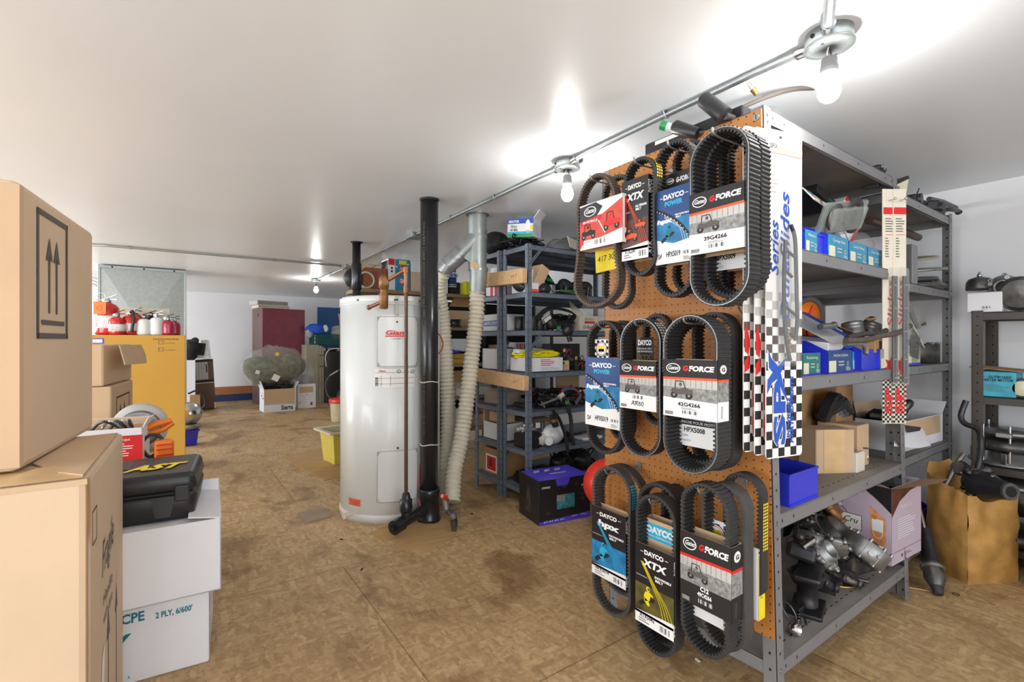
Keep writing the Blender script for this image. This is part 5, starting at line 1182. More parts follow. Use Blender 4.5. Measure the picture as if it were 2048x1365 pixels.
# small litter on the floor
for i, (px, py) in enumerate(((410, 903), (724, 1140), (683, 1080), (1712, 1180), (1395, 1322), (1046, 1018), (944, 1029))):
    q = onZ(px, py, 0); b = MB(); b.box(-.01, .01, -.004, .005, 0, .004, 'paper' if i in (0, 4, 5) else 'hole', .001); b.build('floor_scrap', loc=q, rz=i * 1.1, label=('tiny white scrap on the floor right of the yellow carton', 'dark bit on the floor below the water heater', 'tiny dark bit by the water heater base', 'small bit on the floor behind the rack leg', 'white scrap on the floor under the bottom belts', 'pale chip on the floor beside the purple topped carton', 'pale chip on the floor near the pipe stub')[i], cat='scrap')
# ================================================================== far end
def lumpy(b, c, r, m, sc=(1, 1, 1), amp=.25, fr=6, seg=20, seed=0):
    k = len(b.v); b.ball(c, r, m, seg, seg * 2 // 3, sc)
    for i in range(k, len(b.v)):
        v = b.v[i]; b.v[i] = v + noise.noise_vector(v * fr + Vector((seed, seed * 2, 0))) * r * amp
    return b
# cabinet
rzc = R(12); q = onY(519, 700, 9.5)
t = thing('metal_locker', 'tall maroon metal cabinet standing against the end wall', 'cabinet', (q.x + .37, 9.5 + .36, 0), rzc)
Wk, Dk, Hk = .76, .5, 1.74
b = MB(); b.box(-Wk / 2, Wk / 2, -Dk / 2 + .02, Dk / 2, 0, Hk, 'plum_side', .004); b.disc(F_left(Wk, Dk, Hk), .3, Hk - .12, .02, 'hole', .001, ry=.035); b.build('cabinet_body', t)
b = MB(); b.box(-Wk / 2, Wk / 2, -Dk / 2, -Dk / 2 + .02, .04, Hk - .004, 'plum', .006); b.build('door', t)
b = MB(); b.box(Wk / 2 - .05, Wk / 2 - .03, -Dk / 2 - .02, -Dk / 2, .9, 1.02, 'iron', .003); b.build('handle', t)
for k, (la, hh, mm) in enumerate((('dusty louvre panel lying on the maroon cabinet, lower of two', .05, 'cream_card'), ('grey louvre panel lying on the maroon cabinet, upper of two', .08, 'grille'))):
    b = MB(); b.box(-.28, .28, -.16, .16, 0, hh, mm, .006); F = frame((-.28, -.16, 0), (1, 0, 0), (0, 0, 1))
    for i in range(22): b.rect(F, .02 + .024 * i, .01, .032 + .024 * i, hh - .01, 'print_grey', .001)
    b.build('louvre_panel', loc=(q.x + .22 - .04 * k, 9.72, Hk + .052 * k + .001), rz=rzc, rot=(0, 0, rzc + .1 * k), label=la, cat='panel', group='louvre panels on the maroon cabinet')
# cartons in front
def cart_px(Y, px0, px1, pyt, dpt): a, c = onY(px0, pyt, Y), onY(px1, pyt, Y); return (a.x + c.x) / 2, Y + dpt / 2, c.x - a.x, a.z
x, y, W_, H_ = cart_px(8.55, 527, 590, 780, .4)
def dSi(b, w_, d_, h_):
    F = F_front(w_, d_, h_); b.text(F, w_ * .54, h_ * .08, h_ * .2, 'Sierra', 'print_black', w=w_ * .38, bold=.03); b.rect(F, 0, h_ * .36, w_ * .98, h_, 'kraft', .0008)
    b.poly(F, [(0, h_ * .36), (w_, h_ * .4), (w_, h_ * .3), (0, h_ * .33)], 'grille', .001)
open_carton('parts_carton', 'white and kraft carton full of black harness in front of the maroon cabinet', x, y, 0, W_, .4, H_, R(2), 'white_card', 'kraft', deco=dSi, flaps=(('l', 20, .14), ('r', 30, .12)), group='open cartons at the far end')
b = MB(); rn = random.Random(5)
for i in range(16):
    c = [(rn.uniform(-.24, .24), rn.uniform(-.15, .15), rn.uniform(.12, .45 - abs(0))) for _ in range(6)]
    b.tube(spline(c, 5, True), rn.uniform(.008, .018), 'wire_black' if i % 3 else 'black_plastic', 6, closed=True)
lumpy(b, (0, 0, .26), .2, 'black_matte', (1.1, .8, .75), .3, 9)
b.build('harness_bundle', loc=(x, y, .04), label='black wiring harness heaped in the sierra printed carton', cat='wiring')
zc0 = .44
t = thing('seat_bag', 'clear plastic bag holding a camouflage seat over the harness carton', 'bagged seat', (x - .03, y, zc0))
b = MB(); lumpy(b, (-.18, 0, .26), .24, 'olive', (1.25, .7, 1.0), .25, 5, seed=1); lumpy(b, (.2, .02, .28), .22, 'olive', (1.1, .7, 1.15), .25, 5, seed=3); lumpy(b, (.0, 0, .18), .2, 'olive', (1.7, .7, .7), .2, 5, seed=5); b.build('camouflage_seat', t)
b = MB(); lumpy(b, (.0, 0, .28), .33, 'film', (1.55, .85, 1.02), .3, 9, seed=2); b.build('plastic_bag', t, label='clear plastic cover')
for (dx, dz, s_, a) in ((-.04, .12, .1, .5), (-.3, .22, .06, .3), (-.02, .5, .05, .1)):
    MB().box(-s_ / 2, s_ / 2, -.001, .001, -s_ / 2, s_ / 2, 'paper' if dz < .4 else 'yellow', 0).build('paper_label', t, loc=(dx, -.3, dz), rot=(0, a, 0))
x, y, W_, H_ = cart_px(8.75, 597, 633, 775, .35)
def dE(b, w_, d_, h_):
    F = F_front(w_, d_, h_); b.rect(F, w_ * .1, h_ * .72, w_ * .85, h_, 'kraft', .0008); b.line(F, [(w_ * .06, h_ * .2), (w_ * .2, h_ * .3)], .006, 'print_black'); b.rect(F, w_ * .7, h_ * .12, w_ * .82, h_ * .26, 'print_grey'); b.poly(F, [(w_ * .5, h_ * .6), (w_ * .56, h_ * .62), (w_ * .52, h_ * .68)], 'print_red')
open_carton('parts_carton', 'white open carton holding a clear bag, right of the harness carton', x, y, 0, W_, .33, H_, R(-4), 'white_card', 'kraft', deco=dE, flaps=(('f', -14, .05),), group='open cartons at the far end')
b = MB(); lumpy(b, (0, 0, .26), .2, 'film', (.8, .7, 1.7), .35, 9, seed=7); lumpy(b, (0, 0, .2), .13, 'grey_cloth', (.9, .7, 1.2), .3, 9, seed=7); b.build('clear_bag', loc=(x, y, .22), label='crumpled clear plastic bag standing in the white open carton', cat='plastic bag')
# khaki panels
x0, x1 = onY(612, 760, 9.3).x, onY(648, 760, 9.3).x; z1 = onY(630, 690, 9.3).z
for k in range(3):
    w3 = [(x1 - x0) * .7, (x1 - x0) * .16, (x1 - x0) * .12][k]; xs = x0 + [0, (x1 - x0) * .71, (x1 - x0) * .88][k]
    b = MB(); b.box(0, w3, 0, .45, 0, z1 - .02 * k, 'khaki', .004)
    if k: b.disc(frame((0, 0, 0), (1, 0, 0), (0, 0, 1)), w3 / 2, z1 - .2, .012, 'hole'); b.disc(frame((0, 0, 0), (1, 0, 0), (0, 0, 1)), w3 / 2, z1 - .4, .012, 'hole')
    b.build('khaki_panel', loc=(xs, 9.3, 0), label=('broad khaki panel standing right of the clear bag', 'first narrow khaki panel edge beside the broad one', 'second narrow khaki panel edge beside the black cylinder')[k], cat='panel', group='khaki panels at the far end')
xk = onY(665, 760, 9.2).x
t = thing('black_drum', 'tall matte black cylinder standing beside the khaki panels', 'cylinder', (xk + .02, 9.35, 0))
zt_ = onY(665, 703, 9.2).z; b = MB(); b.lathe([(.15, 0), (.155, .02), (.155, zt_ - .02), (.15, zt_)], 'black_matte', 28); b.build('shell', t)
b = MB(); b.lathe([(.1, zt_), (.1, zt_ + .07), (.09, zt_ + .08), (.001, zt_ + .08)], 'black_plastic', 24); b.build('neck', t)
b = MB().tube(spline([(-.13, -.15, zt_ - .28), (-.15, -.17, zt_ - .1), (-.08, -.17, zt_ + .03), (.1, -.16, zt_ + .05), (.15, -.1, zt_ + .04)], 5), .01, 'cream_hose', 8); b.build('carry_strap', t)
# crate with cloth
xa, xb = onY(627, 690, 9.45).x, onY(677, 690, 9.45).x; cz = z1 + .001; ch = onY(650, 669, 9.45).z - cz; cw = xb - xa
t = thing('plastic_crate', 'green plastic lattice crate on top of the khaki panels', 'crate', ((xa + xb) / 2, 9.62, cz))
b = MB()
for sy in (-1, 1):
    for k in range(8): b.box(-cw / 2 + k * cw / 8, -cw / 2 + k * cw / 8 + .012, sy * .16 - .006, sy * .16 + .006, 0, ch, 'green')
    for z in (0, ch * .4, ch * .7, ch - .02): b.box(-cw / 2, cw / 2, sy * .16 - .006, sy * .16 + .006, z, z + .018, 'green')
for sx in (-1, 1):
    for k in range(6): b.box(sx * cw / 2 - .006, sx * cw / 2 + .006, -.16 + k * .06, -.148 + k * .06, 0, ch, 'green')
    for z in (0, ch - .02): b.box(sx * cw / 2 - .006, sx * cw / 2 + .006, -.16, .16, z, z + .018, 'green')
b.box(-cw / 2, cw / 2, -.16, .16, 0, .008, 'green'); b.build('lattice', t)
b = MB(); lumpy(b, (0, 0, .02), .2, 'blue_cloth', (1.1, .7, .6), .35, 7, seed=1); lumpy(b, (-.17, -.02, -.03), .1, 'grey_cloth', (.7, .9, 1.1), .3, 9, seed=2); lumpy(b, (.09, -.1, .03), .05, 'print_white', (1, .6, 1.4), .3, 14); b.build('blue_jacket', loc=(xa + .13, 9.6, cz + ch + .07), label='crumpled blue and white jacket heaped on the green crate', cat='jacket')
b = MB(); lumpy(b, (0, 0, 0), .17, 'grey_cloth', (1, .7, .75), .4, 7, seed=4); b.build('grey_cloth', loc=(xb + .05, 9.6, cz + ch + .03), label='crumpled grey cloth at the right side of the green crate', cat='cloth')
# blue corrugated panel on the wall, broom handle
a, c = onY(635, 668, YF - .03), onY(700, 617, YF - .03); b = MB(); W_ = c.x - a.x
n = 24
vs_ = []; 
for i in range(n * 2 + 1):
    for z in (0, c.z - a.z + .3): vs_.append((W_ * i / (2 * n), -.008 * (i % 2), z))
b.add(vs_, [(2 * i, 2 * i + 2, 2 * i + 3, 2 * i + 1) for i in range(2 * n)], 'panel_blue'); b.box(0, W_, 0, .006, 0, c.z - a.z + .3, 'panel_blue')
b.build('corrugated_panel', loc=(a.x, YF - .008, a.z - .3), label='blue corrugated panel leaning on the end wall behind the crate', cat='panel')
q = onY(679, 628, 9.9); t = thing('paddle', 'wooden paddle with yellow handle behind the grey cloth', 'paddle', (q.x + .02, 9.95, .0))
b = MB(); b.tube([(0, 0, .9), (0, 0, q.z - .1)], .014, 'orange', 10); b.tube([(0, 0, q.z - .12), (0, 0, q.z - .04), (0, 0, q.z)], [.014, .03, .04], 'wood', 10); b.build('handle', t); MB().box(-.05, .06, -.012, .012, 0, .92, 'wood', .006).build('blade', t)
t = thing('broom', 'straw broom standing upside of the black cylinder', 'broom', (onY(682, 760, 9.3).x + .05, 9.3, 0)); t['label'] = 'yellow straw broom standing right of the black cylinder'
b = MB()
for i in range(14): b.cyl((-.05 + .008 * i, 0, .02), (-.03 + .005 * i, .01, 1.0), .006, 'wood', 5)
b.build('straw', t, kind=None); MB().cyl((0, .0, 1.0), (0, .02, 1.35), .012, 'wood', 8).build('handle', t)
# grey air hose with compressor bits beside the tank
q = CAM + ray(690, 735) * 7.6; pts = [CAM + ray(px, py) * 7.6 for px, py in ((692, 736), (676, 742), (660, 752), (651, 768), (655, 790), (668, 803), (683, 810), (694, 812))]
b = MB(); o_ = pts[0]; b.tube(spline([p - o_ for p in pts], 6), .009, 'print_grey', 8); b.tube([pts[1] - o_, pts[2] - o_], .014, 'alu', 8); b.build('air_hose', loc=o_, label='grey coiled air hose hanging left of the water heater', cat='hose')
t = thing('air_compressor', 'dark air compressor mostly hidden behind the water heater', 'compressor', (CAM + ray(706, 800) * 7.7).xy.to_3d() )
b = MB(); b.lathe([(.001, -.3), (.1, -.28), (.14, -.22), (.14, .22), (.1, .28), (.001, .3)], 'iron2', 24, X=T((.05, 0, .25)) @ Ry(R(90))); b.build('tank', t)
b = MB(); b.box(-.1, .15, -.1, .1, .39, .6, 'iron', .02); b.cyl((-.1, 0, .5), (-.16, 0, .5), .09, 'iron2', 20); b.build('pump', t)
for s_ in (-1, 1): MB().box(-.15 * s_ - .02, -.15 * s_ + .05, -.12, .12, 0, .13, 'iron2', .005).build('foot', t)
# bucket
q = onZ(681, 846, 0); t = thing('bucket', 'cream plastic bucket with a red lid on the floor beside the yellow tub', 'bucket', (q.x + .03, q.y + .13, 0))
MB().lathe([(.11, 0), (.12, .01), (.135, .26), (.142, .27), (.142, .285), (.136, .29), (.136, .3)], 'tub_cream', 28).build('pail', t)
b = MB(); b.lathe([(.15, .27), (.152, .275), (.152, .325), (.144, .33), (.138, .315), (.001, .315)], 'lid_red', 28); b.build('lid', t)
# yellow tub
q = onZ(672, 931, .007)
t = thing('utility_tub', 'yellow tub with wide cream rim on the floor left of the water heater', 'tub', (q.x + .1, q.y + .17, .007), R(8))
def tub(b, w0, d0, w1_, d1_, z0, z1_, m, rev=False):
    vs_ = [(-w0, -d0, z0), (w0, -d0, z0), (w0, d0, z0), (-w0, d0, z0), (-w1_, -d1_, z1_), (w1_, -d1_, z1_), (w1_, d1_, z1_), (-w1_, d1_, z1_)]
    fs = [(0, 1, 5, 4), (1, 2, 6, 5), (2, 3, 7, 6), (3, 0, 4, 7), (3, 2, 1, 0)]; b.add(vs_, [f[::-1] for f in fs] if rev else fs, m)
b = MB(); tub(b, .125, .13, .15, .16, 0, .3, 'tub_yellow'); tub(b, .118, .123, .143, .153, .008, .3, 'tub_cream', True); b.build('basin', t)
b = MB(); ri = [(-.143, -.153), (.143, -.153), (.143, .153), (-.143, .153)]; ro = [(-.195, -.2), (.195, -.2), (.195, .2), (-.195, .2)]
vs_ = [(x_, y_, .302) for x_, y_ in ri] + [(x_, y_, .306) for x_, y_ in ro] + [(x_, y_, .288) for x_, y_ in ro] + [(x_, y_, .29) for x_, y_ in ri]
fs = []
for k in range(4):
    j = (k + 1) % 4; fs += [(k, j, 4 + j, 4 + k)[::-1], (4 + k, 4 + j, 8 + j, 8 + k)[::-1], (8 + k, 8 + j, 12 + j, 12 + k)[::-1]]
b.add(vs_, fs, 'tub_cream'); b.build('rim', t, label='cream rim')
b = MB(); b.tube(spline([(-.05, -.02, .2), (0, .02, .27), (.06, .0, .3), (.12, .02, .26)], 6), .006, 'wire_black', 8); b.build('cable_end', loc=(q.x + .1, q.y + .17, .01), label='black cable end lying in the yellow tub', cat='cable')
def floor_sheet(name, label, pxs, m, th, cat, z=0):
    P = [onZ(px, py, z) for px, py in pxs]; c = sum(P, Vector()) / len(P); c.z = z
    b = MB(); b.poly(Matrix.Identity(4), [((p - c).x, (p - c).y) for p in P], m, 0, th); return b.build(name, loc=c, label=label, cat=cat)
floor_sheet('plywood_patch', 'yellowish plywood sheet lying on the floor under the yellow tub', [(560, 915), (640, 898), (700, 905), (755, 948), (648, 962)], 'ply_patch', .006, 'plywood sheet')
floor_sheet('floor_tile', 'small loose grey square board lying on the floor left of the tank', [(597, 1029), (652, 1018), (665, 1033), (611, 1048)], 'old_wood', .008, 'board')
floor_sheet('subfloor_patch', 'broken edged board set into the floor under the black pipe', [(741, 1068), (770, 1052), (830, 1046), (905, 1052), (912, 1072), (880, 1090), (868, 1100), (836, 1104), (800, 1098), (785, 1084), (764, 1083)], 'ply_patch', .003, 'floor patch')
# fish finder carton
nx, ny = 1.845, 2.335; rzf = R(-9); Wf, Df, Hf = .385, .27, .277; x, y = corner_xy(nx, ny, Wf, Df, rzf, (-1, -1))
def dL(b, w_, d_, h_):
    F = F_front(w_, d_, h_); v = 'violet'
    b.poly(F, [(0, 0), (w_, 0), (w_, .04), (0, .022)], v); b.poly(F, [(0, h_ - .012), (.08, h_ - .012), (.1, h_ - .05), (.2, h_ - .05), (.22, h_ - .03), (w_, h_ - .03), (w_, h_), (0, h_)], 'black_card')
    b.poly(F, [(.12, h_ - .0), (.13, h_ - .045), (.21, h_ - .045), (.23, h_ - .0)], v, .001)
    b.text(F, .02, h_ - .05, .012, 'LOWRANCE', 'print_white', w=.06, bold=.03); b.text(F, w_ - .07, h_ - .065, .012, 'HOOK', 'print_white', w=.035, bold=.03)
    b.rect(F, .12, .07, .275, .185, 'iron2', .001); b.rect(F, .128, .085, .262, .175, 'screen', .0016); b.rect(F, .128, .135, .19, .175, 'photo_grey', .002)
    for (a, c) in ((.17, .215), (.26, .22), (.31, .19), (.31, .12), (.05, .06), (.31, .15)): b.lines(F, a, c, a + .035, c + .02, 3, 'print_grey', d=.0012)
    for k in range(4): b.disc(F, .04 + .04 * k, .018, .005, 'print_white', .0012); b.lines(F, .05 + .04 * k, .012, .068 + .04 * k, .024, 2, 'print_white', d=.0012)
    for k in range(2): b.lines(F, .24 + .07 * k, .022, .29 + .07 * k, .032, 2, 'print_white', d=.0012)
    F = F_top(w_, d_, h_); b.rect(F, .003, .003, w_ - .003, d_ - .003, v, .0008); b.text(F, .27, .13, .022, 'LOWRANCE', 'print_white', w=.12, rot=math.pi, bold=.03, d=.0016)
    for k in range(3): lx = .06 + .08 * k; b.poly(F, [(lx, .17), (lx + .05, .19), (lx + .07, .23), (lx + .02, .22)], 'lavender', .0012)
    F = F_left(w_, d_, h_); b.poly(F, [(.08, .05), (.12, h_ - .05), (.15, h_ - .06), (.17, .05)], 'iron', .0008); b.lines(F, .05, .09, .08, .12, 2, 'print_grey'); b.lines(F, .19, .14, .21, .16, 2, 'print_grey')
solid_carton('electronics_carton', 'black display carton with purple top on the floor by the blue-grey rack', x, y, 0, Wf, Df, Hf, rzf, 'black_card', deco=dL, bev=.002, seam=False)
# red float
q = CAM + ray(1222, 968) * 2.86
t = thing('red_float', 'round red plastic float on the floor behind the pegboard edge', 'float', (q.x, q.y, 0))
rf = .165; b = MB(); b.ball((0, 0, .165 + .13), rf, 'buoy', 28, 20, (1, 1, .93)); b.build('ball', t)
b = MB(); b.lathe([(.1, 0), (.11, .01), (.11, .12), (.09, .15)], 'iron2', 20); b.build('ring_stand', t)
# ================================================================== parts on the grey racks
def casting(b, s, m='alu', seed=0, n=6):
    """a machined engine casting about s across, lying on z = 0"""
    rn = random.Random(seed); h = s * .35
    b.lathe([(s * .42, 0), (s * .45, .004), (s * .45, h * .5), (s * .4, h * .55), (s * .3, h * .6), (s * .28, h), (s * .2, h), (s * .19, h * .5), (.001, h * .45)], m, 26)
    for k in range(n):
        a = 6.283 * k / n + rn.uniform(-.2, .2); x, y = s * .46 * math.cos(a), s * .46 * math.sin(a)
        b.lathe([(s * .07, 0), (s * .07, h * .6), (s * .035, h * .62), (s * .03, h * .3), (.001, h * .3)], m, 12, X=T((x, y, 0)))
        b.box(-s * .02, s * .02, 0, s * .2, 0, h * .45, m, .001, T((x * .55, y * .55, 0)) @ Rz(a - 1.57))
    for k in range(3):
        a = rn.uniform(0, 6.28); r = s * rn.uniform(.05, .09); b.cyl((0, 0, h * .4), (math.cos(a) * s * .55, math.sin(a) * s * .55, h * rn.uniform(.3, .9)), r, m, 12, r * .8)
    return b
def part(name, label, b, x, y, z, rz=0, rot=None, cat='machine part', group=None): return b.build(name, loc=(x, y, z), rz=rz, rot=rot, label=label, cat=cat, group=group)
def on(px, Y, z): q = onY(px, 700, Y); return q.x
def coil(r, n, m, sd=0, rad=.005, h=.03, sq=1):
    rn = random.Random(sd); pts = []
    for i in range(n * 7):
        a = i / 7 * 6.283; pts.append((r * math.cos(a) * rn.uniform(.75, 1.05), r * sq * math.sin(a) * rn.uniform(.75, 1.05), rad + h * rn.random()))
    b = MB(); b.tube(spline(pts, 3), rad, m, 6); return b
def tangle(b, w_, d_, h_, n, mats, sd=0, rad=.004):
    rn = random.Random(sd)
    for i in range(n):
        c = [(rn.uniform(-w_ / 2, w_ / 2), rn.uniform(-d_ / 2, d_ / 2), rn.uniform(.004, h_)) for _ in range(5)]
        b.tube(spline(c, 5), rad * rn.uniform(.7, 1.4), mats[i % len(mats)], 5)
    return b

BG = 'blue shelf bins on the grey rack'
def bin_(px0, px1, Y, z, h_, card, label, d_=.28, txt='Screws', group=BG, w_=None, fr=.72):
    xa, xb = onY(px0, 600, Y).x, onY(px1, 600, Y).x; W_ = w_ or (xb - xa - .004); xc_ = (xa + xb) / 2
    t = thing('shelf_bin', label, 'storage bin', (xc_, Y, z), 0, group); W2 = W_ / 2; g = .003; hf = h_ * fr
    b = MB(); b.box(-W2, W2, 0, d_, 0, g, 'bin_blue'); b.box(-W2, W2, d_ - g, d_, 0, h_, 'bin_blue'); b.box(-W2, W2, -.003, g - .003, 0, hf, 'bin_blue')
    for s_ in (-1, 1):
        x0, x1 = sorted((s_ * W2, s_ * (W2 - g))); vs_ = [(x0, 0, 0), (x1, 0, 0), (x1, d_, 0), (x0, d_, 0), (x0, 0, hf), (x1, 0, hf), (x1, d_, h_), (x0, d_, h_), (x0, .07, h_), (x1, .07, h_)]
        b.add(vs_, [(0, 1, 5, 4), (3, 7, 6, 2), (4, 5, 9, 8), (8, 9, 6, 7), (0, 4, 8, 7, 3), (1, 2, 6, 9, 5), (0, 3, 2, 1)], 'bin_blue')
    b.box(-W2 - .002, W2 + .002, -.006, 0, hf - .008, hf, 'bin_blue', .001); b.box(-W2 * .98, W2 * .98, -.008, 0, 0, .012, 'bin_blue', .002); b.build('bin_shell', t)
    if card:
        b = MB(); F = frame((-W2 + .002, -.0065, .008), (1, 0, 0), (0, 0, 1)); w2, h2 = W_ - .004, hf - .01
        b.box(-W2 + .002, W2 - .002, -.0065, -.004, .008, hf - .002, card); b.rect(F, .004, .003, w2 * .32, h2 * .55, 'sticker'); b.text(F, w2 * .2, h2 * .74, h2 * .13, txt, 'print_white', w=w2 * .62)
        for k in range(2): b.rect(F, w2 * .42, h2 * (.32 + .14 * k), w2 * .66, h2 * (.38 + .14 * k), 'grille')
        b.ring(F, w2 * .82, h2 * .4, h2 * .1, .002, 'print_white'); b.lines(F, w2 * .74, h2 * .06, w2 * .96, h2 * .26, 3, 'print_white'); b.build('bin_label', t)
    return t
# --- second shelf from the top (z 1.455)
Z2 = 1.456; YF_ = .8
bin_(1606, 1632, YF_, Z2, .13, 'bin_teal', 'blue bin with deep blue card beside the hanging chequered cards, upper shelf', txt='Washers')
bin_(1633, 1651, YF_ + .01, Z2, .13, None, 'narrow blue bin without a card on the upper shelf')
bin_(1652, 1694, YF_, Z2, .14, 'bin_teal', 'blue bin with a pale teal card, left of three open carded ones, upper shelf', txt='Carriage Bolts')
bin_(1695, 1731, YF_, Z2, .135, 'bin_teal', 'blue bin with teal card in the middle of the upper shelf row', txt='Lock Nuts')
bin_(1732, 1764, YF_, Z2, .13, 'bin_teal', 'blue bin with teal card at the right end of the upper shelf row', txt='Hex Bolts')
xq = on(1668, 1.0, 1.6)
t = thing('clamshell_pack', 'large clear plastic clamshell with a dark ring gasket above the blue bins', 'blister pack', (2.17, .83, 1.575), 0, rot=(R(24), R(-11), R(-4)))
b = MB(); b.box(-.16, .17, -.012, .012, -.0, .135, 'film_thick', .01); b.box(-.13, .13, -.035, -.012, .02, .115, 'film_thick', .012); b.build('clear_shell', t)
b = MB(); b.lathe([(.04, -.004), (.068, -.004), (.07, .004), (.04, .004), (.04, -.004)], 'rubber', 28, X=T((.05, -.02, .08)) @ Rx(R(80))); b.lathe([(.03, -.003), (.055, -.003), (.057, .003), (.03, .003)], 'iron', 24, X=T((-.09, -.02, .075)) @ Rx(R(80))); b.build('gasket_ring', t)
MB().box(-.15, .16, .002, .005, .01, .13, 'green').build('backing_card', t)
b = MB(); b.box(-.13, .13, -.05, .05, 0, .035, 'film_thick', .01); b.lathe([(.02, .0), (.045, .0), (.045, .02), (.02, .02)], 'rubber', 20, X=T((-.04, 0, .008)))
b.build('clamshell_pack', loc=(on(1640, .95, 1.6), .95, 1.598), rz=.1, label='flat clear clamshell lying under the large one on the bins', cat='blister pack')
a = onY(1716, 442, .86); t = MB(); t.box(-.085, .085, -.03, .03, -.085, .085, 'white_card', .002); F = frame((-.085, -.03, -.085), (1, 0, 0), (0, 0, 1)); t.rect(F, 0, .145, .17, .17, 'print_red'); t.rect(F, .15, 0, .17, .15, 'print_red'); t.line(F, [(.02, .03), (.14, .03)], .004, 'print_grey')
t.build('small_box', loc=(2.49, .93, a.z + .0), rot=(R(0), R(42), R(-6)), label='white and red box tipped on its corner behind the clamshell', cat='box')
a = onY(1634, 418, .9); t = MB(); t.box(-.11, .11, -.002, .002, -.035, .045, 'paper'); F = frame((-.11, -.002, -.035), (1, 0, 0), (0, 0, 1)); rn = random.Random(3)
for k in range(14): x = rn.uniform(0, .18); y = rn.uniform(0, .06); t.poly(F, [(x, y), (x + rn.uniform(.02, .04), y + .004), (x + .03, y + .02), (x + .004, y + .016)], ['print_blue', 'print_cyan', 'photo_red', 'print_yellow', 'print_black', 'print_red'][k % 6], .0008 + .0001 * k)
t.build('printed_packet', loc=(a.x - .01, .88, a.z + .02), rot=(R(-38), R(8), 0), label='colourful printed packet lying on the clear clamshells', cat='packet')
a = onY(1636, 398, .95); t = MB(); t.box(-.12, .12, -.09, .09, 0, .035, 'black_card', .003); F = frame((-.12, -.09, 0), (1, 0, 0), (0, 0, 1)); t.rect(F, .13, .014, .17, .018, 'green_bright')
t.build('dark_box', loc=(a.x - .01, 1.0, a.z - .02), rot=(0, R(9), R(4)), label='flat dark box at the top of the heap under the upper shelf', cat='box')
b = MB(); lumpy(b, (0, 0, .04), .06, 'film', (1.5, .8, .7), .4, 12, seed=3); b.build('plastic_wrap', loc=(on(1738, .83, 1.5), .86, Z2 + .1), label='crumpled clear plastic wrap over the right blue bins', cat='plastic wrap')
# --- third shelf (z 1.02)
Z3 = 1.021
bin_(1601, 1638, YF_, Z3, .12, 'bin_green', 'blue bin with a green card beside the hanging chequered cards, lower bin shelf', txt='Retaining')
bin_(1652, 1700, YF_ - .01, Z3, .13, 'navy', 'blue bin with a mid blue card on the lower bin shelf', txt='Arctic 5mm Cap Screws')
bin_(1701, 1720, YF_ + .02, Z3, .12, 'print_cyan', 'narrow blue bin with a light cyan card on the lower bin shelf', txt='Keys')
bin_(1721, 1754, YF_ - .01, Z3, .13, None, 'plain bright blue bin under the metal elbow tube')
bin_(1757, 1797, YF_ - .02, Z3, .13, 'bin_grey', 'blue bin with a faded grey card at the right end of the lower bin shelf', txt='Screws')
a = onY(1655, 664, .86); t = thing('printed_carton', 'white and bright blue cardboard sheet box lying on the bins', 'carton', (a.x + .0, .95, 1.13), R(4), rot=(R(6), R(-3), R(4)))
b = MB(); b.box(-.16, .13, -.14, .14, 0, .035, 'white_card', .002); b.poly(frame((-.16, -.14, .035), (1, 0, 0), (0, 1, 0)), [(.2, 0), (.29, 0), (.29, .28), (.24, .28)], 'print_blue', .001); b.poly(frame((-.16, -.14, 0), (1, 0, 0), (0, 0, 1)), [(.15, 0), (.29, 0), (.29, .035), (.2, .035)], 'print_blue', .001); b.build('carton_body', t)
b = MB(); b.add([(-.16, -.15, .036), (.06, -.15, .036), (.125, .1, .15), (-.16, .1, .15)], [(0, 1, 2, 3), (3, 2, 1, 0)], 'white_card'); b.add([(.06, -.15, .0365), (.14, -.14, .037), (.19, .1, .151), (.125, .1, .1505)], [(0, 1, 2, 3), (3, 2, 1, 0)], 'print_blue'); b.build('open_flap', t)
b = MB(); b.tube([(-.12, -.1, .045), (-.02, -.1, .05), (.03, -.09, .055)], [.012, .012, .014], 'alu', 12); b.build('metal_spout', loc=(a.x - .02, .93, 1.16), label='silver tube lying on the white and blue carton', cat='tube')
t = thing('recoil_wheel', 'orange wheel with grey rim behind the white and blue carton', 'wheel', (on(1632, .98, 1.2), 1.05, 1.12), 0, rot=(R(10), 0, R(-12)))
b = MB(); b.lathe([(.095, -.02), (.115, -.02), (.118, 0), (.115, .02), (.095, .02), (.095, -.02)], 'print_grey', 32, X=T((0, 0, .12)) @ Rx(R(90))); b.build('rim', t)
b = MB(); b.lathe([(.03, -.012), (.095, -.012), (.095, .012), (.03, .012)], 'orange', 32, X=T((0, 0, .12)) @ Rx(R(90))); 
for k in range(5): a_ = k * 1.2566; b.cyl((math.cos(a_) * .03, -.013, .12 + math.sin(a_) * .03), (math.cos(a_) * .08, -.016, .12 + math.sin(a_) * .08), .007, 'buoy', 8)
b.build('disc', t); MB().cyl((0, -.03, .12), (0, .03, .12), .022, 'iron2', 16).build('hub', t)
G = 'grey pistons on the lower bin shelf'
for (px, py, r, la, rr) in ((1711, 628, .042, 'grey piston standing left of the pair above the bins', (R(-12), R(6), 0)), (1733, 626, .042, 'grey piston standing right of the pair above the bins', (R(10), R(24), 0))):
    Yp = .87 if px < 1720 else .86; q = onY(px, py, Yp); t = thing('piston', la, 'piston', (q.x, Yp, 1.15), group=G, rot=rr)
    b = MB(); b.lathe([(r * .94, 0), (r, .006), (r, .05), (r * .97, .052), (r * .97, .056), (r, .058), (r, .064), (r * .97, .066), (r * .97, .07), (r, .072), (r, .084), (.001, .086)], 'alu', 30); b.build('skirt', t); MB().cyl((-r * 1.02, 0, .03), (r * 1.02, 0, .03), .011, 'iron', 12).build('pin', t)
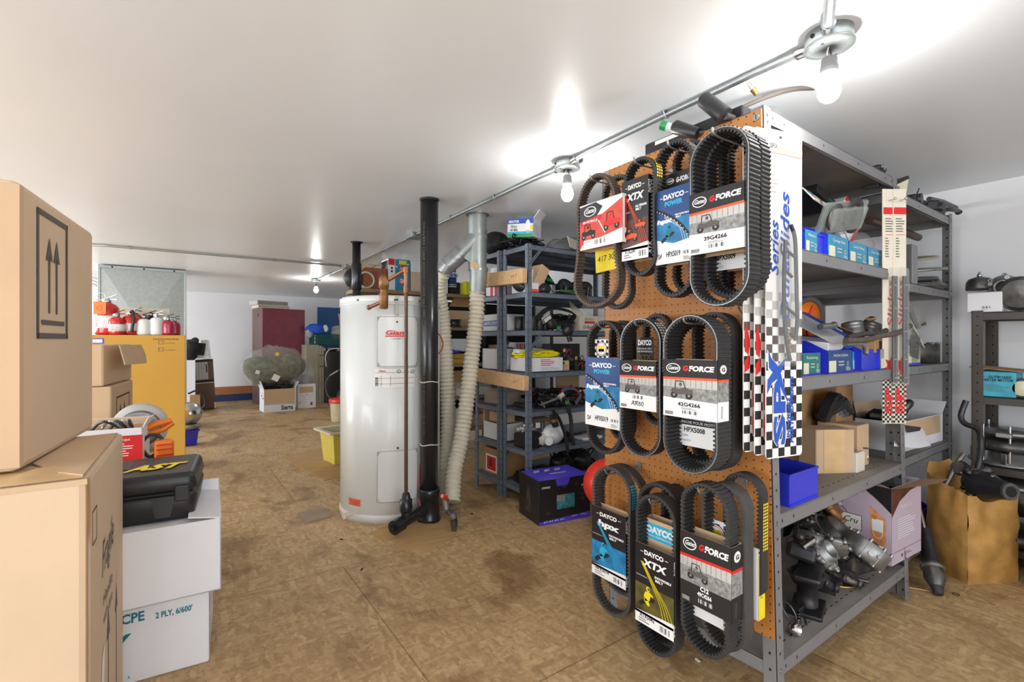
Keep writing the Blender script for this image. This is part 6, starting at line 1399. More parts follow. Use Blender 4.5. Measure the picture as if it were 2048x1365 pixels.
b = MB(); casting(b, .13, 'alu', 4); b.cyl((0, 0, .04), (.02, -.02, .1), .012, 'brass', 10); b.build('carburettor', loc=(on(1724, .85, 1.1), .86, 1.11), rot=(R(-20), R(10), .4), label='cast carburettor body under the pistons', cat='carburettor')
b = MB(); b.cyl((0, 0, 0), (.03, -.01, .005), .013, 'brass', 10); b.cyl((.03, -.01, .005), (.05, -.015, .008), .009, 'sticker', 10); b.tube(spline([(0, .01, 0), (.02, .0, -.03), (.05, 0, -.04), (.06, -.01, -.07)], 4), .006, 'alu', 8); b.build('brass_fitting', loc=onY(1735, 640, .9), label='brass and cream fitting below the right piston', cat='fitting')
b = MB(); casting(b, .1, 'iron', 7); b.build('fuel_valve', loc=(on(1748, .82, 1.1), .84, 1.13), rot=(R(50), 0, .3), label='dark valve body right of the brass fitting', cat='valve')
a = onY(1745, 690, .84); t = thing('open_carton', 'small tan open carton behind the black hoses', 'carton', (a.x - .09, .85, 1.10), R(8)); b = MB(); b.box(-.075, .08, -.06, .08, 0, .05, 'kraft_dark', .002); b.build('carton_body', t)
b = MB(); b.add([(-.075, -.06, .05), (.11, -.075, .05), (.06, .1, .105), (-.05, .1, .125)], [(0, 1, 2, 3), (3, 2, 1, 0)], 'kraft_pale'); b.build('lid_flap', t)
for k, (pts, la, mm) in enumerate(((((1692, 682), (1735, 680), (1762, 672), (1790, 668), (1808, 660), (1820, 652)), 'long black rubber hose with brown bent end sticking out over the bins', 'rubber_brown'), (((1694, 676), (1730, 668), (1755, 668), (1772, 661)), 'shorter black rubber hose lying over the long one', 'rubber'))):
    P = [onY(px, py, .73 + .012 * k) for px, py in pts]; o_ = P[0]; b = MB(); b.tube(spline([p - o_ for p in P], 5), .011 if k == 0 else .01, mm if k == 0 else 'rubber', 12); b.build('rubber_hose', loc=o_, label=la, cat='hose', group='rubber hoses over the bins')
P = [onY(px, py, .745) for px, py in ((1690, 688), (1715, 687), (1728, 691), (1732, 702), (1731, 709))]; o_ = P[0]; b = MB(); b.tube(spline([p - o_ for p in P], 5), .009, 'galv', 12); b.build('elbow_tube', loc=o_, label='bright metal elbow tube hanging over the plain blue bin', cat='tube')
b = MB(); b.box(-.3, .3, -.008, .008, 0, .1, 'kraft_dark', .002); b.build('cardboard_strip', loc=(2.3, 1.35, Z3), label='brown cardboard strip at the back of the lower bin shelf', cat='cardboard')
# --- fourth shelf (z .60)
Z4 = .601
def cbox(px0, px1, pyt, Y, z, d_, label, m='kraft', rz=0, name='carton', group=None, deco=None, opened=False, flaps=(), inner='kraft_dark'):
    a, c = onY(px0, pyt, Y), onY(px1, pyt, Y); W_ = c.x - a.x; H_ = a.z - z
    q0 = onY((px0 + px1) / 2, pyt, Y); H_ = max(.02, q0.z - z)
    if opened: return open_carton(name, label, (a.x + c.x) / 2, Y + d_ / 2, z, W_, d_, H_, rz, m, inner, group=group, deco=deco, flaps=flaps)
    return solid_carton(name, label, (a.x + c.x) / 2, Y + d_ / 2, z, W_, d_, H_, rz, m, group=group, deco=deco, bev=.003)
_c = CAM + ray(1673, 900) * 2.0
solid_carton('carton', 'tan taped carton at the front of the shelf under the black belts', _c.x, _c.y + .04, Z4, .165, .11, .183, R(-32), 'kraft', bev=.003, deco=lambda b, w_, d_, h_: (b.rect(F_front(w_, d_, h_), w_ * .2, 0, w_ * .75, h_, 'tape', .001)))
cbox(1716, 1738, 850, .83, Z4, .16, 'smaller tan carton right of the taped one')
cbox(1606, 1668, 765, 1.02, Z4, .2, 'brown carton standing at the back of the fourth shelf', 'kraft_dark', name='back_carton')
cbox(1674, 1706, 762, .93, Z4, .22, 'second brown carton at the back of the fourth shelf, right one', 'kraft_dark', name='back_carton')
t = MB()
for k in range(5):
    t.tube(spline([(-.16 + .02 * k, .02 * k, .0), (-.1 + .03 * k, -.02, .1 - .02 * k), (0 + .02 * k, .0, .05 + .02 * (k % 2)), (.1, .01, .02 + .02 * k), (.15 + .01 * k, .02, -.06 + .01 * k)], 6), [.028] * 25, 'black_plastic', 4)
t.build('rubber_strips', loc=(on(1676, .95, .8), .95, .80), label='glossy black rubber strips curled over the tan cartons', cat='rubber strip')
bin_(1576, 1634, .762, Z4, .115, None, 'large bright blue bin at the left end of the fourth shelf', d_=.16, fr=.97)
b = MB(); tangle(b, .16, .16, .1, 12, ['iron', 'wire_black', 'alu'], 6, .006); casting(b, .1, 'iron', 11); b.build('linkage_parts', loc=(on(1742, .8, .6), .9, Z4), label='heap of dark linkage parts right of the small tan carton', cat='machine parts')
cbox(1714, 1730, 905, .8, Z4, .02, 'low open carton behind the taped one', 'cream_card')
# --- bottom shelf (z .15)
Z5 = .151
G = 'castings heaped on the bottom shelf'
def put(b, name, px, py, Y, z, label, rot=(0, 0, 0), cat='machine part', group=None):
    q = onY(px, py, Y); return b.build(name, loc=(q.x, Y, z if z is not None else q.z), rot=rot, label=label, cat=cat, group=group)
b = MB(); casting(b, .24, 'iron', 21, 8); b.ring(frame((0, 0, .05), (1, 0, 0), (0, 1, 0)), 0, 0, .1, .01, 'alu'); put(b, 'engine_cover', 1655, 1090, .93, .27, 'large round dark engine cover in the middle of the bottom shelf heap', (R(38), R(8), 0), group=G)
b = MB(); casting(b, .16, 'alu', 22, 6); b.lathe([(.07, 0), (.085, .01), (.085, .075), (.078, .08), (.07, .08), (.068, .02), (.001, .02)], 'alu', 28)
for k in range(9): a_ = k * .698; b.cyl((.078 * math.cos(a_), .078 * math.sin(a_), .0), (.078 * math.cos(a_), .078 * math.sin(a_), .09), .007, 'alu', 8)
put(b, 'stator_housing', 1716, 1108, .8, .25, 'bright round aluminium housing leaning on the wine carton', (R(20), R(34), 0), group=G)
b = MB(); b.lathe([(.05, 0), (.06, .005), (.06, .012), (.036, .02), (.034, .09), (.05, .1), (.06, .13), (.066, .135), (.05, .14), (.03, .12), (.001, .1)], 'iron2', 22, sx=1.1); b.box(-.085, .075, -.055, .055, 0, .02, 'iron2', .006); b.box(-.07, .09, -.05, .04, .12, .145, 'iron2', .01)
put(b, 'pump_housing', 1614, 1180, .83, Z5, 'black water pump housing standing at the front of the bottom shelf', (0, 0, .3), group=G)
b = MB(); b.box(-.1, .08, -.05, .05, 0, .06, 'iron2', .015); b.lathe([(.03, .0), (.045, .01), (.045, .05), (.02, .055)], 'alu', 18, X=T((.05, -.02, .05))); b.tube(spline([(-.1, 0, .05), (-.05, -.03, .09), (.04, 0, .07)], 4), .012, 'chrome', 8); put(b, 'intake_manifold', 1600, 1115, .9, .29, 'blue black intake manifold lying on the pump housing', (R(10), R(14), .4), group=G)
b = MB(); casting(b, .18, 'iron', 24, 7); put(b, 'crankcase_half', 1600, 1060, 1.08, .33, 'rusty dark crankcase half at the back left of the bottom shelf', (R(58), R(-12), .2), group=G)
b = MB(); casting(b, .15, 'bronze', 25, 6); put(b, 'gear_cover', 1652, 1035, .98, .36, 'brownish gear cover on top of the bottom shelf heap', (R(46), R(20), .5), group=G)
b = MB(); b.box(-.12, .12, -.09, .09, 0, .09, 'iron', .02); casting(b, .17, 'iron', 26, 6); put(b, 'gearbox_half', 1625, 1110, 1.04, Z5, 'dark gearbox half under the round engine cover', (0, 0, .3), group=G)
b = MB(); b.box(-.1, .14, -.1, .1, 0, .12, 'iron', .02); casting(b, .2, 'iron2', 27, 6); put(b, 'cylinder_block', 1686, 1110, .9, Z5, 'dark cylinder block under the aluminium housing', (0, 0, -.2), group=G)
for k, (px, py, Y_, z_, s_, mm, rr, la) in enumerate(((1640, 1070, .86, .3, .14, 'alu', (R(50), R(-20), .3), 'grey clutch cover propped above the round engine cover'), (1690, 1125, .82, .17, .13, 'iron', (R(20), R(10), .8), 'dark bearing housing in front of the aluminium housing'), (1632, 1130, .84, .2, .15, 'iron2', (R(30), R(20), 1.2), 'black side cover beside the water pump housing'), (1668, 1060, .84, .3, .12, 'alu', (R(60), R(30), 1.9), 'small bright cover leaning toward the wine carton'))):
    b = MB(); casting(b, s_, mm, 130 + k, 7); put(b, 'engine_casting', px, py, Y_, z_, la, rr, group=G)
b = MB(); b.box(-.12, .12, -.012, .012, 0, .008, 'alu', .002); put(b, 'metal_strip', 1705, 1145, .85, .19, 'flat aluminium strip sticking out under the round housing', (0, R(16), -.5))
b = MB(); b.lathe([(.075, 0), (.08, .004), (.08, .012), (.07, .014), (.068, .004), (.075, 0)], 'brass', 30); put(b, 'brass_ring', 1672, 1150, .86, Z5, 'thin brass coloured ring lying on the bottom shelf', (0, 0, 0), cat='ring')
b = MB(); b.box(-.06, .05, -.003, .003, 0, .3, 'dark_teal'); put(b, 'teal_sheet', 1577, 1060, 1.2, Z5, 'dark teal sheet standing at the left end of the bottom shelf', (0, R(4), 0), cat='sheet')
G = 'small bright parts at the front corner of the bottom shelf'
for k, (px, py, kind, la) in enumerate(((1573, 1183, 'ring', 'bright short metal sleeve at the front corner of the bottom shelf'), (1588, 1195, 'bolts', 'row of small bright bolts beside the bright sleeve'), (1585, 1218, 'rods', 'two thin steel rods lying on the front corner of the bottom shelf'), (1570, 1205, 'loop', 'thin steel wire loop at the front corner of the bottom shelf'), (1582, 1170, 'block', 'small dark block behind the bright sleeve'))):
    b = MB()
    if kind == 'ring': b.lathe([(.016, 0), (.02, .001), (.02, .028), (.016, .029), (.015, .002)], 'chrome', 20, X=T((0, 0, .022)) @ Rx(R(80)))
    elif kind == 'bolts':
        b.box(-.03, .03, -.006, .006, .006, .01, 'chrome')
        for i in range(3): b.cyl((-.02 + .02 * i, 0, 0), (-.02 + .02 * i, 0, .03), .005, 'chrome', 8); b.cyl((-.02 + .02 * i, 0, .026), (-.02 + .02 * i, 0, .032), .008, 'chrome', 6)
    elif kind == 'rods': b.cyl((-.04, 0, .004), (.05, -.03, .004), .003, 'chrome', 6); b.cyl((-.03, -.02, .004), (.03, -.04, .004), .004, 'iron', 6)
    elif kind == 'loop': b.tube([(.03 * math.cos(i / 14 * 6.283), .012 * math.sin(i / 14 * 6.283), .04 + .035 * math.sin(i / 14 * 6.283)) for i in range(14)], .002, 'alu', 6, closed=True)
    else: b.box(-.025, .025, -.02, .02, 0, .035, 'iron2', .004)
    put(b, 'small_part', px + 8, py, .79 + .012 * k, Z5 + .0005, la, (0, 0, .4 * k), group=G)
# --- wine making carton
wx, wy = 2.50, .742; Wg, Dg, Hg = .3, .3, .33; rzg = R(-4); x, y = corner_xy(wx, wy, Wg, Dg, rzg, (-1, -1))
t = thing('wine_kit_carton', 'lilac wine kit carton printed grand cru sticking out of the bottom shelf', 'carton', (x, y, .188), rzg)
def dG(b, w_, d_, h_):
    F = F_left(w_, d_, h_)
    n = 10; pts = [(d_ * i / n, h_ * (.97 - .0 * i) - h_ * (.0 + .42 * (i / n) ** 2.2) + h_ * .12) for i in range(n + 1)]
    b.rect(F, 0, 0, d_, h_, 'lavender', .0006); b.poly(F, [(min(p[0], d_), min(p[1], h_)) for p in pts] + [(d_, h_)], 'black_card', .001)
    b.text(F, .1, h_ * .86, .022, 'emaking', 'print_white', w=.085, d=.0018)
    for xx in (.035, .1): 
        b.rect(F, xx - .008, h_ * .66, xx + .01, h_ * .82, 'photo_brown', .0012); b.rect(F, xx - .006, h_ * .62, xx + .008, h_ * .67, 'print_white', .0014); b.ring(F, xx, h_ * .5, .033, .003, 'photo_brown', .0013, ry=.042)
    b.rect(F, .005, h_ * .34, .19, h_ * .55, 'print_grey', .0015); b.rect(F, .008, h_ * .35, .187, h_ * .54, 'paper', .0018)
    b.text(F, .025, h_ * .44, .017, 'GRAND', 'print_black', w=.085, bold=.01, d=.0024); b.text(F, .115, h_ * .43, .026, 'Cru', 'print_black', w=.055, shear=.3, d=.0024)
    b.disc(F, .1, h_ * .26, .048, 'print_grey', .0012); b.disc(F, .1, h_ * .26, .046, 'lavender', .0016); b.lines(F, .07, h_ * .2, .13, h_ * .3, 4, 'print_grey', d=.002); b.rect(F, .062, h_ * .25, .138, h_ * .27, 'print_grey', .0021)
    b.poly(F, [(.225, 0), (.28, 0), (.28, h_ * .58), (.22, h_ * .72)], 'skin_art', .001); b.rect(F, .228, h_ * .4, .27, h_ * .56, 'print_white', .0013); b.ring(F, .25, h_ * .4, .02, .003, 'paper', .0016, ry=.03); b.rect(F, .226, h_ * .16, .279, h_ * .22, 'print_white', .0014); b.poly(F, [(.228, .01), (.26, .0), (.28, .03), (.25, .05)], 'print_yellow', .0015); b.poly(F, [(.255, .03), (.28, .01), (.28, .06)], 'lid_red', .0016); b.disc(F, .237, h_ * .58, .01, 'kraft_dark', .0016)
    F = F_front(w_, d_, h_); b.rect(F, 0, 0, w_, h_, 'lavender', .0006)
    b.poly(F, [(0, h_), (w_, h_), (w_, h_ * .92), (w_ * .6, h_ * .9), (w_ * .25, h_ * .8), (0, h_ * .62)], 'photo_brown', .001); b.lines(F, .06, h_ * .3, .25, h_ * .58, 9, 'print_white', .003, d=.0012); b.text(F, .08, h_ * .7, .02, 'Grand Cru', 'paper', w=.11, d=.002); b.rect(F, 0, .05, w_, .052, 'print_grey', .0012); b.disc(F, .1, .027, .008, 'print_grey', .0013); b.lines(F, .12, .02, .2, .035, 2, 'print_grey', d=.0013)
b = MB(); W2, D2 = Wg / 2, Dg / 2
b.box(-W2, W2, -D2, D2, 0, .004, 'lavender'); b.box(-W2, W2, -D2, -D2 + .004, 0, Hg, 'lavender'); b.box(-W2, W2, D2 - .004, D2, 0, Hg, 'lavender'); b.box(-W2, -W2 + .004, -D2, D2, 0, Hg, 'lavender'); b.box(W2 - .004, W2, -D2, D2, 0, Hg, 'lavender')
dG(b, Wg, Dg, Hg); b.box(-W2 + .006, W2 - .006, -D2 + .006, D2 - .006, Hg - .08, Hg - .076, 'black_card'); b.build('carton_body', t)
b = MB(); X = T((0, -D2, Hg)) @ Rx(R(78)); b.add([X @ Vector(p) for p in ((-W2 + .01, 0, 0), (W2 - .01, 0, 0), (W2 + .02, 0, .1), (W2 - .12, 0, .1), (-W2 + .01, 0, .02))], [(0, 1, 2, 3, 4), (4, 3, 2, 1, 0)], 'kraft'); b.build('front_flap', t)
b = MB(); X = T((-W2, 0, Hg)) @ Ry(R(-62)); b.add([X @ Vector(p) for p in ((0, -D2, 0), (0, D2 - .02, 0), (0, D2 - .04, .07), (0, -D2 + .02, .04))], [(0, 1, 2, 3), (3, 2, 1, 0)], 'cream_card'); b.build('side_flap', t)

# ================================================================== top of the racks
G = 'black lever grips on top of the pegboard rack'
def cylbar(pts, r, mm, seg=12):
    o_ = Vector(pts[0]); b = MB(); b.tube([Vector(p) - o_ for p in pts], r, mm, seg); return b, o_
a, c = CAM + ray(1404, 196) * 1.62, CAM + ray(1450, 232) * 1.56; e = CAM + ray(1480, 240) * 1.62
t = thing('lever_grip', 'upper black rubber handled tool poking out above the pegboard', 'tool', a, 0, G); b = MB(); b.tube([Vector(), (c - a) * .1, (c - a)], [.016, .026, .027], 'black_plastic', 14); b.build('grip', t); b = MB(); b.tube([c - a, (e - a)], [.012, .009], 'iron', 8); b.build('shaft', t)
a, c = CAM + ray(1346, 253) * 1.72, CAM + ray(1396, 268) * 1.66; e = CAM + ray(1452, 262) * 1.7
t = thing('lever_grip', 'lower black rubber handled tool beside the green capped tube', 'tool', a, 0, G); b = MB(); b.tube([Vector(), (c - a) * .1, (c - a)], [.014, .024, .02], 'black_plastic', 14); b.build('grip', t); b = MB(); b.tube([c - a, (e - a)], .01, 'iron', 8); b.build('shaft', t)
a, c = CAM + ray(1322, 250) * 1.8, CAM + ray(1352, 259) * 1.78
t = thing('capped_tube', 'white tube with a green cap at the left end of the rack top', 'tube', a, 0); d_ = c - a
MB().tube([Vector(), d_ * .38], .017, 'green_bright', 14).build('cap', t); MB().tube([d_ * .38, d_ * 2.2], .016, 'white_gloss', 14).build('tube_body', t)
b = MB(); b.box(-.11, .1, -.2, .2, 0, .05, 'iron2', .004); b.rect(frame((-.11, .2, 0), (0, -1, 0), (0, 0, 1)), .05, .03, .2, .045, 'paper'); b.build('flat_box', loc=(1.63, 1.05, 1.877), label='flat dark box on top of the pegboard rack with pale strip', cat='box')
P = [CAM + ray(px, py) * d_ for px, py, d_ in ((1450, 232, 1.75), (1500, 208, 1.7), (1545, 190, 1.68), (1590, 178, 1.7), (1640, 176, 1.75))]; o_ = P[0]; b = MB(); b.tube(spline([p - o_ for p in P], 6), .008, 'print_grey', 8); b.build('grey_hose', loc=o_, label='long grey hose bowed over the top of the pegboard rack', cat='hose')
P = [CAM + ray(px, py) * 1.62 for px, py in ((1496, 166), (1505, 178), (1513, 190))]; o_ = P[0]; b = MB(); b.tube([P[0] - o_, P[1] - o_], [.006, .009], 'chrome', 8); b.tube([P[1] - o_, P[2] - o_], [.011, .007], 'brass', 8); b.build('hose_fitting', loc=o_, label='small metal hose fitting by the conduit above the rack top', cat='fitting')
b = MB(); lumpy(b, (0, 0, .08), .14, 'film', (1.6, 1.1, .55), .5, 8, seed=9); lumpy(b, (.25, .05, .06), .12, 'film', (1.4, .9, .4), .5, 8, seed=12); b.build('plastic_sheet', loc=(1.9, 1.05, 1.89), label='crumpled clear plastic sheeting on the rack top behind the nearest bulb', cat='plastic sheet')
for k, (px, py, la) in enumerate(((1722, 318, 'small wrapped bracket near the right end of the rack top'), (1660, 290, 'clear wrapped fitting lying mid way on the rack top'))):
    b = MB(); b.box(-.04, .04, -.015, .015, 0, .015, 'iron', .004); b.tube([(-.03, 0, .02), (.05, .01, .03)], .006, 'iron', 8); b.build('bracket', loc=(on(px, .86, 1.88), .86, 1.878), rz=.3 * k, label=la, cat='bracket')
t = thing('gauge_cap', 'black round gauge on a grey upright at the top right of the pegboard rack', 'gauge', (on(1758, .84, 1.9), .86, 1.86)); b = MB(); b.box(-.03, .035, -.03, .03, 0, .075, 'alu', .006); b.build('bracket', t)
b = MB(); b.box(-.045, .045, -.04, .04, .072, .1, 'black_plastic', .012); b.cyl((-.02, -.04, .086), (-.02, -.048, .086), .014, 'chrome', 14); b.build('head', t)
t = thing('lamp_housing', 'dark lamp housing with pale green lens on top of the far grey rack', 'lamp housing', (on(1795, .84, 1.9), .85, 1.842), rot=(0, R(-24), R(-20)))
b = MB(); b.add([(-.02, -.03, 0), (.03, -.03, 0), (.03, .03, 0), (-.02, .03, 0), (-.06, -.055, .08), (.05, -.055, .08), (.05, .055, .08), (-.06, .055, .08)], [(0, 3, 2, 1), (0, 1, 5, 4), (1, 2, 6, 5), (2, 3, 7, 6), (3, 0, 4, 7), (4, 5, 6, 7)], 'sticker'); b.build('lens', t); MB().box(-.062, .055, -.058, .058, .078, .096, 'black_plastic', .006).build('cover', t)
G = 'black brake lever assemblies on the far grey rack'
def lever(px, Y, z, label, rz, s=1.0, rot=None):
    t = thing('brake_lever', label, 'brake lever', (on(px, Y, z), Y, z), group=G, rot=rot or (0, 0, rz))
    b = MB(); b.box(-.06 * s, .02 * s, -.022 * s, .022 * s, 0, .045 * s, 'iron2', .008); b.lathe([(.016 * s, -.03 * s), (.02 * s, -.03 * s), (.02 * s, .03 * s), (.016 * s, .03 * s)], 'iron2', 14, X=T((-.02 * s, 0, .03 * s)) @ Rx(R(90))); b.build('perch', t)
    b = MB(); b.tube(spline([(0, 0, .02 * s), (.05 * s, -.02, .028 * s), (.1 * s, -.02, .03 * s), (.15 * s, -.01, .034 * s), (.165 * s, -.005, .03 * s)], 4), [.01 * s] * 13 + [.009 * s] * 3 + [.014 * s], 'iron2', 8); b.build('lever_blade', t)
    return t
lever(1828, .84, 1.842, 'black brake lever at the left of the far rack top with a thin cable', 0, 1.3)
lever(1858, .82, 1.842, 'black brake lever in the middle of the far rack top', .5, 1.1)
lever(1876, .81, 1.842, 'black grip and lever at the right end of the far rack top', -.2, 1.2)
b = MB(); b.tube(spline([(0, 0, 0), (.03, 0, .06), (.09, 0, .12)], 4), .003, 'wire_black', 6); b.build('bowden_cable', loc=(on(1832, .86, 1.9), .87, 1.87), label='thin black cable standing up from the left brake lever', cat='cable')
P = [onY(px, py, .82) for px, py in ((1858, 398), (1885, 404), (1910, 416))]; o_ = P[0]; b = MB(); b.tube([p - o_ for p in P], [.012, .013, .015], 'iron2', 10); b.build('handle_grip', loc=o_, label='black bar lying on the front edge of the far rack top', cat='bar')
# --- far rack second shelf (1.43) : discs
GD = 'stacked discs and flywheels on the far grey rack'
def disc_(px, Y, z, r, th, mm, label, rot=(0, 0, 0), holes_=False):
    b = MB(); b.lathe([(.02, 0), (r, 0), (r, th), (r * .93, th + .003), (r * .5, th + .004), (.02, th)], mm, 40)
    b.lathe([(r * .3, th), (r * .3, th + .012), (r * .18, th + .014), (.02, th + .012)], mm, 24)
    return b.build('metal_disc', loc=(3.35 + (px - 1850) * .003, Y - .04, z), rot=rot, label=label, cat='disc', group=GD)
ZR2 = 1.431
disc_(1850, 1.0, ZR2, .19, .03, 'iron', 'thick dark flywheel at the bottom of the disc stack')
disc_(1848, 1.0, ZR2 + .05, .17, .02, 'dark_steel', 'dark disc second from the bottom of the disc stack', (R(2), R(-4), 0))
disc_(1858, 1.0, ZR2 + .11, .2, .012, 'alu', 'grey disc tilted in the middle of the disc stack', (R(3), R(-7), 0))
disc_(1850, 1.02, ZR2 + .17, .19, .01, 'khaki', 'khaki coloured disc second from top of the disc stack', (R(2), R(-10), 0))
b = MB(); b.box(-.04, .04, -.06, .06, 0, .2, 'grey_steel', .004); b.build('steel_block', loc=(3.02, .86, ZR2), label='grey steel block left of the disc stack', cat='block')
b = MB(); casting(b, .11, 'alu', 31); b.build('alternator_end', loc=(3.45, .84, ZR2 + .03), rot=(R(20), 0, 0), label='small aluminium end housing in front of the disc stack', cat='machine part')
MB().tube([(-.33, -.2, 1.745), (.0, -.2, 1.75), (.4, -.2, 1.75)], .02, 'rust', 14).build('cross_shaft', RK2, label='brown steel shaft fixed across under the top shelf')
# --- far rack third shelf (1.03)
ZR3 = 1.031
b = MB(); b.lathe([(.16, 0), (.175, .003), (.175, .1), (.168, .104), (.15, .1), (.15, .02), (.001, .02)], 'iron', 40); 
for k in range(10): a_ = k * .628; b.box(-.012, .012, -.01, .01, 0, .012, 'alu', .002, T((.165 * math.cos(a_), .165 * math.sin(a_), .1)))
b.build('flywheel_drum', loc=(3.37, .965, ZR3), label='wide dark flywheel drum on the middle shelf of the far rack', cat='flywheel')
bin_(1810, 1838, .8, ZR3, .14, 'bin_grey', 'blue bin with a grey card left of the flywheel drum', group=None)
t = thing('oval_pan', 'pale oval pan tilted above the flywheel drum', 'pan', onY(1828, 668, .83), rot=(R(68), R(20), R(8)))
b = MB(); b.lathe([(.001, 0), (.05, .002), (.058, .01), (.06, .014)], 'sticker', 30, sx=1, sy=1.5); b.build('plate', t)
b = MB(); b.tube(spline([onY(px, py, 1.0) - onY(1810, 590, 1.0) for px, py in ((1810, 590), (1820, 620), (1834, 655))], 4), .014, 'grille', 10); b.build('grey_tube', loc=onY(1810, 590, 1.0), label='grey plastic tube leaning down behind the hanging cards', cat='tube')
b = MB(); b.add([(-.06, 0, 0), (.07, 0, -.02), (.1, .0, .09), (-.03, .0, .14)], [(0, 1, 2, 3), (3, 2, 1, 0)], 'film_dark'); b.box(-.03, .05, .004, .01, .02, .1, 'grille'); b.build('clear_pouch', loc=onY(1828, 712, .79), label='clear plastic pouch hanging below the oval pan', cat='pouch')
q = onY(1845, 650, .86); b = MB(); b.cyl((0, 0, 0), (.03, 0, .006), .007, 'brass', 8); b.box(.028, .05, -.004, .004, -.004, .016, 'brass', .002); b.build('brass_tag', loc=q, label='small brass lever right of the oval pan', cat='fitting')
b = MB(); b.lathe([(.001, .0), (.07, .0), (.08, .03), (.06, .06), (.001, .07)], 'black_matte', 24); b.build('rubber_dome', loc=(3.36, .93, ZR3 + .06), rot=(R(12), 0, 0), label='black rubber dome behind the flywheel drum', cat='dome')
# --- far rack fourth shelf (.60)
def dO(b, w_, d_, h_):
    F = F_front(w_, d_, h_); b.rect(F, 0, h_ * .35, w_ * .93, h_ * .98, 'kraft', .001)
x0 = on(1812, .8, .6); x1 = on(1884, .8, .6)
open_carton('parts_carton', 'white carton with kraft front flap full of black parts, far rack fourth shelf', (x0 + x1) / 2, .95, .601, x1 - x0, .28, .15, R(-3), 'white_card', 'kraft', deco=dO, flaps=(('r', 48, .09), ('b', 20, .05)))
b = MB(); rn = random.Random(9)
for k in range(8): b.box(-.05, .05, -.04, .04, -.015, .015, 'iron2' if k % 2 else 'black_plastic', .006, T((rn.uniform(-.14, .14), rn.uniform(-.07, .08), .1 + .06 * rn.random())) @ Rz(rn.uniform(0, 3)) @ Rx(rn.uniform(-.5, .5)))
b.tube(spline([(.08, -.02, .12), (.1, -.05, .2), (.15, -.04, .19), (.17, .02, .12)], 5), .02, 'iron', 10); b.build('cover_parts', loc=((x0 + x1) / 2, .95, .607), label='black plastic covers heaped in the white carton on the far rack', cat='plastic parts')
t = thing('folded_carton', 'flattened white and black carton hanging over the fourth shelf edge', 'carton', onY(1800, 895, .76)); 
b = MB()
q = [onY(px, py, Y) - onY(1800, 895, .76) for px, py, Y in ((1788, 893, .76), (1838, 897, .74), (1820, 862, .8), (1808, 845, .84), (1790, 843, .84))]
b.add(q, [(0, 1, 2, 3, 4), (4, 3, 2, 1, 0)], 'white_card'); q2 = [onY(px, py, Y) - onY(1800, 895, .76) for px, py, Y in ((1820, 862, .8), (1838, 897, .74), (1862, 892, .74), (1843, 853, .82))]; b.add(q2, [(0, 1, 2, 3), (3, 2, 1, 0)], 'white_card')
q3 = [onY(px, py, Y) - onY(1800, 895, .76) for px, py, Y in ((1808, 845, .835), (1843, 853, .815), (1840, 862, .795), (1815, 866, .785))]; b.add(q3, [(0, 1, 2, 3), (3, 2, 1, 0)], 'black_card'); b.build('carton_body', t)
bin_(1808, 1830, .86, .601, .12, None, 'blue bin behind the flattened carton on the far rack', group=None)
b = MB(); b.box(-.25, .25, -.15, .15, 0, .16, 'iron2', .02); b.build('dark_crate', loc=(3.0, 1.1, .142), label='dark crate on the bottom shelf of the far grey rack', cat='crate')
bin_(1835, 1858, .84, .141, .14, None, 'blue bin on the bottom shelf of the far grey rack', group=None)
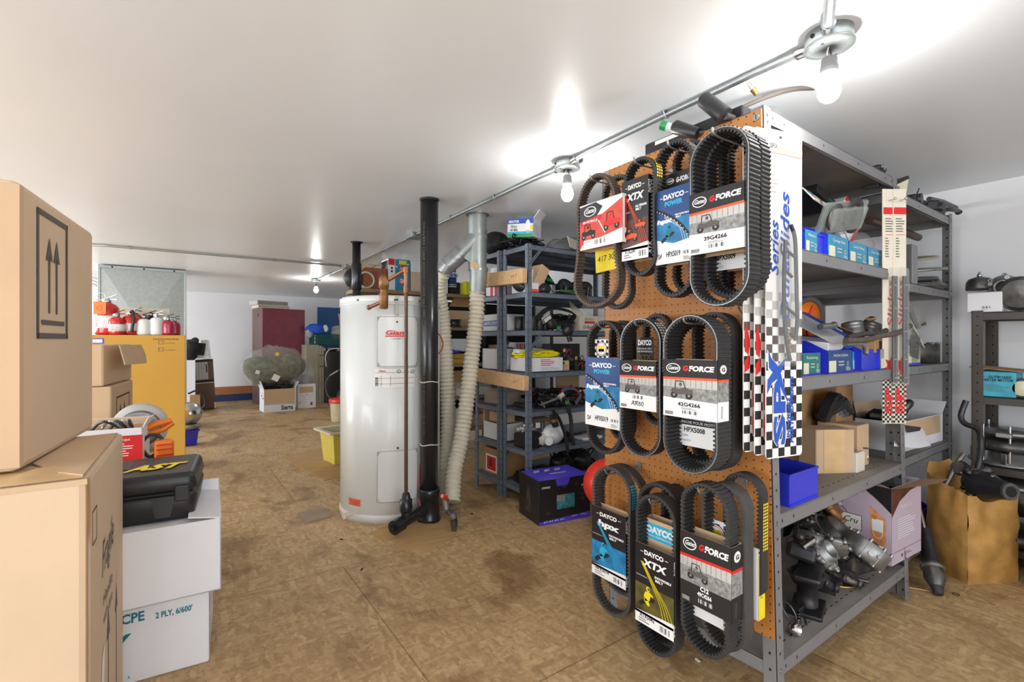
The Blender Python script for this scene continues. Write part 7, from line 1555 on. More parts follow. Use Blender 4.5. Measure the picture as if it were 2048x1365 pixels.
# ================================================================== cards hanging from the posts
GC = 'chequered slide cards hanging on the pegboard rack post'
cL = CAM + ray(1532, 255) * 1.40; cR = CAM + ray(1604, 272) * 1.46; cB = CAM + ray(1556, 925) * 1.37
cr = Vector(((cR - cL).x, (cR - cL).y, 0)); CW = cr.length; cr.normalize(); ct = cL.z; CH = ct - cB.z
cn = Vector((cr.y, -cr.x, 0))          # toward the viewer
def slide_card(k, label, ink, rail):
    o_ = Vector((cL.x, cL.y, 0)) + cr * (-.022 * k) - cn * (.02 * k); o_.z = ct - CH - (-.008 * k)
    t = thing('slide_card', label, 'hanging card', o_, group=GC, rot=(0, 0, math.atan2(cr.y, cr.x)))
    b = MB(); rr = .012
    pts = []
    for (cx_, cy_, a0) in ((CW - rr, CH - rr, 0), (rr, CH - rr, 90), (rr, rr, 180), (CW - rr, rr, 270)):
        for i in range(5): a = R(a0 + i * 22.5); pts.append((cx_ + rr * math.cos(a), cy_ + rr * math.sin(a)))
    F = frame((0, 0, 0), (1, 0, 0), (0, 0, 1)); b.poly(F, pts, 'paper', -.003, .003)
    sq = CW / 6; n = int(CH * .52 / sq); col = 'print_black'
    for j in range(n):
        for i in range(6):
            if (i + j) % 2 == 0: b.rect(F, max(.001, i * sq), j * sq + .004, min(CW - .001, (i + 1) * sq), (j + 1) * sq + .004, col if j < n - 8 else ('print_grey' if j < n - 3 else 'grille'), .0005)
    b.text(F, .079 if k == 0 else .084, .034, .05, 'SP', 'print_white', w=.2, rot=math.pi / 2, bold=.07, d=.0010); b.text(F, .0775 if k == 0 else .0825, .037, .048, 'SP', ink, w=.195, rot=math.pi / 2, bold=.04, d=.0016)
    if k == 0:
        for m_, e, d0 in (('print_white', .004, .0011), ('print_blue', 0, .0018)):
            b.poly(F, [(.012 - e, .37 - e), (.03, .345 - e), (.055, .315 - e), (.098 + e, .255), (.07, .335), (.05, .37), (.022, .395), (.03, .46 + e), (.012 - e, .42)], m_, d0) if False else None
            b.poly(F, [(.008 - e, .318 + e), (.02, .296 + e), (.044, .276), (.062 + e, .245), (.074, .205), (.092 + e, .16 - e), (.07, .19 - e), (.05, .225), (.03, .25 - e), (.01 - e, .268 - e)], m_, d0)
            b.poly(F, [(.082 + e, .298 + e), (.066, .262), (.05, .238 - e), (.022, .222 - e), (.002 - e, .19 - e), (.004 - e, .232), (.024, .252), (.044, .27 + e)], m_, d0 + .0001)
        b.text(F, .0985, .055, .012, 'SNOWMOBILE', 'print_blue', w=.12, rot=math.pi / 2, bold=.04, d=.0018, shear=.2); b.text(F, .1135, .04, .013, 'PARTS EXPERTS', 'print_blue', w=.2, rot=math.pi / 2, bold=.04, d=.0018, shear=.2)
        zz = lambda py: 1.15 + (682.5 - py) * 1.41 / FOC - (ct - CH)
        b.text(F, .05, zz(552), .034, 'Series', 'print_blue', w=zz(445) - zz(552), rot=math.pi / 2, shear=.45, bold=.015, d=.0014)
        b.text(F, .096, zz(640), .038, 'DuraSlides', 'print_blue', w=zz(385) - zz(640), rot=math.pi / 2, shear=.45, bold=.015, d=.0014)
        b.rect(F, .055, CH - .06, CW, CH - .045, 'kraft', .0006); b.rect(F, .0, CH - .07, CW, CH - .068, 'photo_red', .0006); b.text(F, .015, CH - .055, .014, 'SPX', 'print_grey', w=.035, bold=.04)
        b.lines(F, .01, CH - .19, .05, CH - .13, 5, 'grille', d=.0008); b.disc(F, .06, CH - .02, .006, 'hole', .0008, ry=.004)
    else:
        b.poly(F, [(.004, .3), (.018, .29), (.024, .33), (.01, .385), (.003, .36)], ink, .0018); b.poly(F, [(.002, .235), (.022, .25), (.02, .29), (.002, .27)], ink, .0018)
        b.rect(F, .0, .54, .006, .6, ink, .0016); b.rect(F, .0, CH - .09, .008, CH - .06, 'print_black', .0012)
    b.build('printed_card', t)
    if k == 0:
        zz = lambda py: 1.15 + (682.5 - py) * 1.40 / FOC - (ct - CH)
        def xx(px): return (px - 1532 - (0)) / 72 * CW
        for pts_, la in ((((.058, 480), (.052, 540), (.052, 600), (.055, 650), (.07, 705), (.078, 722)), 'left'), (((.08, 447), (.098, 475), (.103, 540), (.106, 600), (.108, 640), (.1, 680)), 'right')):
            MB().tube(spline([(x_, -.018, zz(py)) for x_, py in pts_], 5), .0055, 'black_plastic', 8).build('slide_rail', t)
        for (x0, p0, x1, p1) in ((.055, 498, .098, 512), (.055, 540, .085, 553), (.054, 612, .105, 632), (.06, 658, .1, 680)):
            MB().tube([(x0, -.018, zz(p0)), (x1, -.018, zz(p1))], .0045, 'black_plastic', 8).build('cross_bar', t)
        for i, py in enumerate((664, 677, 691, 702)):
            b = MB(); b.lathe([(.003, 0), (.0065, 0), (.0065, .006), (.003, .007)], 'brass', 12, X=T((.07 + .002 * i, -.016, zz(py))) @ Rx(R(90))); b.build('brass_bush', t)
        b = MB(); bx = [(.045, -.001, zz(735)), (.118, -.001, zz(735)), (.122, -.001, zz(440)), (.04, -.001, zz(470)), (.05, -.026, zz(728)), (.112, -.026, zz(728)), (.114, -.026, zz(450)), (.046, -.026, zz(478))]
        b.add(bx, [(4, 5, 6, 7), (0, 1, 5, 4), (1, 2, 6, 5), (2, 3, 7, 6), (3, 0, 4, 7)], 'film'); b.build('clear_blister', t, label='clear plastic blister')
    return t
slide_card(0, 'front chequered card with blue script and black slide rails', 'print_blue', True)
slide_card(1, 'second chequered card with red emblem behind the blue one', 'print_red', False)
slide_card(2, 'rearmost chequered card with red emblem, nearest the pegboard', 'print_red', False)
# far pair
GC2 = 'chequered cards hanging on the middle post'
def far_card(px0, px1, label, Yc, kk):
    a = CAM + ray(px0, 378) * 2.08; W_ = .06; zt_ = a.z; zb_ = 1.15 + (682.5 - 848) * 2.08 / FOC; H_ = zt_ - zb_
    t = thing('slide_card', label, 'hanging card', (a.x, a.y, zb_), group=GC2, rot=(0, 0, R(-32)))
    b = MB(); F = frame((0, 0, 0), (1, 0, 0), (0, 0, 1)); b.box(0, W_, 0, .003, 0, H_, 'cream_card')
    b.rect(F, .004, H_ - .11, W_, H_ - .08, 'print_red', .0005); b.lines(F, .012, H_ - .19, W_ * .9, H_ - .125, 6, 'print_grey'); b.lines(F, .012, H_ - .3, W_ * .5, H_ - .21, 8, 'print_grey'); b.rect(F, .012, H_ - .2, W_ * .9, H_ - .198, 'print_red')
    sq = W_ / 6
    for j in range(24):
        for i in range(6):
            if (i + j) % 2 == 0: b.rect(F, i * sq, j * sq + .004, (i + 1) * sq, (j + 1) * sq + .004, 'print_black' if j < 20 else 'print_grey', .0005)
    b.text(F, .042, .04, .03, 'SP', 'print_red', w=.12, rot=math.pi / 2, bold=.04, d=.0012); b.poly(F, [(.006, .2), (.02, .215), (.034, .25), (.046, .3), (.034, .28), (.014, .24)], 'print_red', .0013); b.poly(F, [(.028, .24), (.052, .18), (.04, .27), (.012, .28)], 'print_red', .0013)
    b.text(F, .056, .05, .009, 'PARTS EXPERTS', 'print_red', w=.15, rot=math.pi / 2, d=.0012)
    b.text(F, .045, .42, .024, 'Slides', 'print_red', w=.2, rot=math.pi / 2, shear=.4, d=.0012); b.build('printed_card', t)
    b = MB(); 
    for x_ in (.036, .05): b.tube([(x_, -.014, .18), (x_, -.014, H_ - .38)], .005, 'black_plastic', 8)
    for z_ in (.2, .28, .4, .5, .6): b.tube([(.036, -.014, z_), (.05, -.014, z_)], .005, 'chrome', 8)
    b.build('slide_rails', t)
    b = MB(); b.add([(.028, 0, .16), (.058, 0, .16), (.058, 0, H_ - .34), (.028, 0, H_ - .34), (.03, -.02, .17), (.056, -.02, .17), (.056, -.02, H_ - .35), (.03, -.02, H_ - .35)], [(4, 5, 6, 7), (0, 1, 5, 4), (1, 2, 6, 5), (2, 3, 7, 6), (3, 0, 4, 7)], 'film'); b.build('clear_blister', t)
    b = MB(); b.cyl((W_ * .5, .02, H_ - .05), (W_ * .5, -.03, H_ - .052), .003, 'chrome', 8); b.ball((W_ * .5, -.03, H_ - .05), .006, 'chrome', 8, 6); b.build('peg', t)
far_card(1765, 1790, 'left red chequered card hanging on the middle post', .7, 0)
far_card(1786, 1812, 'right red chequered card hanging on the middle post', .7, 1)

# ================================================================== dark rack by the wall
XW = 3.47
def wbox(px0, px1, pyt, X, z, dpt, label, m, rz=0, name='carton', cat='carton', deco=None, opened=False, flaps=(), inner='kraft_dark', group=None):
    """box whose picture-facing side lies in the plane x = X (its own left side)"""
    a, c = onX(px0, pyt, X), onX(px1, pyt, X); L_ = a.y - c.y; H_ = onX((px0 + px1) / 2, pyt, X).z - z
    f = open_carton if opened else solid_carton
    kw = dict(m=m, group=group, deco=deco, cat=cat)
    if opened: kw.update(flaps=flaps, inner=inner)
    return f(name, label, X + dpt / 2, (a.y + c.y) / 2, z, dpt, L_, H_, rz, **kw)
def dBx(b, w_, d_, h_): F = F_left(w_, d_, h_); b.bars(F, d_ * .45, h_ * .18, d_ * .68, h_ * .3); b.lines(F, d_ * .42, h_ * .1, d_ * .7, h_ * .14, 1)
wbox(1933, 2004, 585, XW, 1.301, .2, 'white carton with barcode on top of the dark rack', 'white_card', deco=dBx)
q = onX(1964, 583, XW + .1); t = thing('alternator_dome', 'grey domed alternator part on the white carton', 'alternator', (XW + .1, q.y + .01, 1.301 + .125))
b = MB(); b.lathe([(.055, 0), (.057, .01), (.055, .04), (.045, .06), (.02, .07), (.001, .072)], 'iron', 28); b.box(-.045, .045, -.06, -.02, .005, .03, 'iron', .008); b.lathe([(.02, 0), (.022, .01), (.012, .02)], 'alu', 16, X=T((0, -.05, .02)) @ Rx(R(90))); b.build('housing', t); MB().lathe([(.009, .07), (.012, .074), (.012, .084), (.006, .09), (.004, .1)], 'chrome', 12).build('terminal', t)
q = onX(2020, 600, XW + .08); t = thing('starter_motor', 'bright bolted alternator behind the black horn disc, dark rack top', 'alternator', (XW + .15, q.y + .02, 1.301))
b = MB(); casting(b, .14, 'alu', 41, 6); X = T((-.06, 0, .13)) @ Ry(R(-90)); k0 = 0
for i in range(len(b.v)): b.v[i] = X @ b.v[i]
b.build('end_housing', t); b = MB(); b.cyl((-.05, 0, .13), (.07, 0, .13), .06, 'iron', 24); b.build('stator_body', t)
for a_ in (0.4, 1.9, 3.4, 4.9): MB().cyl((-.115, .05 * math.cos(a_), .13 + .05 * math.sin(a_)), (-.1, .05 * math.cos(a_), .13 + .05 * math.sin(a_)), .01, 'chrome', 10).build('bolt', t)
q = onX(2040, 603, XW + .02); b = MB(); b.lathe([(.001, 0), (.02, .004), (.03, .0), (.06, .004), (.075, .0), (.085, .006), (.088, .02), (.07, .03), (.001, .035)], 'iron', 32, smooth=False, X=T((0, 0, .09)) @ Ry(R(-96)))
b.build('horn_disc', loc=(XW + .04, q.y, 1.301), label='round black horn disc at the right edge of the dark rack top', cat='horn')
def dSt(b, w_, d_, h_):
    F = F_left(w_, d_, h_); b.text(F, d_ * .3, h_ * .74, h_ * .1, 'OUTBOARD', 'print_black', w=d_ * .58, bold=.03, shear=.25); b.text(F, d_ * .08, h_ * .62, h_ * .1, 'STARTER MOTOR', 'print_black', w=d_ * .85, bold=.03, shear=.25)
    b.text(F, d_ * .06, h_ * .78, h_ * .07, 'New', 'print_red', w=d_ * .2, shear=.3); b.lines(F, d_ * .06, h_ * .2, d_ * .92, h_ * .5, 6, 'print_grey', .0015)
wbox(1953, 2032, 744, XW, .861, .18, 'blue marbled carton printed outboard starter motor', 'sky_box', deco=dSt)
q = onX(2010, 735, XW + .05); b = MB(); b.box(-.02, .14, -.16, .13, 0, .004, 'kraft_dark', .001); b.build('flat_flap', loc=(XW + .02, q.y - .0, onX(1990, 742, XW).z + .003), rot=(R(5), R(-2), 0), label='flat grey brown cardboard lid over the blue marbled carton', cat='cardboard')
q = onX(2044, 770, XW); t = thing('starter_end', 'round white motor end at the right edge beside the blue carton', 'motor', (XW + .06, q.y, .861)); b = MB(); b.cyl((-.05, 0, .05), (.08, 0, .05), .047, 'iron2', 22); b.build('case', t); b = MB(); b.lathe([(.001, 0), (.035, 0), (.04, .006), (.036, .01)], 'sticker', 20, X=T((-.06, 0, .05)) @ Ry(R(90))); b.build('end_cap', t)
# pullers
t = thing('flywheel_assembly', 'bright finned flywheel puller assembly on the dark rack lower shelf', 'machine part', (XW + .16, onX(2015, 900, XW + .1).y, .501))
b = MB(); b.lathe([(.155, 0), (.165, .004), (.165, .012), (.12, .02), (.11, .06), (.08, .07), (.001, .07)], 'alu', 40)
for k in range(8): a_ = k * .785; b.box(-.012, .012, .1, .155, .01, .07, 'chrome', .003, Rz(a_))
b.build('base_disc', t); b = MB(); b.lathe([(.06, .07), (.14, .08), (.145, .09), (.145, .12), (.1, .13), (.001, .13)], 'iron', 32); b.build('drum', t)
b = MB(); b.box(-.16, .16, -.03, .03, .15, .175, 'alu', .005); b.lathe([(.05, .13), (.07, .15), (.13, .155), (.13, .175), (.001, .18)], 'alu', 28); b.build('top_plate', t)
for (x_, y_) in ((-.13, .08), (-.13, -.02), (.1, .1)): MB().cyl((x_, y_, .02), (x_, y_, .21), .006, 'chrome', 8).build('puller_bolt', t)
b = MB(); b.lathe([(.14, 0), (.16, .004), (.16, .05), (.14, .06), (.001, .06)], 'iron', 40); b.build('flywheel_drum', loc=(3.62, onX(2025, 900, XW + .1).y, .101), label='dark flywheel on the bottom shelf of the dark rack', cat='flywheel')
b = MB(); b.lathe([(.1, 0), (.16, .003), (.16, .02), (.1, .025), (.001, .025)], 'alu', 36); b.build('metal_disc', loc=(XW + .165, onX(2020, 930, XW + .1).y - .02, .4), rot=(0, R(-6), 0), label='tilted aluminium disc below the finned puller assembly', cat='disc')
b = MB(); b.lathe([(.1, 0), (.155, .003), (.155, .12), (.1, .14), (.001, .14)], 'iron2', 36); b.build('drum_housing', loc=(XW + .16, onX(2020, 930, XW + .1).y - .04, .262), label='dark drum under the tilted aluminium disc', cat='drum')
for k, (z, la) in enumerate(((0.0, 'torn kraft carton on the floor right of the worn yellow carton, lower one'), (.2, 'torn kraft carton right of the worn yellow carton, upper one'))):
    solid_carton('torn_carton', la, 3.27 + .02 * k, .08 - .02 * k, z, .3, .52, .198, R(3 + 2 * k), 'kraft', group='torn cartons by the dark rack')
b = MB(); F = frame((0, 0, 0), (0, -1, 0), (.0, 0, 1)); b.poly(F, [(0, 0), (.12, -.02), (.2, .01), (.16, -.07), (.1, -.09), (.04, -.03)], 'kraft_pale', 0, .003); b.build('torn_flap', loc=(3.105, .3, .2), rz=R(3), label='torn triangular flap on the side of the lower torn carton', cat='flap')
b = MB(); b.box(-.02, .02, -.35, .35, 0, .05, 'dark_steel', .003); b.build('steel_angle', loc=(3.1, .1, 0), label='dark steel angle lying on the floor before the torn cartons', cat='steel angle') if False else None
# ---- worn yellow carton with gearcase
def dOld(b, w_, d_, h_): pass
pc = onZ(1918, 1165, 0); ang = R(-42); Wo, Do, Ho = .2, .265, .43
# near corner is local (-w/2,-d/2)
x, y = corner_xy(pc.x, pc.y, Wo, Do, R(-62), (-1, -1)) if False else corner_xy(pc.x, pc.y, Do, Wo, R(-30), (-1, -1)); y -= .03
t = thing('worn_carton', 'worn crumpled yellow carton full of oily gearcase parts on the floor', 'carton', (x, y, 0), R(-30))
def crumple(pts, amp=.012, fr=7): return [Vector(p) + noise.noise_vector(Vector(p) * fr) * amp for p in pts]
b = MB(); n = 14; W2, D2 = Do / 2, Wo / 2; hs = 12
def wall(p0, p1, htop0, htop1, m='old_card', sgn=1):
    vs_ = []; p0 = Vector(p0); p1 = Vector(p1); nrm = Vector((p1 - p0)).normalized().cross(Vector((0, 0, 1)))
    for i in range(n + 1):
        for j in range(hs + 1):
            u, v = i / n, j / hs; h_ = htop0 + (htop1 - htop0) * u + .012 * noise.noise(Vector((u * 9, p0.x * 20, 0)))
            p = p0.lerp(p1, u); p.z = v * h_; e = min(u, 1 - u) * 4; e = min(1, e)
            p += nrm * (.018 * math.sin(v * 3.14) * e + .012 * noise.noise(Vector((u * 4, v * 5, p0.y * 9)))) * sgn * (1 if j else 0); vs_.append(p)
    fs = [(i * (hs + 1) + j, (i + 1) * (hs + 1) + j, (i + 1) * (hs + 1) + j + 1, i * (hs + 1) + j + 1) for i in range(n) for j in range(hs)]
    b.add(vs_, fs, m, True)
wall((-W2, -D2, 0), (W2, -D2, 0), .42, .4); wall((W2, -D2, 0), (W2, D2, 0), .4, .5); wall((W2, D2, 0), (-W2, D2, 0), .5, .47); wall((-W2, D2, 0), (-W2, -D2, 0), .47, .42)
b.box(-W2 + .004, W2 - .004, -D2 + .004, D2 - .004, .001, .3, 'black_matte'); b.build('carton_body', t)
b = MB(); F = frame((-W2 * .6, D2 + .004, .44), (1, 0, 0), (0, .15, 1)); b.poly(F, [(0, 0), (.1, 0), (.13, .05), (.09, .1), (.03, .085), (-.03, .09), (-.05, .04)], 'old_card', 0, .004); b.build('rear_flap', t)
b = MB(); F = frame((W2, -D2 * .2, .38), (0, 1, 0), (0, 0, 1)); b.poly(F, [(-.02, 0), (.08, .0), (.1, .04), (.04, .06), (.0, .05)], 'old_card', 0, .004); b.build('side_flap', t)
# gearcase: yoke, cylinder, casting horn
def W3(px, py, d): return CAM + ray(px, py) * d
G = 'oily gearcase parts in the worn carton'
P = [W3(px, py, d_) for px, py, d_ in ((1932, 802, 2.42), (1922, 832, 2.42), (1930, 848, 2.42), (1956, 860, 2.42), (1962, 890, 2.42), (1958, 925, 2.4), (1948, 958, 2.4))]; o_ = P[0]
b = MB(); b.tube(spline([p - o_ for p in P], 5), .013, 'iron2', 10); b.build('crank_handle', loc=o_, label='bent dark steel handle rising out of the worn carton', cat='handle', group=G)
P = [W3(px, py, 2.38) for px, py in ((1927, 908), (1912, 930), (1900, 955), (1888, 975))]; o_ = P[0]; b = MB(); b.tube(spline([p - o_ for p in P], 5), .012, 'iron', 10); b.tube([W3(1915, 935, 2.36) - o_, W3(1942, 945, 2.4) - o_], .03, 'iron', 20); b.tube([W3(1918, 936, 2.36) - o_, W3(1924, 938, 2.36) - o_], .036, 'iron2', 20)
b.build('fork_yoke', loc=o_, label='dark fork shaped bracket at the left inside the worn carton', cat='machine part', group=G)
a, c = W3(1962, 972, 2.3), W3(2020, 984, 2.16); b = MB(); b.tube([Vector(), (c - a) * .25, (c - a) * .55, (c - a)], [.075, .07, .05, .036], 'iron2', 24); d_ = (c - a).normalized(); b.tube([c - a - d_ * .004, c - a + d_ * .006], [.04, .038], 'iron', 24); b.tube([c - a + d_ * .005, c - a + d_ * .007], .024, 'hole', 20)
X = T((-.01, 0, -.0)) @ Ry(R(60)); k0 = len(b.v); casting(b, .16, 'iron', 52, 5)
for i in range(k0, len(b.v)): b.v[i] = X @ b.v[i]
b.build('gearcase_housing', loc=a, label='heavy dark gearcase housing with round nose over the right rim of the worn carton', cat='gearcase', group=G)
P = [W3(px, py, 2.3) for px, py in ((1975, 938), (1960, 955), (1950, 978), (1938, 1000))]; o_ = P[0]; b = MB(); b.tube([p - o_ for p in P], [.02, .03, .03, .02], 'iron', 10); b.tube([P[2] - o_ + Vector((0, 0, .0)), P[2] - o_ + Vector((-.03, -.02, .01))], .018, 'iron2', 12); b.build('gear_bracket', loc=o_, label='dark curved bracket arm in the middle of the worn carton', cat='machine part', group=G)
# ---- dark shock absorber leaning
a, c = W3(1837, 1010, 2.42), onZ(1876, 1186, .02); t = thing('shock_absorber', 'black shock absorber leaning on the rack post beside the worn carton', 'shock absorber', c); d_ = a - c
MB().tube([d_ * .62, d_], .011, 'chrome', 10).build('rod', t)
b = MB(); b.tube([d_ * .3, d_ * .68], [.034, .03], 'iron2', 20); b.build('body', t); b = MB(); b.tube([d_ * .06, d_ * .14, d_ * .3], [.026, .04, .036], 'iron', 16); b.build('lower_mount', t)
b = MB(); b.tube([d_ * .24, d_ * .27], .046, 'alu', 18); b.tube([d_ * -.02, d_ * .07], [.018, .026], 'rubber', 10); b.build('clamp_ring', t)
q = onZ(1912, 1190, .0)
b = MB(); b.tube([(.012 * math.cos(i / 12 * 6.283), .012 * math.sin(i / 12 * 6.283), .002) for i in range(12)], .0014, 'hole', 5, closed=True); b.build('small_ring', loc=q, label='tiny dark ring on the floor in front of the worn carton', cat='ring')
P = [onZ(1795, 1172, .004), onZ(1860, 1183, .004)]; b = MB(); b.cyl((0, 0, 0), P[1] - P[0], .003, 'wood', 6); b.build('straw_stick', loc=P[0], label='thin straw stick on the floor by the middle post foot', cat='stick')

# ================================================================== contents of the blue-grey racks (near face y = 2.62, end face x = 1.97)
YM = 2.66
def mb_(px0, px1, pyt, z, label, m, d_=.16, Y=YM, **k): return cbox(px0, px1, pyt, Y, z, d_, label, m, **k)
# top
def dBulb(b, w_, d_, h_):
    F = F_left(w_, d_, h_) if False else F_front(w_, d_, h_)
    b.rect(F, 0, h_ * .72, w_, h_, 'print_blue', .0006); b.rect(F, 0, h_ * .18, w_, h_ * .3, 'print_cyan', .0006); b.rect(F, 0, 0, w_, h_ * .18, 'green_bright', .0006)
    b.text(F, w_ * .06, h_ * .78, h_ * .13, 'REACTOR', 'print_white', w=w_ * .4, bold=.04); b.text(F, w_ * .16, h_ * .52, h_ * .14, 'Eco', 'green_bright', w=w_ * .22, bold=.04); b.text(F, w_ * .12, h_ * .34, h_ * .12, '60 BEL', 'print_black', w=w_ * .3, bold=.03)
    b.disc(F, w_ * .8, h_ * .62, w_ * .09, 'print_white', .001, ry=h_ * .3); b.rect(F, w_ * .75, h_ * .2, w_ * .85, h_ * .36, 'grille', .0012); b.rect(F, w_ * .88, h_ * .35, w_ * .98, h_ * .6, 'print_yellow', .001)
    F = F_right(w_, d_, h_); b.lines(F, .01, h_ * .15, d_ * .8, h_ * .7, 8, 'grille')
ZT = 1.816
b = MB(); tangle(b, .3, .22, .1, 26, ['wire_black'], 71, .005); b.build('cable_tangle', loc=(2.1, 2.85, ZT), label='black cable tangle on top of the blue-grey rack corner', cat='cable')
q = onY(1055, 470, 2.74)
open_carton('bulb_carton', 'open light bulb carton with green stripe on top of the blue-grey rack', q.x - .0, 2.78, ZT + .075, .2, .15, .13, R(-60), 'white_card', 'paper', deco=dBulb, flaps=(('r', 40, .09), ('b', 70, .05)), tilt=(R(4), R(3)))
b = MB(); lumpy(b, (0, 0, .05), .17, 'film_dark', (1.9, .8, .5), .35, 7, seed=4); lumpy(b, (-.02, 0, .05), .15, 'black_matte', (1.8, .7, .42), .3, 7, seed=6); b.build('black_bag', loc=(2.62, 2.78, ZT), label='long black plastic wrapped bundle on top of the blue-grey rack', cat='bundle')
b = MB(); b.box(-.09, .09, -.002, .002, 0, .09, 'cream_card', 0, Rz(.3)); b.build('white_card', loc=(on(1142, 2.7, 1.8) , 2.64, ZT + .01), rot=(R(-20), 0, 0), label='white card leaning on the black wrapped bundle', cat='card')
b = MB(); lumpy(b, (0, 0, .08), .1, 'black_matte', (1.2, 1, .9), .3, 8, seed=8); b.build('black_case', loc=(2.02, 3.1, ZT), label='black pouch on top of the rear blue-grey rack by the duct', cat='pouch')
# z 1.49 level
Zs = [1.491, 1.226, .931, .661, .391, .121]
def low(name, label, b, px, z, Y=2.74, rot=(0, 0, 0), cat='machine part', group=None): q = onY(px, 600, Y); return b.build(name, loc=(q.x, Y, z), rot=rot, label=label, cat=cat, group=group)
mb_(1060, 1078, 566, Zs[0], 'small red and white box behind the corner post, second shelf', 'white_card', name='small_box', deco=lambda b, w_, d_, h_: b.rect(F_front(w_, d_, h_), 0, 0, w_, h_ * .35, 'print_orange'))
b = MB(); b.add([(-.07, -.05, 0), (.07, -.05, 0), (.04, .04, .16), (-.1, .02, .09)], [(0, 1, 2, 3), (3, 2, 1, 0)], 'white_card'); b.add([(-.05, -.052, .0), (.05, -.052, 0), (.045, -.03, .03), (-.05, -.03, .03)], [(0, 1, 2, 3)], 'print_orange'); low('opened_box', 'white opened box tipped on the second shelf of the blue-grey rack', b, 1072, Zs[0] + .04, 2.72)
t = thing('fairing_panel', 'black molded plastic panel with green sticker on the second shelf', 'plastic panel', (on(1100, 2.75, 1.5), 2.76, Zs[0])); b = MB(); b.add([(-.11, -.05, .0), (.09, -.05, .0), (.04, .06, .17), (-.04, .06, .18), (-.1, .0, .02), (.11, -.0, .02)], [(0, 1, 2, 3), (3, 2, 1, 0), (1, 5, 2), (0, 3, 4)], 'black_plastic'); b.box(-.1, .1, -.05, .05, 0, .03, 'black_plastic', .01); b.build('molding', t); MB().box(-.03, .03, -.003, 0, 0, .03, 'green_bright').build('sticker', t, loc=(-.0, -.01, .1), rot=(R(-32), .2, 0), label='green sticker')
b = MB(); b.cyl((0, 0, 0), (0, 0, .06), .035, 'alu', 20); low('metal_cup', 'small metal cup standing on the second shelf in front of black panel', b, 1101, Zs[0], 2.67, cat='cup')
b = MB(); lumpy(b, (0, 0, .035), .05, 'iron2', (1, 1, .8), .3, 12, seed=3); low('rubber_ball', 'round black rubber knob left of the metal cup', b, 1089, Zs[0], 2.67, cat='knob')
for k, (px, la, sd) in enumerate(((1128, 'black molded part right of the metal cup, second shelf', 5), (1150, 'black speedometer pod in the middle right of the second shelf', 6), (1172, 'dark molded shroud next to the pegboard on the second shelf', 7))):
    b = MB(); b.box(-.06, .06, -.04, .05, 0, .1, 'black_plastic', .02, Rz(.3 * k) @ Ry(.2 * (k - 1))); lumpy(b, (0, .0, .08), .06, 'black_matte', (1, .8, .7), .3, 10, seed=sd); b.cyl((-.03, -.05, .0), (-.02, -.05, .07), .018, 'iron2', 12); low('molded_part', la, b, px, Zs[0], 2.74, cat='plastic part')
b = MB(); tangle(b, .25, .1, .03, 8, ['alu', 'iron', 'wire_green'], 12, .005); low('loose_brackets', 'loose grey brackets along the front edge of the second shelf', b, 1120, Zs[0], 2.66, cat='brackets')
# end items at second shelf
b = MB(); b.lathe([(.05, 0), (.06, .01), (.062, .03), (.05, .04)], 'orange', 24); b.build('orange_ring', loc=(2.05, 2.78, Zs[0] + .1), label='orange plastic ring behind the upper pine board', cat='ring'); 
b = MB(); b.box(-.04, .04, -.05, .07, 0, .16, 'kraft', .003, Ry(.5)); b.build('small_box', loc=(2.1, 2.72, Zs[0] + .05), label='slanted kraft box behind the upper pine board', cat='box')
b = MB(); lumpy(b, (0, 0, .05), .1, 'iron', (1, 1, .55), .4, 9, seed=15); b.build('oily_rag', loc=(2.08, 2.8, Zs[0]), label='dark oily part under the upper pine board', cat='machine part')
solid_carton('small_carton', 'red and white carton behind the left end of the upper pine board', 2.05, 3.06, Zs[0], .12, .12, .22, 0, 'white_card', deco=lambda b, w_, d_, h_: (b.rect(F_left(w_, d_, h_), 0, 0, d_, h_ * .7, 'print_red'), b.rect(F_left(w_, d_, h_), d_ * .3, 0, d_ * .5, h_, 'print_white', .001)))
# z 1.226
for k, (px, r_, la) in enumerate(((1064, .03, 'left black plastic cup on the third shelf'), (1078, .03, 'middle black plastic cup on the third shelf'), (1090, .028, 'right black plastic cup on the third shelf'))):
    b = MB(); b.lathe([(r_ * .9, 0), (r_, .005), (r_, .1), (r_ * .8, .1), (r_ * .8, .02), (.001, .02)], 'black_plastic', 20); low('plastic_cup', la, b, px, Zs[1], 2.66 + .012 * k, cat='cup', group='black cups on the third shelf')
for k, (y_, la) in enumerate(((2.7, 'near black cup at the rack end, third shelf'), (2.8, 'far black cup at the rack end, third shelf'))):
    b = MB(); b.lathe([(.03, 0), (.033, .005), (.033, .1), (.026, .1), (.026, .02), (.001, .02)], 'black_plastic', 20); b.build('plastic_cup', loc=(2.03, y_, Zs[1]), label=la, cat='cup', group='black cups on the third shelf')
b = MB(); tangle(b, .4, .14, .13, 26, ['wire_black', 'wire_black', 'print_grey', 'wire_green'], 31, .005); low('wiring_heap', 'heap of black wiring on the third shelf of the blue-grey rack', b, 1120, Zs[1], 2.78, cat='wiring')
t = thing('connector_block', 'grey finned electronic module with white labels on the wiring heap', 'module', (on(1092, 2.67, 1.3), 2.68, Zs[1] + .06), rot=(R(-10), R(-24), .3)); b = MB(); b.box(-.06, .06, -.03, .03, 0, .04, 'alu', .004); 
for i in range(7): b.box(-.055 + .017 * i, -.05 + .017 * i, -.032, .03, .038, .05, 'print_white')
b.build('module_body', t); MB().box(-.04, .04, -.034, -.03, .005, .03, 'paper').build('white_label', t)
b = MB(); b.lathe([(.001, 0), (.024, .002), (.034, .02), (.036, .05), (.03, .06), (.001, .062)], 'iron2', 22, X=Rx(R(75))); low('small_motor', 'round dark motor with yellow ring on the third shelf', b, 1097, Zs[1] + .035, 2.66, cat='motor')
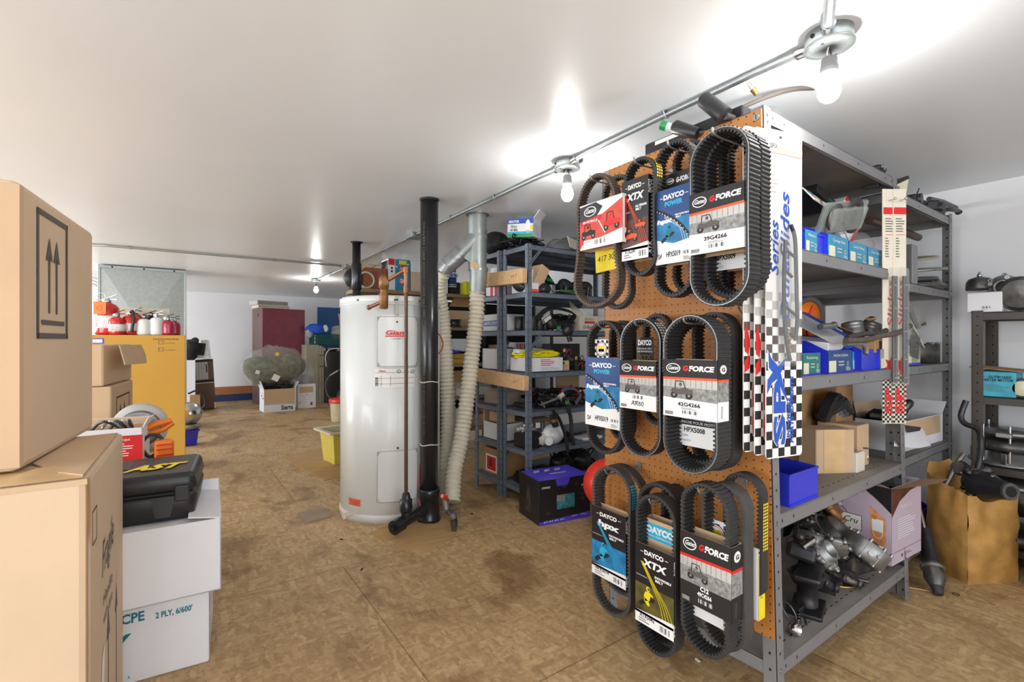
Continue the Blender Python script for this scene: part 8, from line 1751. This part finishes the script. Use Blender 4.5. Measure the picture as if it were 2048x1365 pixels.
b = MB(); b.box(-.015, .015, -.01, .01, 0, .035, 'foil_green', .002); low('green_board', 'small green circuit board on the third shelf edge', b, 1117, Zs[1], 2.65, cat='circuit board')
b = MB(); b.lathe([(.001, 0), (.04, 0), (.045, .01), (.04, .03), (.03, .05), (.001, .055)], 'iron2', 24, X=Rx(R(60))); b.tube(spline([(0, .0, .03), (0, -.02, -.02), (.01, -.03, -.07)], 4), .018, 'iron2', 8); low('grey_horn', 'grey round horn drooping over the third shelf edge', b, 1133, Zs[1] - .01, 2.6, cat='horn')
P = [onY(px, py, 2.63) for px, py in ((1075, 640), (1100, 620), (1130, 622), (1152, 632), (1140, 645), (1110, 650))]; b = MB(); o_ = P[0]
for k in range(4): b.tube(spline([p - o_ + Vector((0, .01 * k, .006 * k)) for p in P], 5), .005, 'wire_black', 6)
b.build('cable_sweep', loc=o_, label='sweeping bundle of black cables over the third shelf', cat='cable')
mb_(1160, 1197, 632, Zs[1], 'white carton hand marked O-Rings with red stripe, third shelf', 'cream_card', deco=lambda b, w_, d_, h_: (b.text(F_front(w_, d_, h_), w_ * .25, h_ * .7, h_ * .14, 'RESTBUY', 'print_grey', w=w_ * .5), b.rect(F_front(w_, d_, h_), w_ * .24, h_ * .5, w_ * .8, h_ * .64, 'print_red'), b.text(F_front(w_, d_, h_), w_ * .15, h_ * .14, h_ * .22, 'O-Rings', 'print_black', w=w_ * .6, shear=.2)))
mb_(1198, 1216, 634, Zs[1], 'plain cream carton right of the O-Rings carton', 'cream_card')
b = MB(); lumpy(b, (0, 0, .05), .07, 'film', (1.6, .8, .9), .5, 12, seed=21); low('clear_bag', 'clear plastic bag on the O-Rings carton', b, 1190, Zs[1] + .13, 2.72, cat='plastic bag')
b = MB(); b.add([(-.07, -.05, .0), (.06, -.05, .0), (.02, .05, .1), (-.02, .05, .12)], [(0, 1, 2, 3), (3, 2, 1, 0)], 'cream_card'); low('bent_card', 'bent cream cardboard beside the O-Rings carton', b, 1150, Zs[1] + .12, 2.74, cat='cardboard')
def dMoto(b, w_, d_, h_): F = F_left(w_, d_, h_); b.rect(F, .02, h_ * .3, d_ - .03, h_ * .62, 'print_blue', .0006); b.text(F, .03, h_ * .36, h_ * .2, 'MOTO STATE', 'print_white', w=d_ - .07, bold=.04, d=.0016)
def ebox(y0, y1, z, h_, w_, label, m, X=2.0, name='carton', deco=None, opened=False, flaps=(), group=None):
    f = open_carton if opened else solid_carton; kw = dict(m=m, deco=deco, group=group)
    if opened: kw['flaps'] = flaps
    return f(name, label, X + w_ / 2, (y0 + y1) / 2, z, w_, y1 - y0, h_, 0, **kw)
ebox(2.99, 3.25, Zs[1], .13, .22, 'white carton with blue moto lettering at the rear rack end', 'white_card', deco=dMoto)
# z .931
ebox(2.65, 2.9, Zs[2], .1, .3, 'long white carton holding the yellow rope, fourth shelf', 'white_card', X=2.02, opened=True, deco=lambda b, w_, d_, h_: (b.lines(F_front(w_, d_, h_), w_ * .3, h_ * .4, w_ * .75, h_ * .9, 4, 'print_red'), b.lines(F_front(w_, d_, h_), w_ * .3, h_ * .1, w_ * .9, h_ * .35, 3, 'grille')))
b = MB(); rn = random.Random(17)
for i in range(9):
    c = [(rn.uniform(-.16, .17), rn.uniform(-.1, .1), rn.uniform(.0, .07)) for _ in range(6)]; b.tube(spline(c, 5, True), .008, 'yellow', 7, closed=True)
b.build('yellow_rope', loc=(2.16, 2.77, Zs[2] + .075), label='bright yellow rope heaped over the long white carton', cat='rope')
mb_(1107, 1139, 722, Zs[2], 'tan striped carton with gold roundels, fourth shelf', 'kraft', deco=lambda b, w_, d_, h_: ([b.rect(F_front(w_, d_, h_), w_ * .08, h_ * (.1 + .12 * k), w_ * .9, h_ * (.13 + .12 * k), 'kraft_dark') for k in range(5)], b.disc(F_front(w_, d_, h_), w_ * .62, h_ * .75, h_ * .14, 'print_black', .001), b.disc(F_front(w_, d_, h_), w_ * .82, h_ * .75, h_ * .14, 'print_yellow', .001)))
mb_(1100, 1160, 688, Zs[2], 'dark blue carton printed sierra lying behind the striped carton', 'black_card', .1, 2.8, deco=lambda b, w_, d_, h_: (b.poly(F_front(w_, d_, h_), [(0, h_ * .3), (w_ * .6, h_ * .7), (w_ * .6, h_ * .8), (0, h_ * .45)], 'print_blue'), b.text(F_front(w_, d_, h_), w_ * .55, h_ * .4, h_ * .16, 'Sierra', 'grille', w=w_ * .35, rot=-.3)))
b = MB(); b.box(-.05, .05, -.035, .035, 0, .03, 'white_gloss', .004)
for i in range(6): b.cyl((-.04 + .016 * i, -.01, .03), (-.042 + .017 * i, 0, .07), .005, 'wire_red' if i % 2 else 'iron2', 6)
b.build('terminal_block', loc=(2.05, 2.8, Zs[2] + .13), label='white terminal block with red and black wires at the rack end', cat='terminal block')
for k, (px, la) in enumerate(((1129, 'small dark relay on top of the striped carton'), (1152, 'black ignition coil right of the striped carton'), (1164, 'second black ignition coil near the pegboard edge'))):
    b = MB(); b.box(-.02, .02, -.02, .02, 0, .07 if k else .03, 'iron2', .004); b.lathe([(.012, 0), (.014, .01), (.014, .03), (.008, .04)], 'brass' if k < 2 else 'alu', 12, X=T((0, 0, .07 if k else .03))); b.tube(spline([(.0, -.02, .03), (.03, -.03, .06), (.05, -.02, .02)], 4), .003, 'wire_red', 5); low('ignition_coil', la, b, px, Zs[2] + (0 if k else .1), 2.68, cat='coil', group='ignition coils on the fourth shelf')
b = MB(); tangle(b, .3, .12, .09, 16, ['wire_black', 'wire_green', 'wire_black', 'wire_red'], 45, .003); low('wiring_heap', 'small wiring heap behind the coils on the fourth shelf', b, 1150, Zs[2], 2.82, cat='wiring')
b = MB(); b.box(-.09, .09, -.05, .05, 0, .03, 'cream_card', .003, Ry(.1)); low('slim_box', 'slim white box at the back of the fourth shelf', b, 1078, Zs[2] + .13, 2.85, cat='box')
ebox(2.98, 3.26, Zs[2], .16, .25, 'tall white carton at the rear rack end, fourth shelf', 'white_card', opened=True, flaps=(('r', 20, .05),))
b = MB(); lumpy(b, (0, 0, .04), .06, 'film', (1.2, 1.4, .8), .5, 12, seed=33); lumpy(b, (.02, 0, .03), .045, 'bin_blue', (1, 1.4, .6), .4, 12, seed=34); b.build('bagged_parts', loc=(2.12, 3.1, Zs[2] + .12), label='bagged blue fittings in the tall white carton', cat='bag')
# z .661 : harness heap
b = MB(); tangle(b, .5, .15, .13, 60, ['wire_black', 'wire_black', 'iron', 'wire_black', 'black_plastic'], 51, .006); low('wiring_heap', 'large black wiring harness heap spilling over the fifth shelf', b, 1118, Zs[3], 2.76, cat='wiring')
b = MB(); 
for k, (m_, off) in enumerate((('wire_red', 0), ('wire_blue', .02), ('wire_blue', .035), ('wire_red', .05))):
    P = [onY(px, py, 2.6) for px, py in ((1120, 800), (1126, 778), (1145, 775), (1160, 788), (1150, 805))]; o_ = onY(1120, 800, 2.6); b.tube(spline([p - o_ + Vector((off * .8, .01 * k, -off * .5)) for p in P], 5), .004, m_, 6)
b.build('coloured_wires', loc=o_, label='red and blue wires looping over the black harness heap', cat='wire')
P = [onY(px, py, 2.58) for px, py in ((1106, 822), (1118, 838), (1130, 870), (1136, 905))]; o_ = P[0]; b = MB(); b.tube(spline([p - o_ for p in P], 4), .012, 'wire_black', 8); b.tube([P[1] - o_ + Vector((-.06, 0, .03)), P[1] - o_ + Vector((-.03, 0, -.05))], .024, 'iron2', 14); b.tube([P[1] - o_ + Vector((-.05, 0, .005)), P[1] - o_ + Vector((-.045, 0, -.015))], .0255, 'brass', 14); b.build('capacitor_cable', loc=o_, label='black canister with brass band hanging on a cable below the harness heap', cat='capacitor')
P = [onY(px, py, 2.585) for px, py in ((1135, 812), (1142, 840), (1143, 870), (1148, 890))]; o_ = P[0]; b = MB(); b.tube(spline([p - o_ for p in P], 4), .014, 'black_plastic', 8); tangle(b, .04, .03, .05, 6, ['wire_green', 'brass'], 4, .003); b.build('hanging_cable', loc=o_, label='thick black cable hanging down right of the brass banded canister', cat='cable')
b = MB(); b.cyl((-.06, 0, .01), (.1, 0, .05), .01, 'alu', 10); b.tube([(.1, 0, .05), (.14, 0, .07)], .018, 'grille', 10); b.build('wiper_arm', loc=onY(1096, 812, 2.6), label='grey metal arm lying across the harness heap', cat='arm')
b = MB(); b.box(-.09, .09, -.13, .13, 0, .13, 'film_thick', .004); b.box(-.08, .08, -.12, .12, .004, .1, 'kraft_dark', .003); b.build('clear_box', loc=(2.1, 3.12, Zs[3]), label='clear box of paper goods behind the lower pine board', cat='box')
b = MB(); b.cyl((0, -.1, .03), (0, .05, .03), .02, 'iron2', 14); b.cyl((0, -.11, .03), (0, -.1, .03), .026, 'iron', 14); b.build('dark_shaft', loc=(2.02, 2.78, Zs[3]), label='dark threaded shaft at the rack end under the lower pine board', cat='shaft')
b = MB(); b.box(-.12, .12, -.005, .005, 0, .1, 'kraft'); low('kraft_sheet', 'kraft sheet standing at the back of the fifth shelf', b, 1135, Zs[3] + .11, 2.88, cat='cardboard')
# z .391
t = thing('washer_tank', 'dirty white plastic washer tank on the sixth shelf', 'tank', (on(1098, 2.7, .4), 2.72, Zs[4]), R(-8))
b = MB(); lumpy(b, (.04, 0, .075), .085, 'white_gloss', (1.1, .8, .95), .12, 8, seed=2); lumpy(b, (-.06, 0, .05), .06, 'cream_card', (1.5, .9, .8), .12, 8, seed=3); b.build('tank_body', t); b = MB(); b.cyl((-.03, -.03, .04), (-.04, -.09, .045), .03, 'white_gloss', 18); b.build('filler_cap', t); b = MB(); b.cyl((-.04, .0, .1), (-.04, 0, .17), .016, 'iron', 10); b.build('pump', t)
for k, (px, z_, la) in enumerate(((1130, Zs[4], 'dark bracket right of the washer tank'), (1066, Zs[4], 'dark regulator left of the washer tank'))):
    b = MB(); casting(b, .11, 'iron2', 60 + k, 5); tangle(b, .1, .06, .08, 6, ['wire_black'], 60 + k, .004); low('dark_part', la, b, px, z_, 2.74)
mb_(1168, 1205, 876, Zs[4], 'white carton at the right of the sixth shelf near the pegboard', 'white_card', .14, deco=lambda b, w_, d_, h_: b.lines(F_front(w_, d_, h_), w_ * .3, h_ * .2, w_ * .9, h_ * .8, 7, 'grille'))
mb_(1135, 1165, 868, Zs[4], 'dark grey slanted panel left of the white carton, sixth shelf', 'black_card', .05, 2.8)
b = MB(); b.box(-.08, .08, -.07, .07, 0, .1, 'iron2', .012); b.cyl((-.02, -.07, .05), (-.02, -.1, .05), .045, 'iron2', 20); b.build('blower_box', loc=(2.08, 2.76, Zs[4]), label='black blower box at the near rack end, sixth shelf', cat='blower')
ebox(2.98, 3.24, Zs[4], .13, .2, 'white open carton at the rear rack end, sixth shelf', 'white_card', opened=True, flaps=(('b', 0, .1),))
ebox(3.02, 3.2, Zs[4] + .131, .08, .12, 'kraft box standing on the white open carton, sixth shelf', 'kraft', X=2.03)
b = MB(); tangle(b, .12, .1, .03, 8, ['paper', 'grille'], 5, .006); b.build('paper_strips', loc=(2.1, 2.8, Zs[4] + .1), label='white strips on top of the black blower box', cat='strips')
# bottom level
def dEng(b, w_, d_, h_): F = F_left(w_, d_, h_); b.rect(F, .04, h_ * .1, d_ - .05, h_ * .75, 'print_white', .0006); b.rect(F, .055, h_ * .16, d_ - .08, h_ * .68, 'print_red', .001); b.rect(F, .09, h_ * .3, d_ - .13, h_ * .6, 'photo_brown', .0014); b.lines(F, d_ - .045, h_ * .4, d_ - .01, h_ * .7, 3)
ebox(2.98, 3.24, Zs[5], .2, .26, 'kraft carton with a red picture at the rear rack end, bottom shelf', 'kraft_dark', deco=dEng)
for k in range(4):
    b = MB(); b.box(-.15, .15, -.11, .11, 0, .018, 'black_plastic', .005); b.build('plastic_tray', loc=(2.17 + .01 * k, 2.77, Zs[5] + .02 * k), rz=.12 * k - .2, label=('lowest', 'second lowest', 'second highest', 'topmost')[k] + ' flat black panel at the near rack end, bottom shelf', cat='panel', group='flat black panels on the bottom shelf')
b = coil(.06, 4, 'wire_black', 3, .004, .03); b.build('cable_coil', loc=(2.04, 2.70, Zs[5] + .08), label='small cable coil lying on the black panels', cat='cable')
for k, (px, la) in enumerate(((1120, 'dark engine lump behind the purple topped carton'), (1160, 'dark engine lump near the red float, bottom shelf'))):
    b = MB(); casting(b, .17, 'iron2', 80 + k, 7); lumpy(b, (0, 0, .1), .085, 'iron2', (1.2, .9, .9), .4, 9, seed=k); tangle(b, .24, .15, .2, 10, ['wire_black'], 90 + k, .006); low('dark_engine', la, b, px, Zs[5], 2.77, cat='engine part')

# ================================================================== wooden shelving behind the tank
YW = 4.60; zA, zB_, zC_, zD_, zE_ = SH5
def w5(px0, px1, pyt, z, label, m, d_=.25, Y=YW, **k): return cbox(px0, px1, pyt, Y, z + .001, d_, label, m, **k)
q0, q1 = onY(730, 560, YW), onY(778, 560, YW)
t = thing('brown_basket', 'large torn brown wicker patterned box on the wooden shelving', 'box', ((q0.x + q1.x) / 2, YW + .16, zA + .001), R(-6)); W_ = q1.x - q0.x
b = MB(); b.box(-W_ / 2, W_ / 2, -.15, .15, 0, onY(750, 536, YW).z - zA, 'tan_wicker', .006); b.add([(-W_ / 2 - .02, -.15, .14), (W_ / 2, -.15, .3), (W_ / 2, .15, .3), (-W_ / 2 - .02, .15, .16)], [(0, 1, 2, 3), (3, 2, 1, 0)], 'tan_wicker'); b.build('box_body', t)
b = MB(); b.tube([(-W_ / 2 - .05, -.17, .16), (-W_ / 2 + .06, -.16, .24), (W_ / 2 - .05, -.16, .235)], .006, 'wood', 6); b.build('cord', t)
def dGame(b, w_, d_, h_):
    F = F_front(w_, d_, h_); rn = random.Random(2)
    b.rect(F, w_ * .3, 0, w_, h_, 'bin_teal', .0006); b.rect(F, 0, h_ * .8, w_ * .28, h_, 'print_red', .0008)
    for (y0, y1, m_) in ((.84, .97, 'print_yellow'), (.55, .8, 'photo_red'), (.2, .4, 'photo_red')): b.rect(F, w_ * .48, h_ * y0, w_ * .84, h_ * y1, m_, .001)
    for k in range(14): x_, y_ = rn.uniform(.32, .9) * w_, rn.uniform(.05, .9) * h_; b.disc(F, x_, y_, w_ * rn.uniform(.02, .05), ['print_cyan', 'print_white', 'green_bright', 'print_yellow'][k % 4], .0012 + .00005 * k, seg=8)
    for y_ in (.6, .7): b.disc(F, w_ * .15, h_ * y_, w_ * .05, 'print_black', .001, seg=10)
    for k in range(2): b.text(F, w_ * .52, h_ * (.62 - .36 * k), h_ * .12, 'CRAY', 'print_white', w=w_ * .28, bold=.05, d=.0016)
w5(777, 820, 519, zA, 'tall colourful teal game carton with red panels on the wooden shelving', 'white_card', .2, deco=dGame)
b = MB(); lumpy(b, (0, 0, .03), .09, 'film', (1.5, 1, .6), .5, 12, seed=41); b.build('clear_bag', loc=(on(795, 4.62, 1.9), 4.66, onY(800, 519, YW).z), label='crumpled clear bag on top of the teal game carton', cat='plastic bag')
w5(822, 860, 546, zA, 'pale kraft carton on the wooden shelving beside the black pipe', 'kraft_pale'); w5(822, 856, 524, onY(840, 546, YW).z + .001, 'white carton stacked on the pale kraft one behind the black pipe', 'white_card')
t = thing('desk_fan', 'black round fan head behind the thin vent pipe', 'fan', (onY(716, 585, YW).x, YW + .1, zA + .001)); b = MB(); b.lathe([(.05, -.04), (.1, -.03), (.105, 0), (.1, .03), (.05, .04)], 'black_plastic', 24, X=T((0, 0, .105)) @ Rx(R(90))); b.build('cage', t); MB().box(-.05, .05, -.05, .05, 0, .012, 'black_plastic', .004).build('foot', t)
b = MB(); 
for k in range(4): b.tube([(.075 * math.cos(i / 18 * 6.283), .02 * k, .085 + .075 * math.sin(i / 18 * 6.283)) for i in range(18)], .009, 'cream_hose', 6, closed=True)
b.build('hose_coil', loc=(onY(733, 590, YW).x, YW - .0, zA + .001), label='coiled cream hose leaning on the brown wicker box', cat='hose')
t = thing('paint_can', 'tall printed heating fluid can with blue band on the wooden shelving', 'can', (onY(909, 560, YW).x, YW + .08, zA + .001)); hcan = onY(909, 540, YW).z - zA
b = MB(); b.lathe([(.057, 0), (.06, .004), (.06, hcan - .03), (.05, hcan - .01), (.001, hcan - .01)], 'print_white', 28); b.lathe([(.0605, .0), (.0605, hcan * .3)], 'print_black', 28); b.lathe([(.0606, hcan * .42), (.0606, hcan * .7)], 'navy', 28); b.lathe([(.0607, hcan * .34), (.0607, hcan * .39)], 'green', 28)
F = frame((-.05, -.0625, 0), (1, 0, 0), (0, 0, 1)); b.text(F, 0, hcan * .72, hcan * .13, 'HEAT HEAD', 'print_blue', w=.1, bold=.05); b.build('can_body', t); MB().lathe([(.056, hcan - .03), (.056, hcan), (.05, hcan + .005), (.001, hcan + .005)], 'lid_red', 24).build('lid', t)
w5(881, 896, 548, zA, 'narrow white carton left of the printed can', 'white_card', .15)
w5(931, 946, 564, zA, 'bright yellow box right of the printed can', 'yellow', .12, name='small_box'); w5(948, 962, 556, zA, 'small white box right of the yellow box on the shelving', 'white_card', .12, name='small_box')
b = MB(); b.cyl((0, 0, 0), (0, 0, .14), .03, 'iron2', 16); b.build('dark_jar', loc=(onY(924, 560, YW).x, YW + .1, zA + .001), label='dark jar between the printed can and the yellow box', cat='jar')
t = w5(900, 958, 622, zB_, 'tan open carton lying on its side on the second wooden board', 'kraft', .26); b = MB(); b.poly(frame((-.2, -.14, .22), (1, 0, 0), (0, .4, 1)), [(0, 0), (.3, 0), (.34, .11), (.1, .13)], 'kraft_dark', 0, .004); b.build('flap', t)
t = thing('wire_spool', 'black wire spool on the second wooden board behind the left hose', 'spool', (onY(906, 645, YW).x, YW - .05, zB_ + .001)); b = MB(); b.lathe([(.065, 0), (.065, .008), (.05, .01), (.05, .07), (.065, .072), (.065, .08), (.001, .08)], 'black_plastic', 26); b.build('spool_body', t)
w5(905, 937, 678, zC_ + .13, 'white slanted carton on the yellow flat boxes', 'white_card', .2)
for k in range(2): w5(893, 940, 714 - 10 * k + 4, zC_ + .055 * k, ('lower', 'upper')[k] + ' flat yellow kraft box on the third wooden board', 'yellow_card', .25, name='flat_box', group='flat yellow boxes')
b = MB(); lumpy(b, (0, 0, .02), .05, 'bin_blue', (2, 1, .5), .3, 12, seed=9); b.build('blue_strap', loc=(onY(905, 702, YW).x, YW, zC_ + .11), label='blue strap lying on the flat yellow boxes', cat='strap')
w5(898, 925, 742, zD_, 'kraft carton on the fourth wooden board behind the hoses', 'kraft_dark'); 
b = MB(); b.box(-.2, .2, -.12, .12, 0, .16, 'film_thick', .01); b.box(-.18, .18, -.1, .1, .01, .09, 'cream_card', .01); b.build('clear_tub', loc=(onY(925, 790, YW).x + .1, YW - .0, zD_ + .001), label='clear plastic tub between the two cream hoses', cat='tub')
b = MB(); b.box(-.12, .12, -.02, .02, 0, .22, 'white_gloss', .004); b.box(.1, .12, -.06, -.01, 0, .24, 'white_gloss', .003); b.build('plastic_bracket', loc=(onY(912, 860, YW).x, YW - .02, zE_ + .001), label='white plastic frame low between the two cream hoses', cat='bracket')
w5(930, 975, 830, zE_, 'tan carton on the lowest wooden board right of the hoses', 'kraft', .25)
b = MB(); lumpy(b, (0, 0, .08), .1, 'black_matte', (1.6, .8, .8), .3, 9, seed=19); b.build('black_bag', loc=(onY(890, 880, YW).x, YW + .1, zE_ + .001), label='black bag on the lowest wooden board behind the left hose', cat='bag')
w5(1000, 1040, 640, zB_, 'kraft carton on the second wooden board behind the blue-grey racks', 'kraft'); w5(1060, 1120, 640, zB_, 'brown carton further right on the second wooden board', 'kraft_dark'); w5(980, 1030, 800, zE_, 'kraft carton on the lowest board behind the blue-grey racks', 'kraft'); w5(1000, 1060, 690, zC_, 'kraft carton on the third board behind the blue-grey racks', 'kraft')
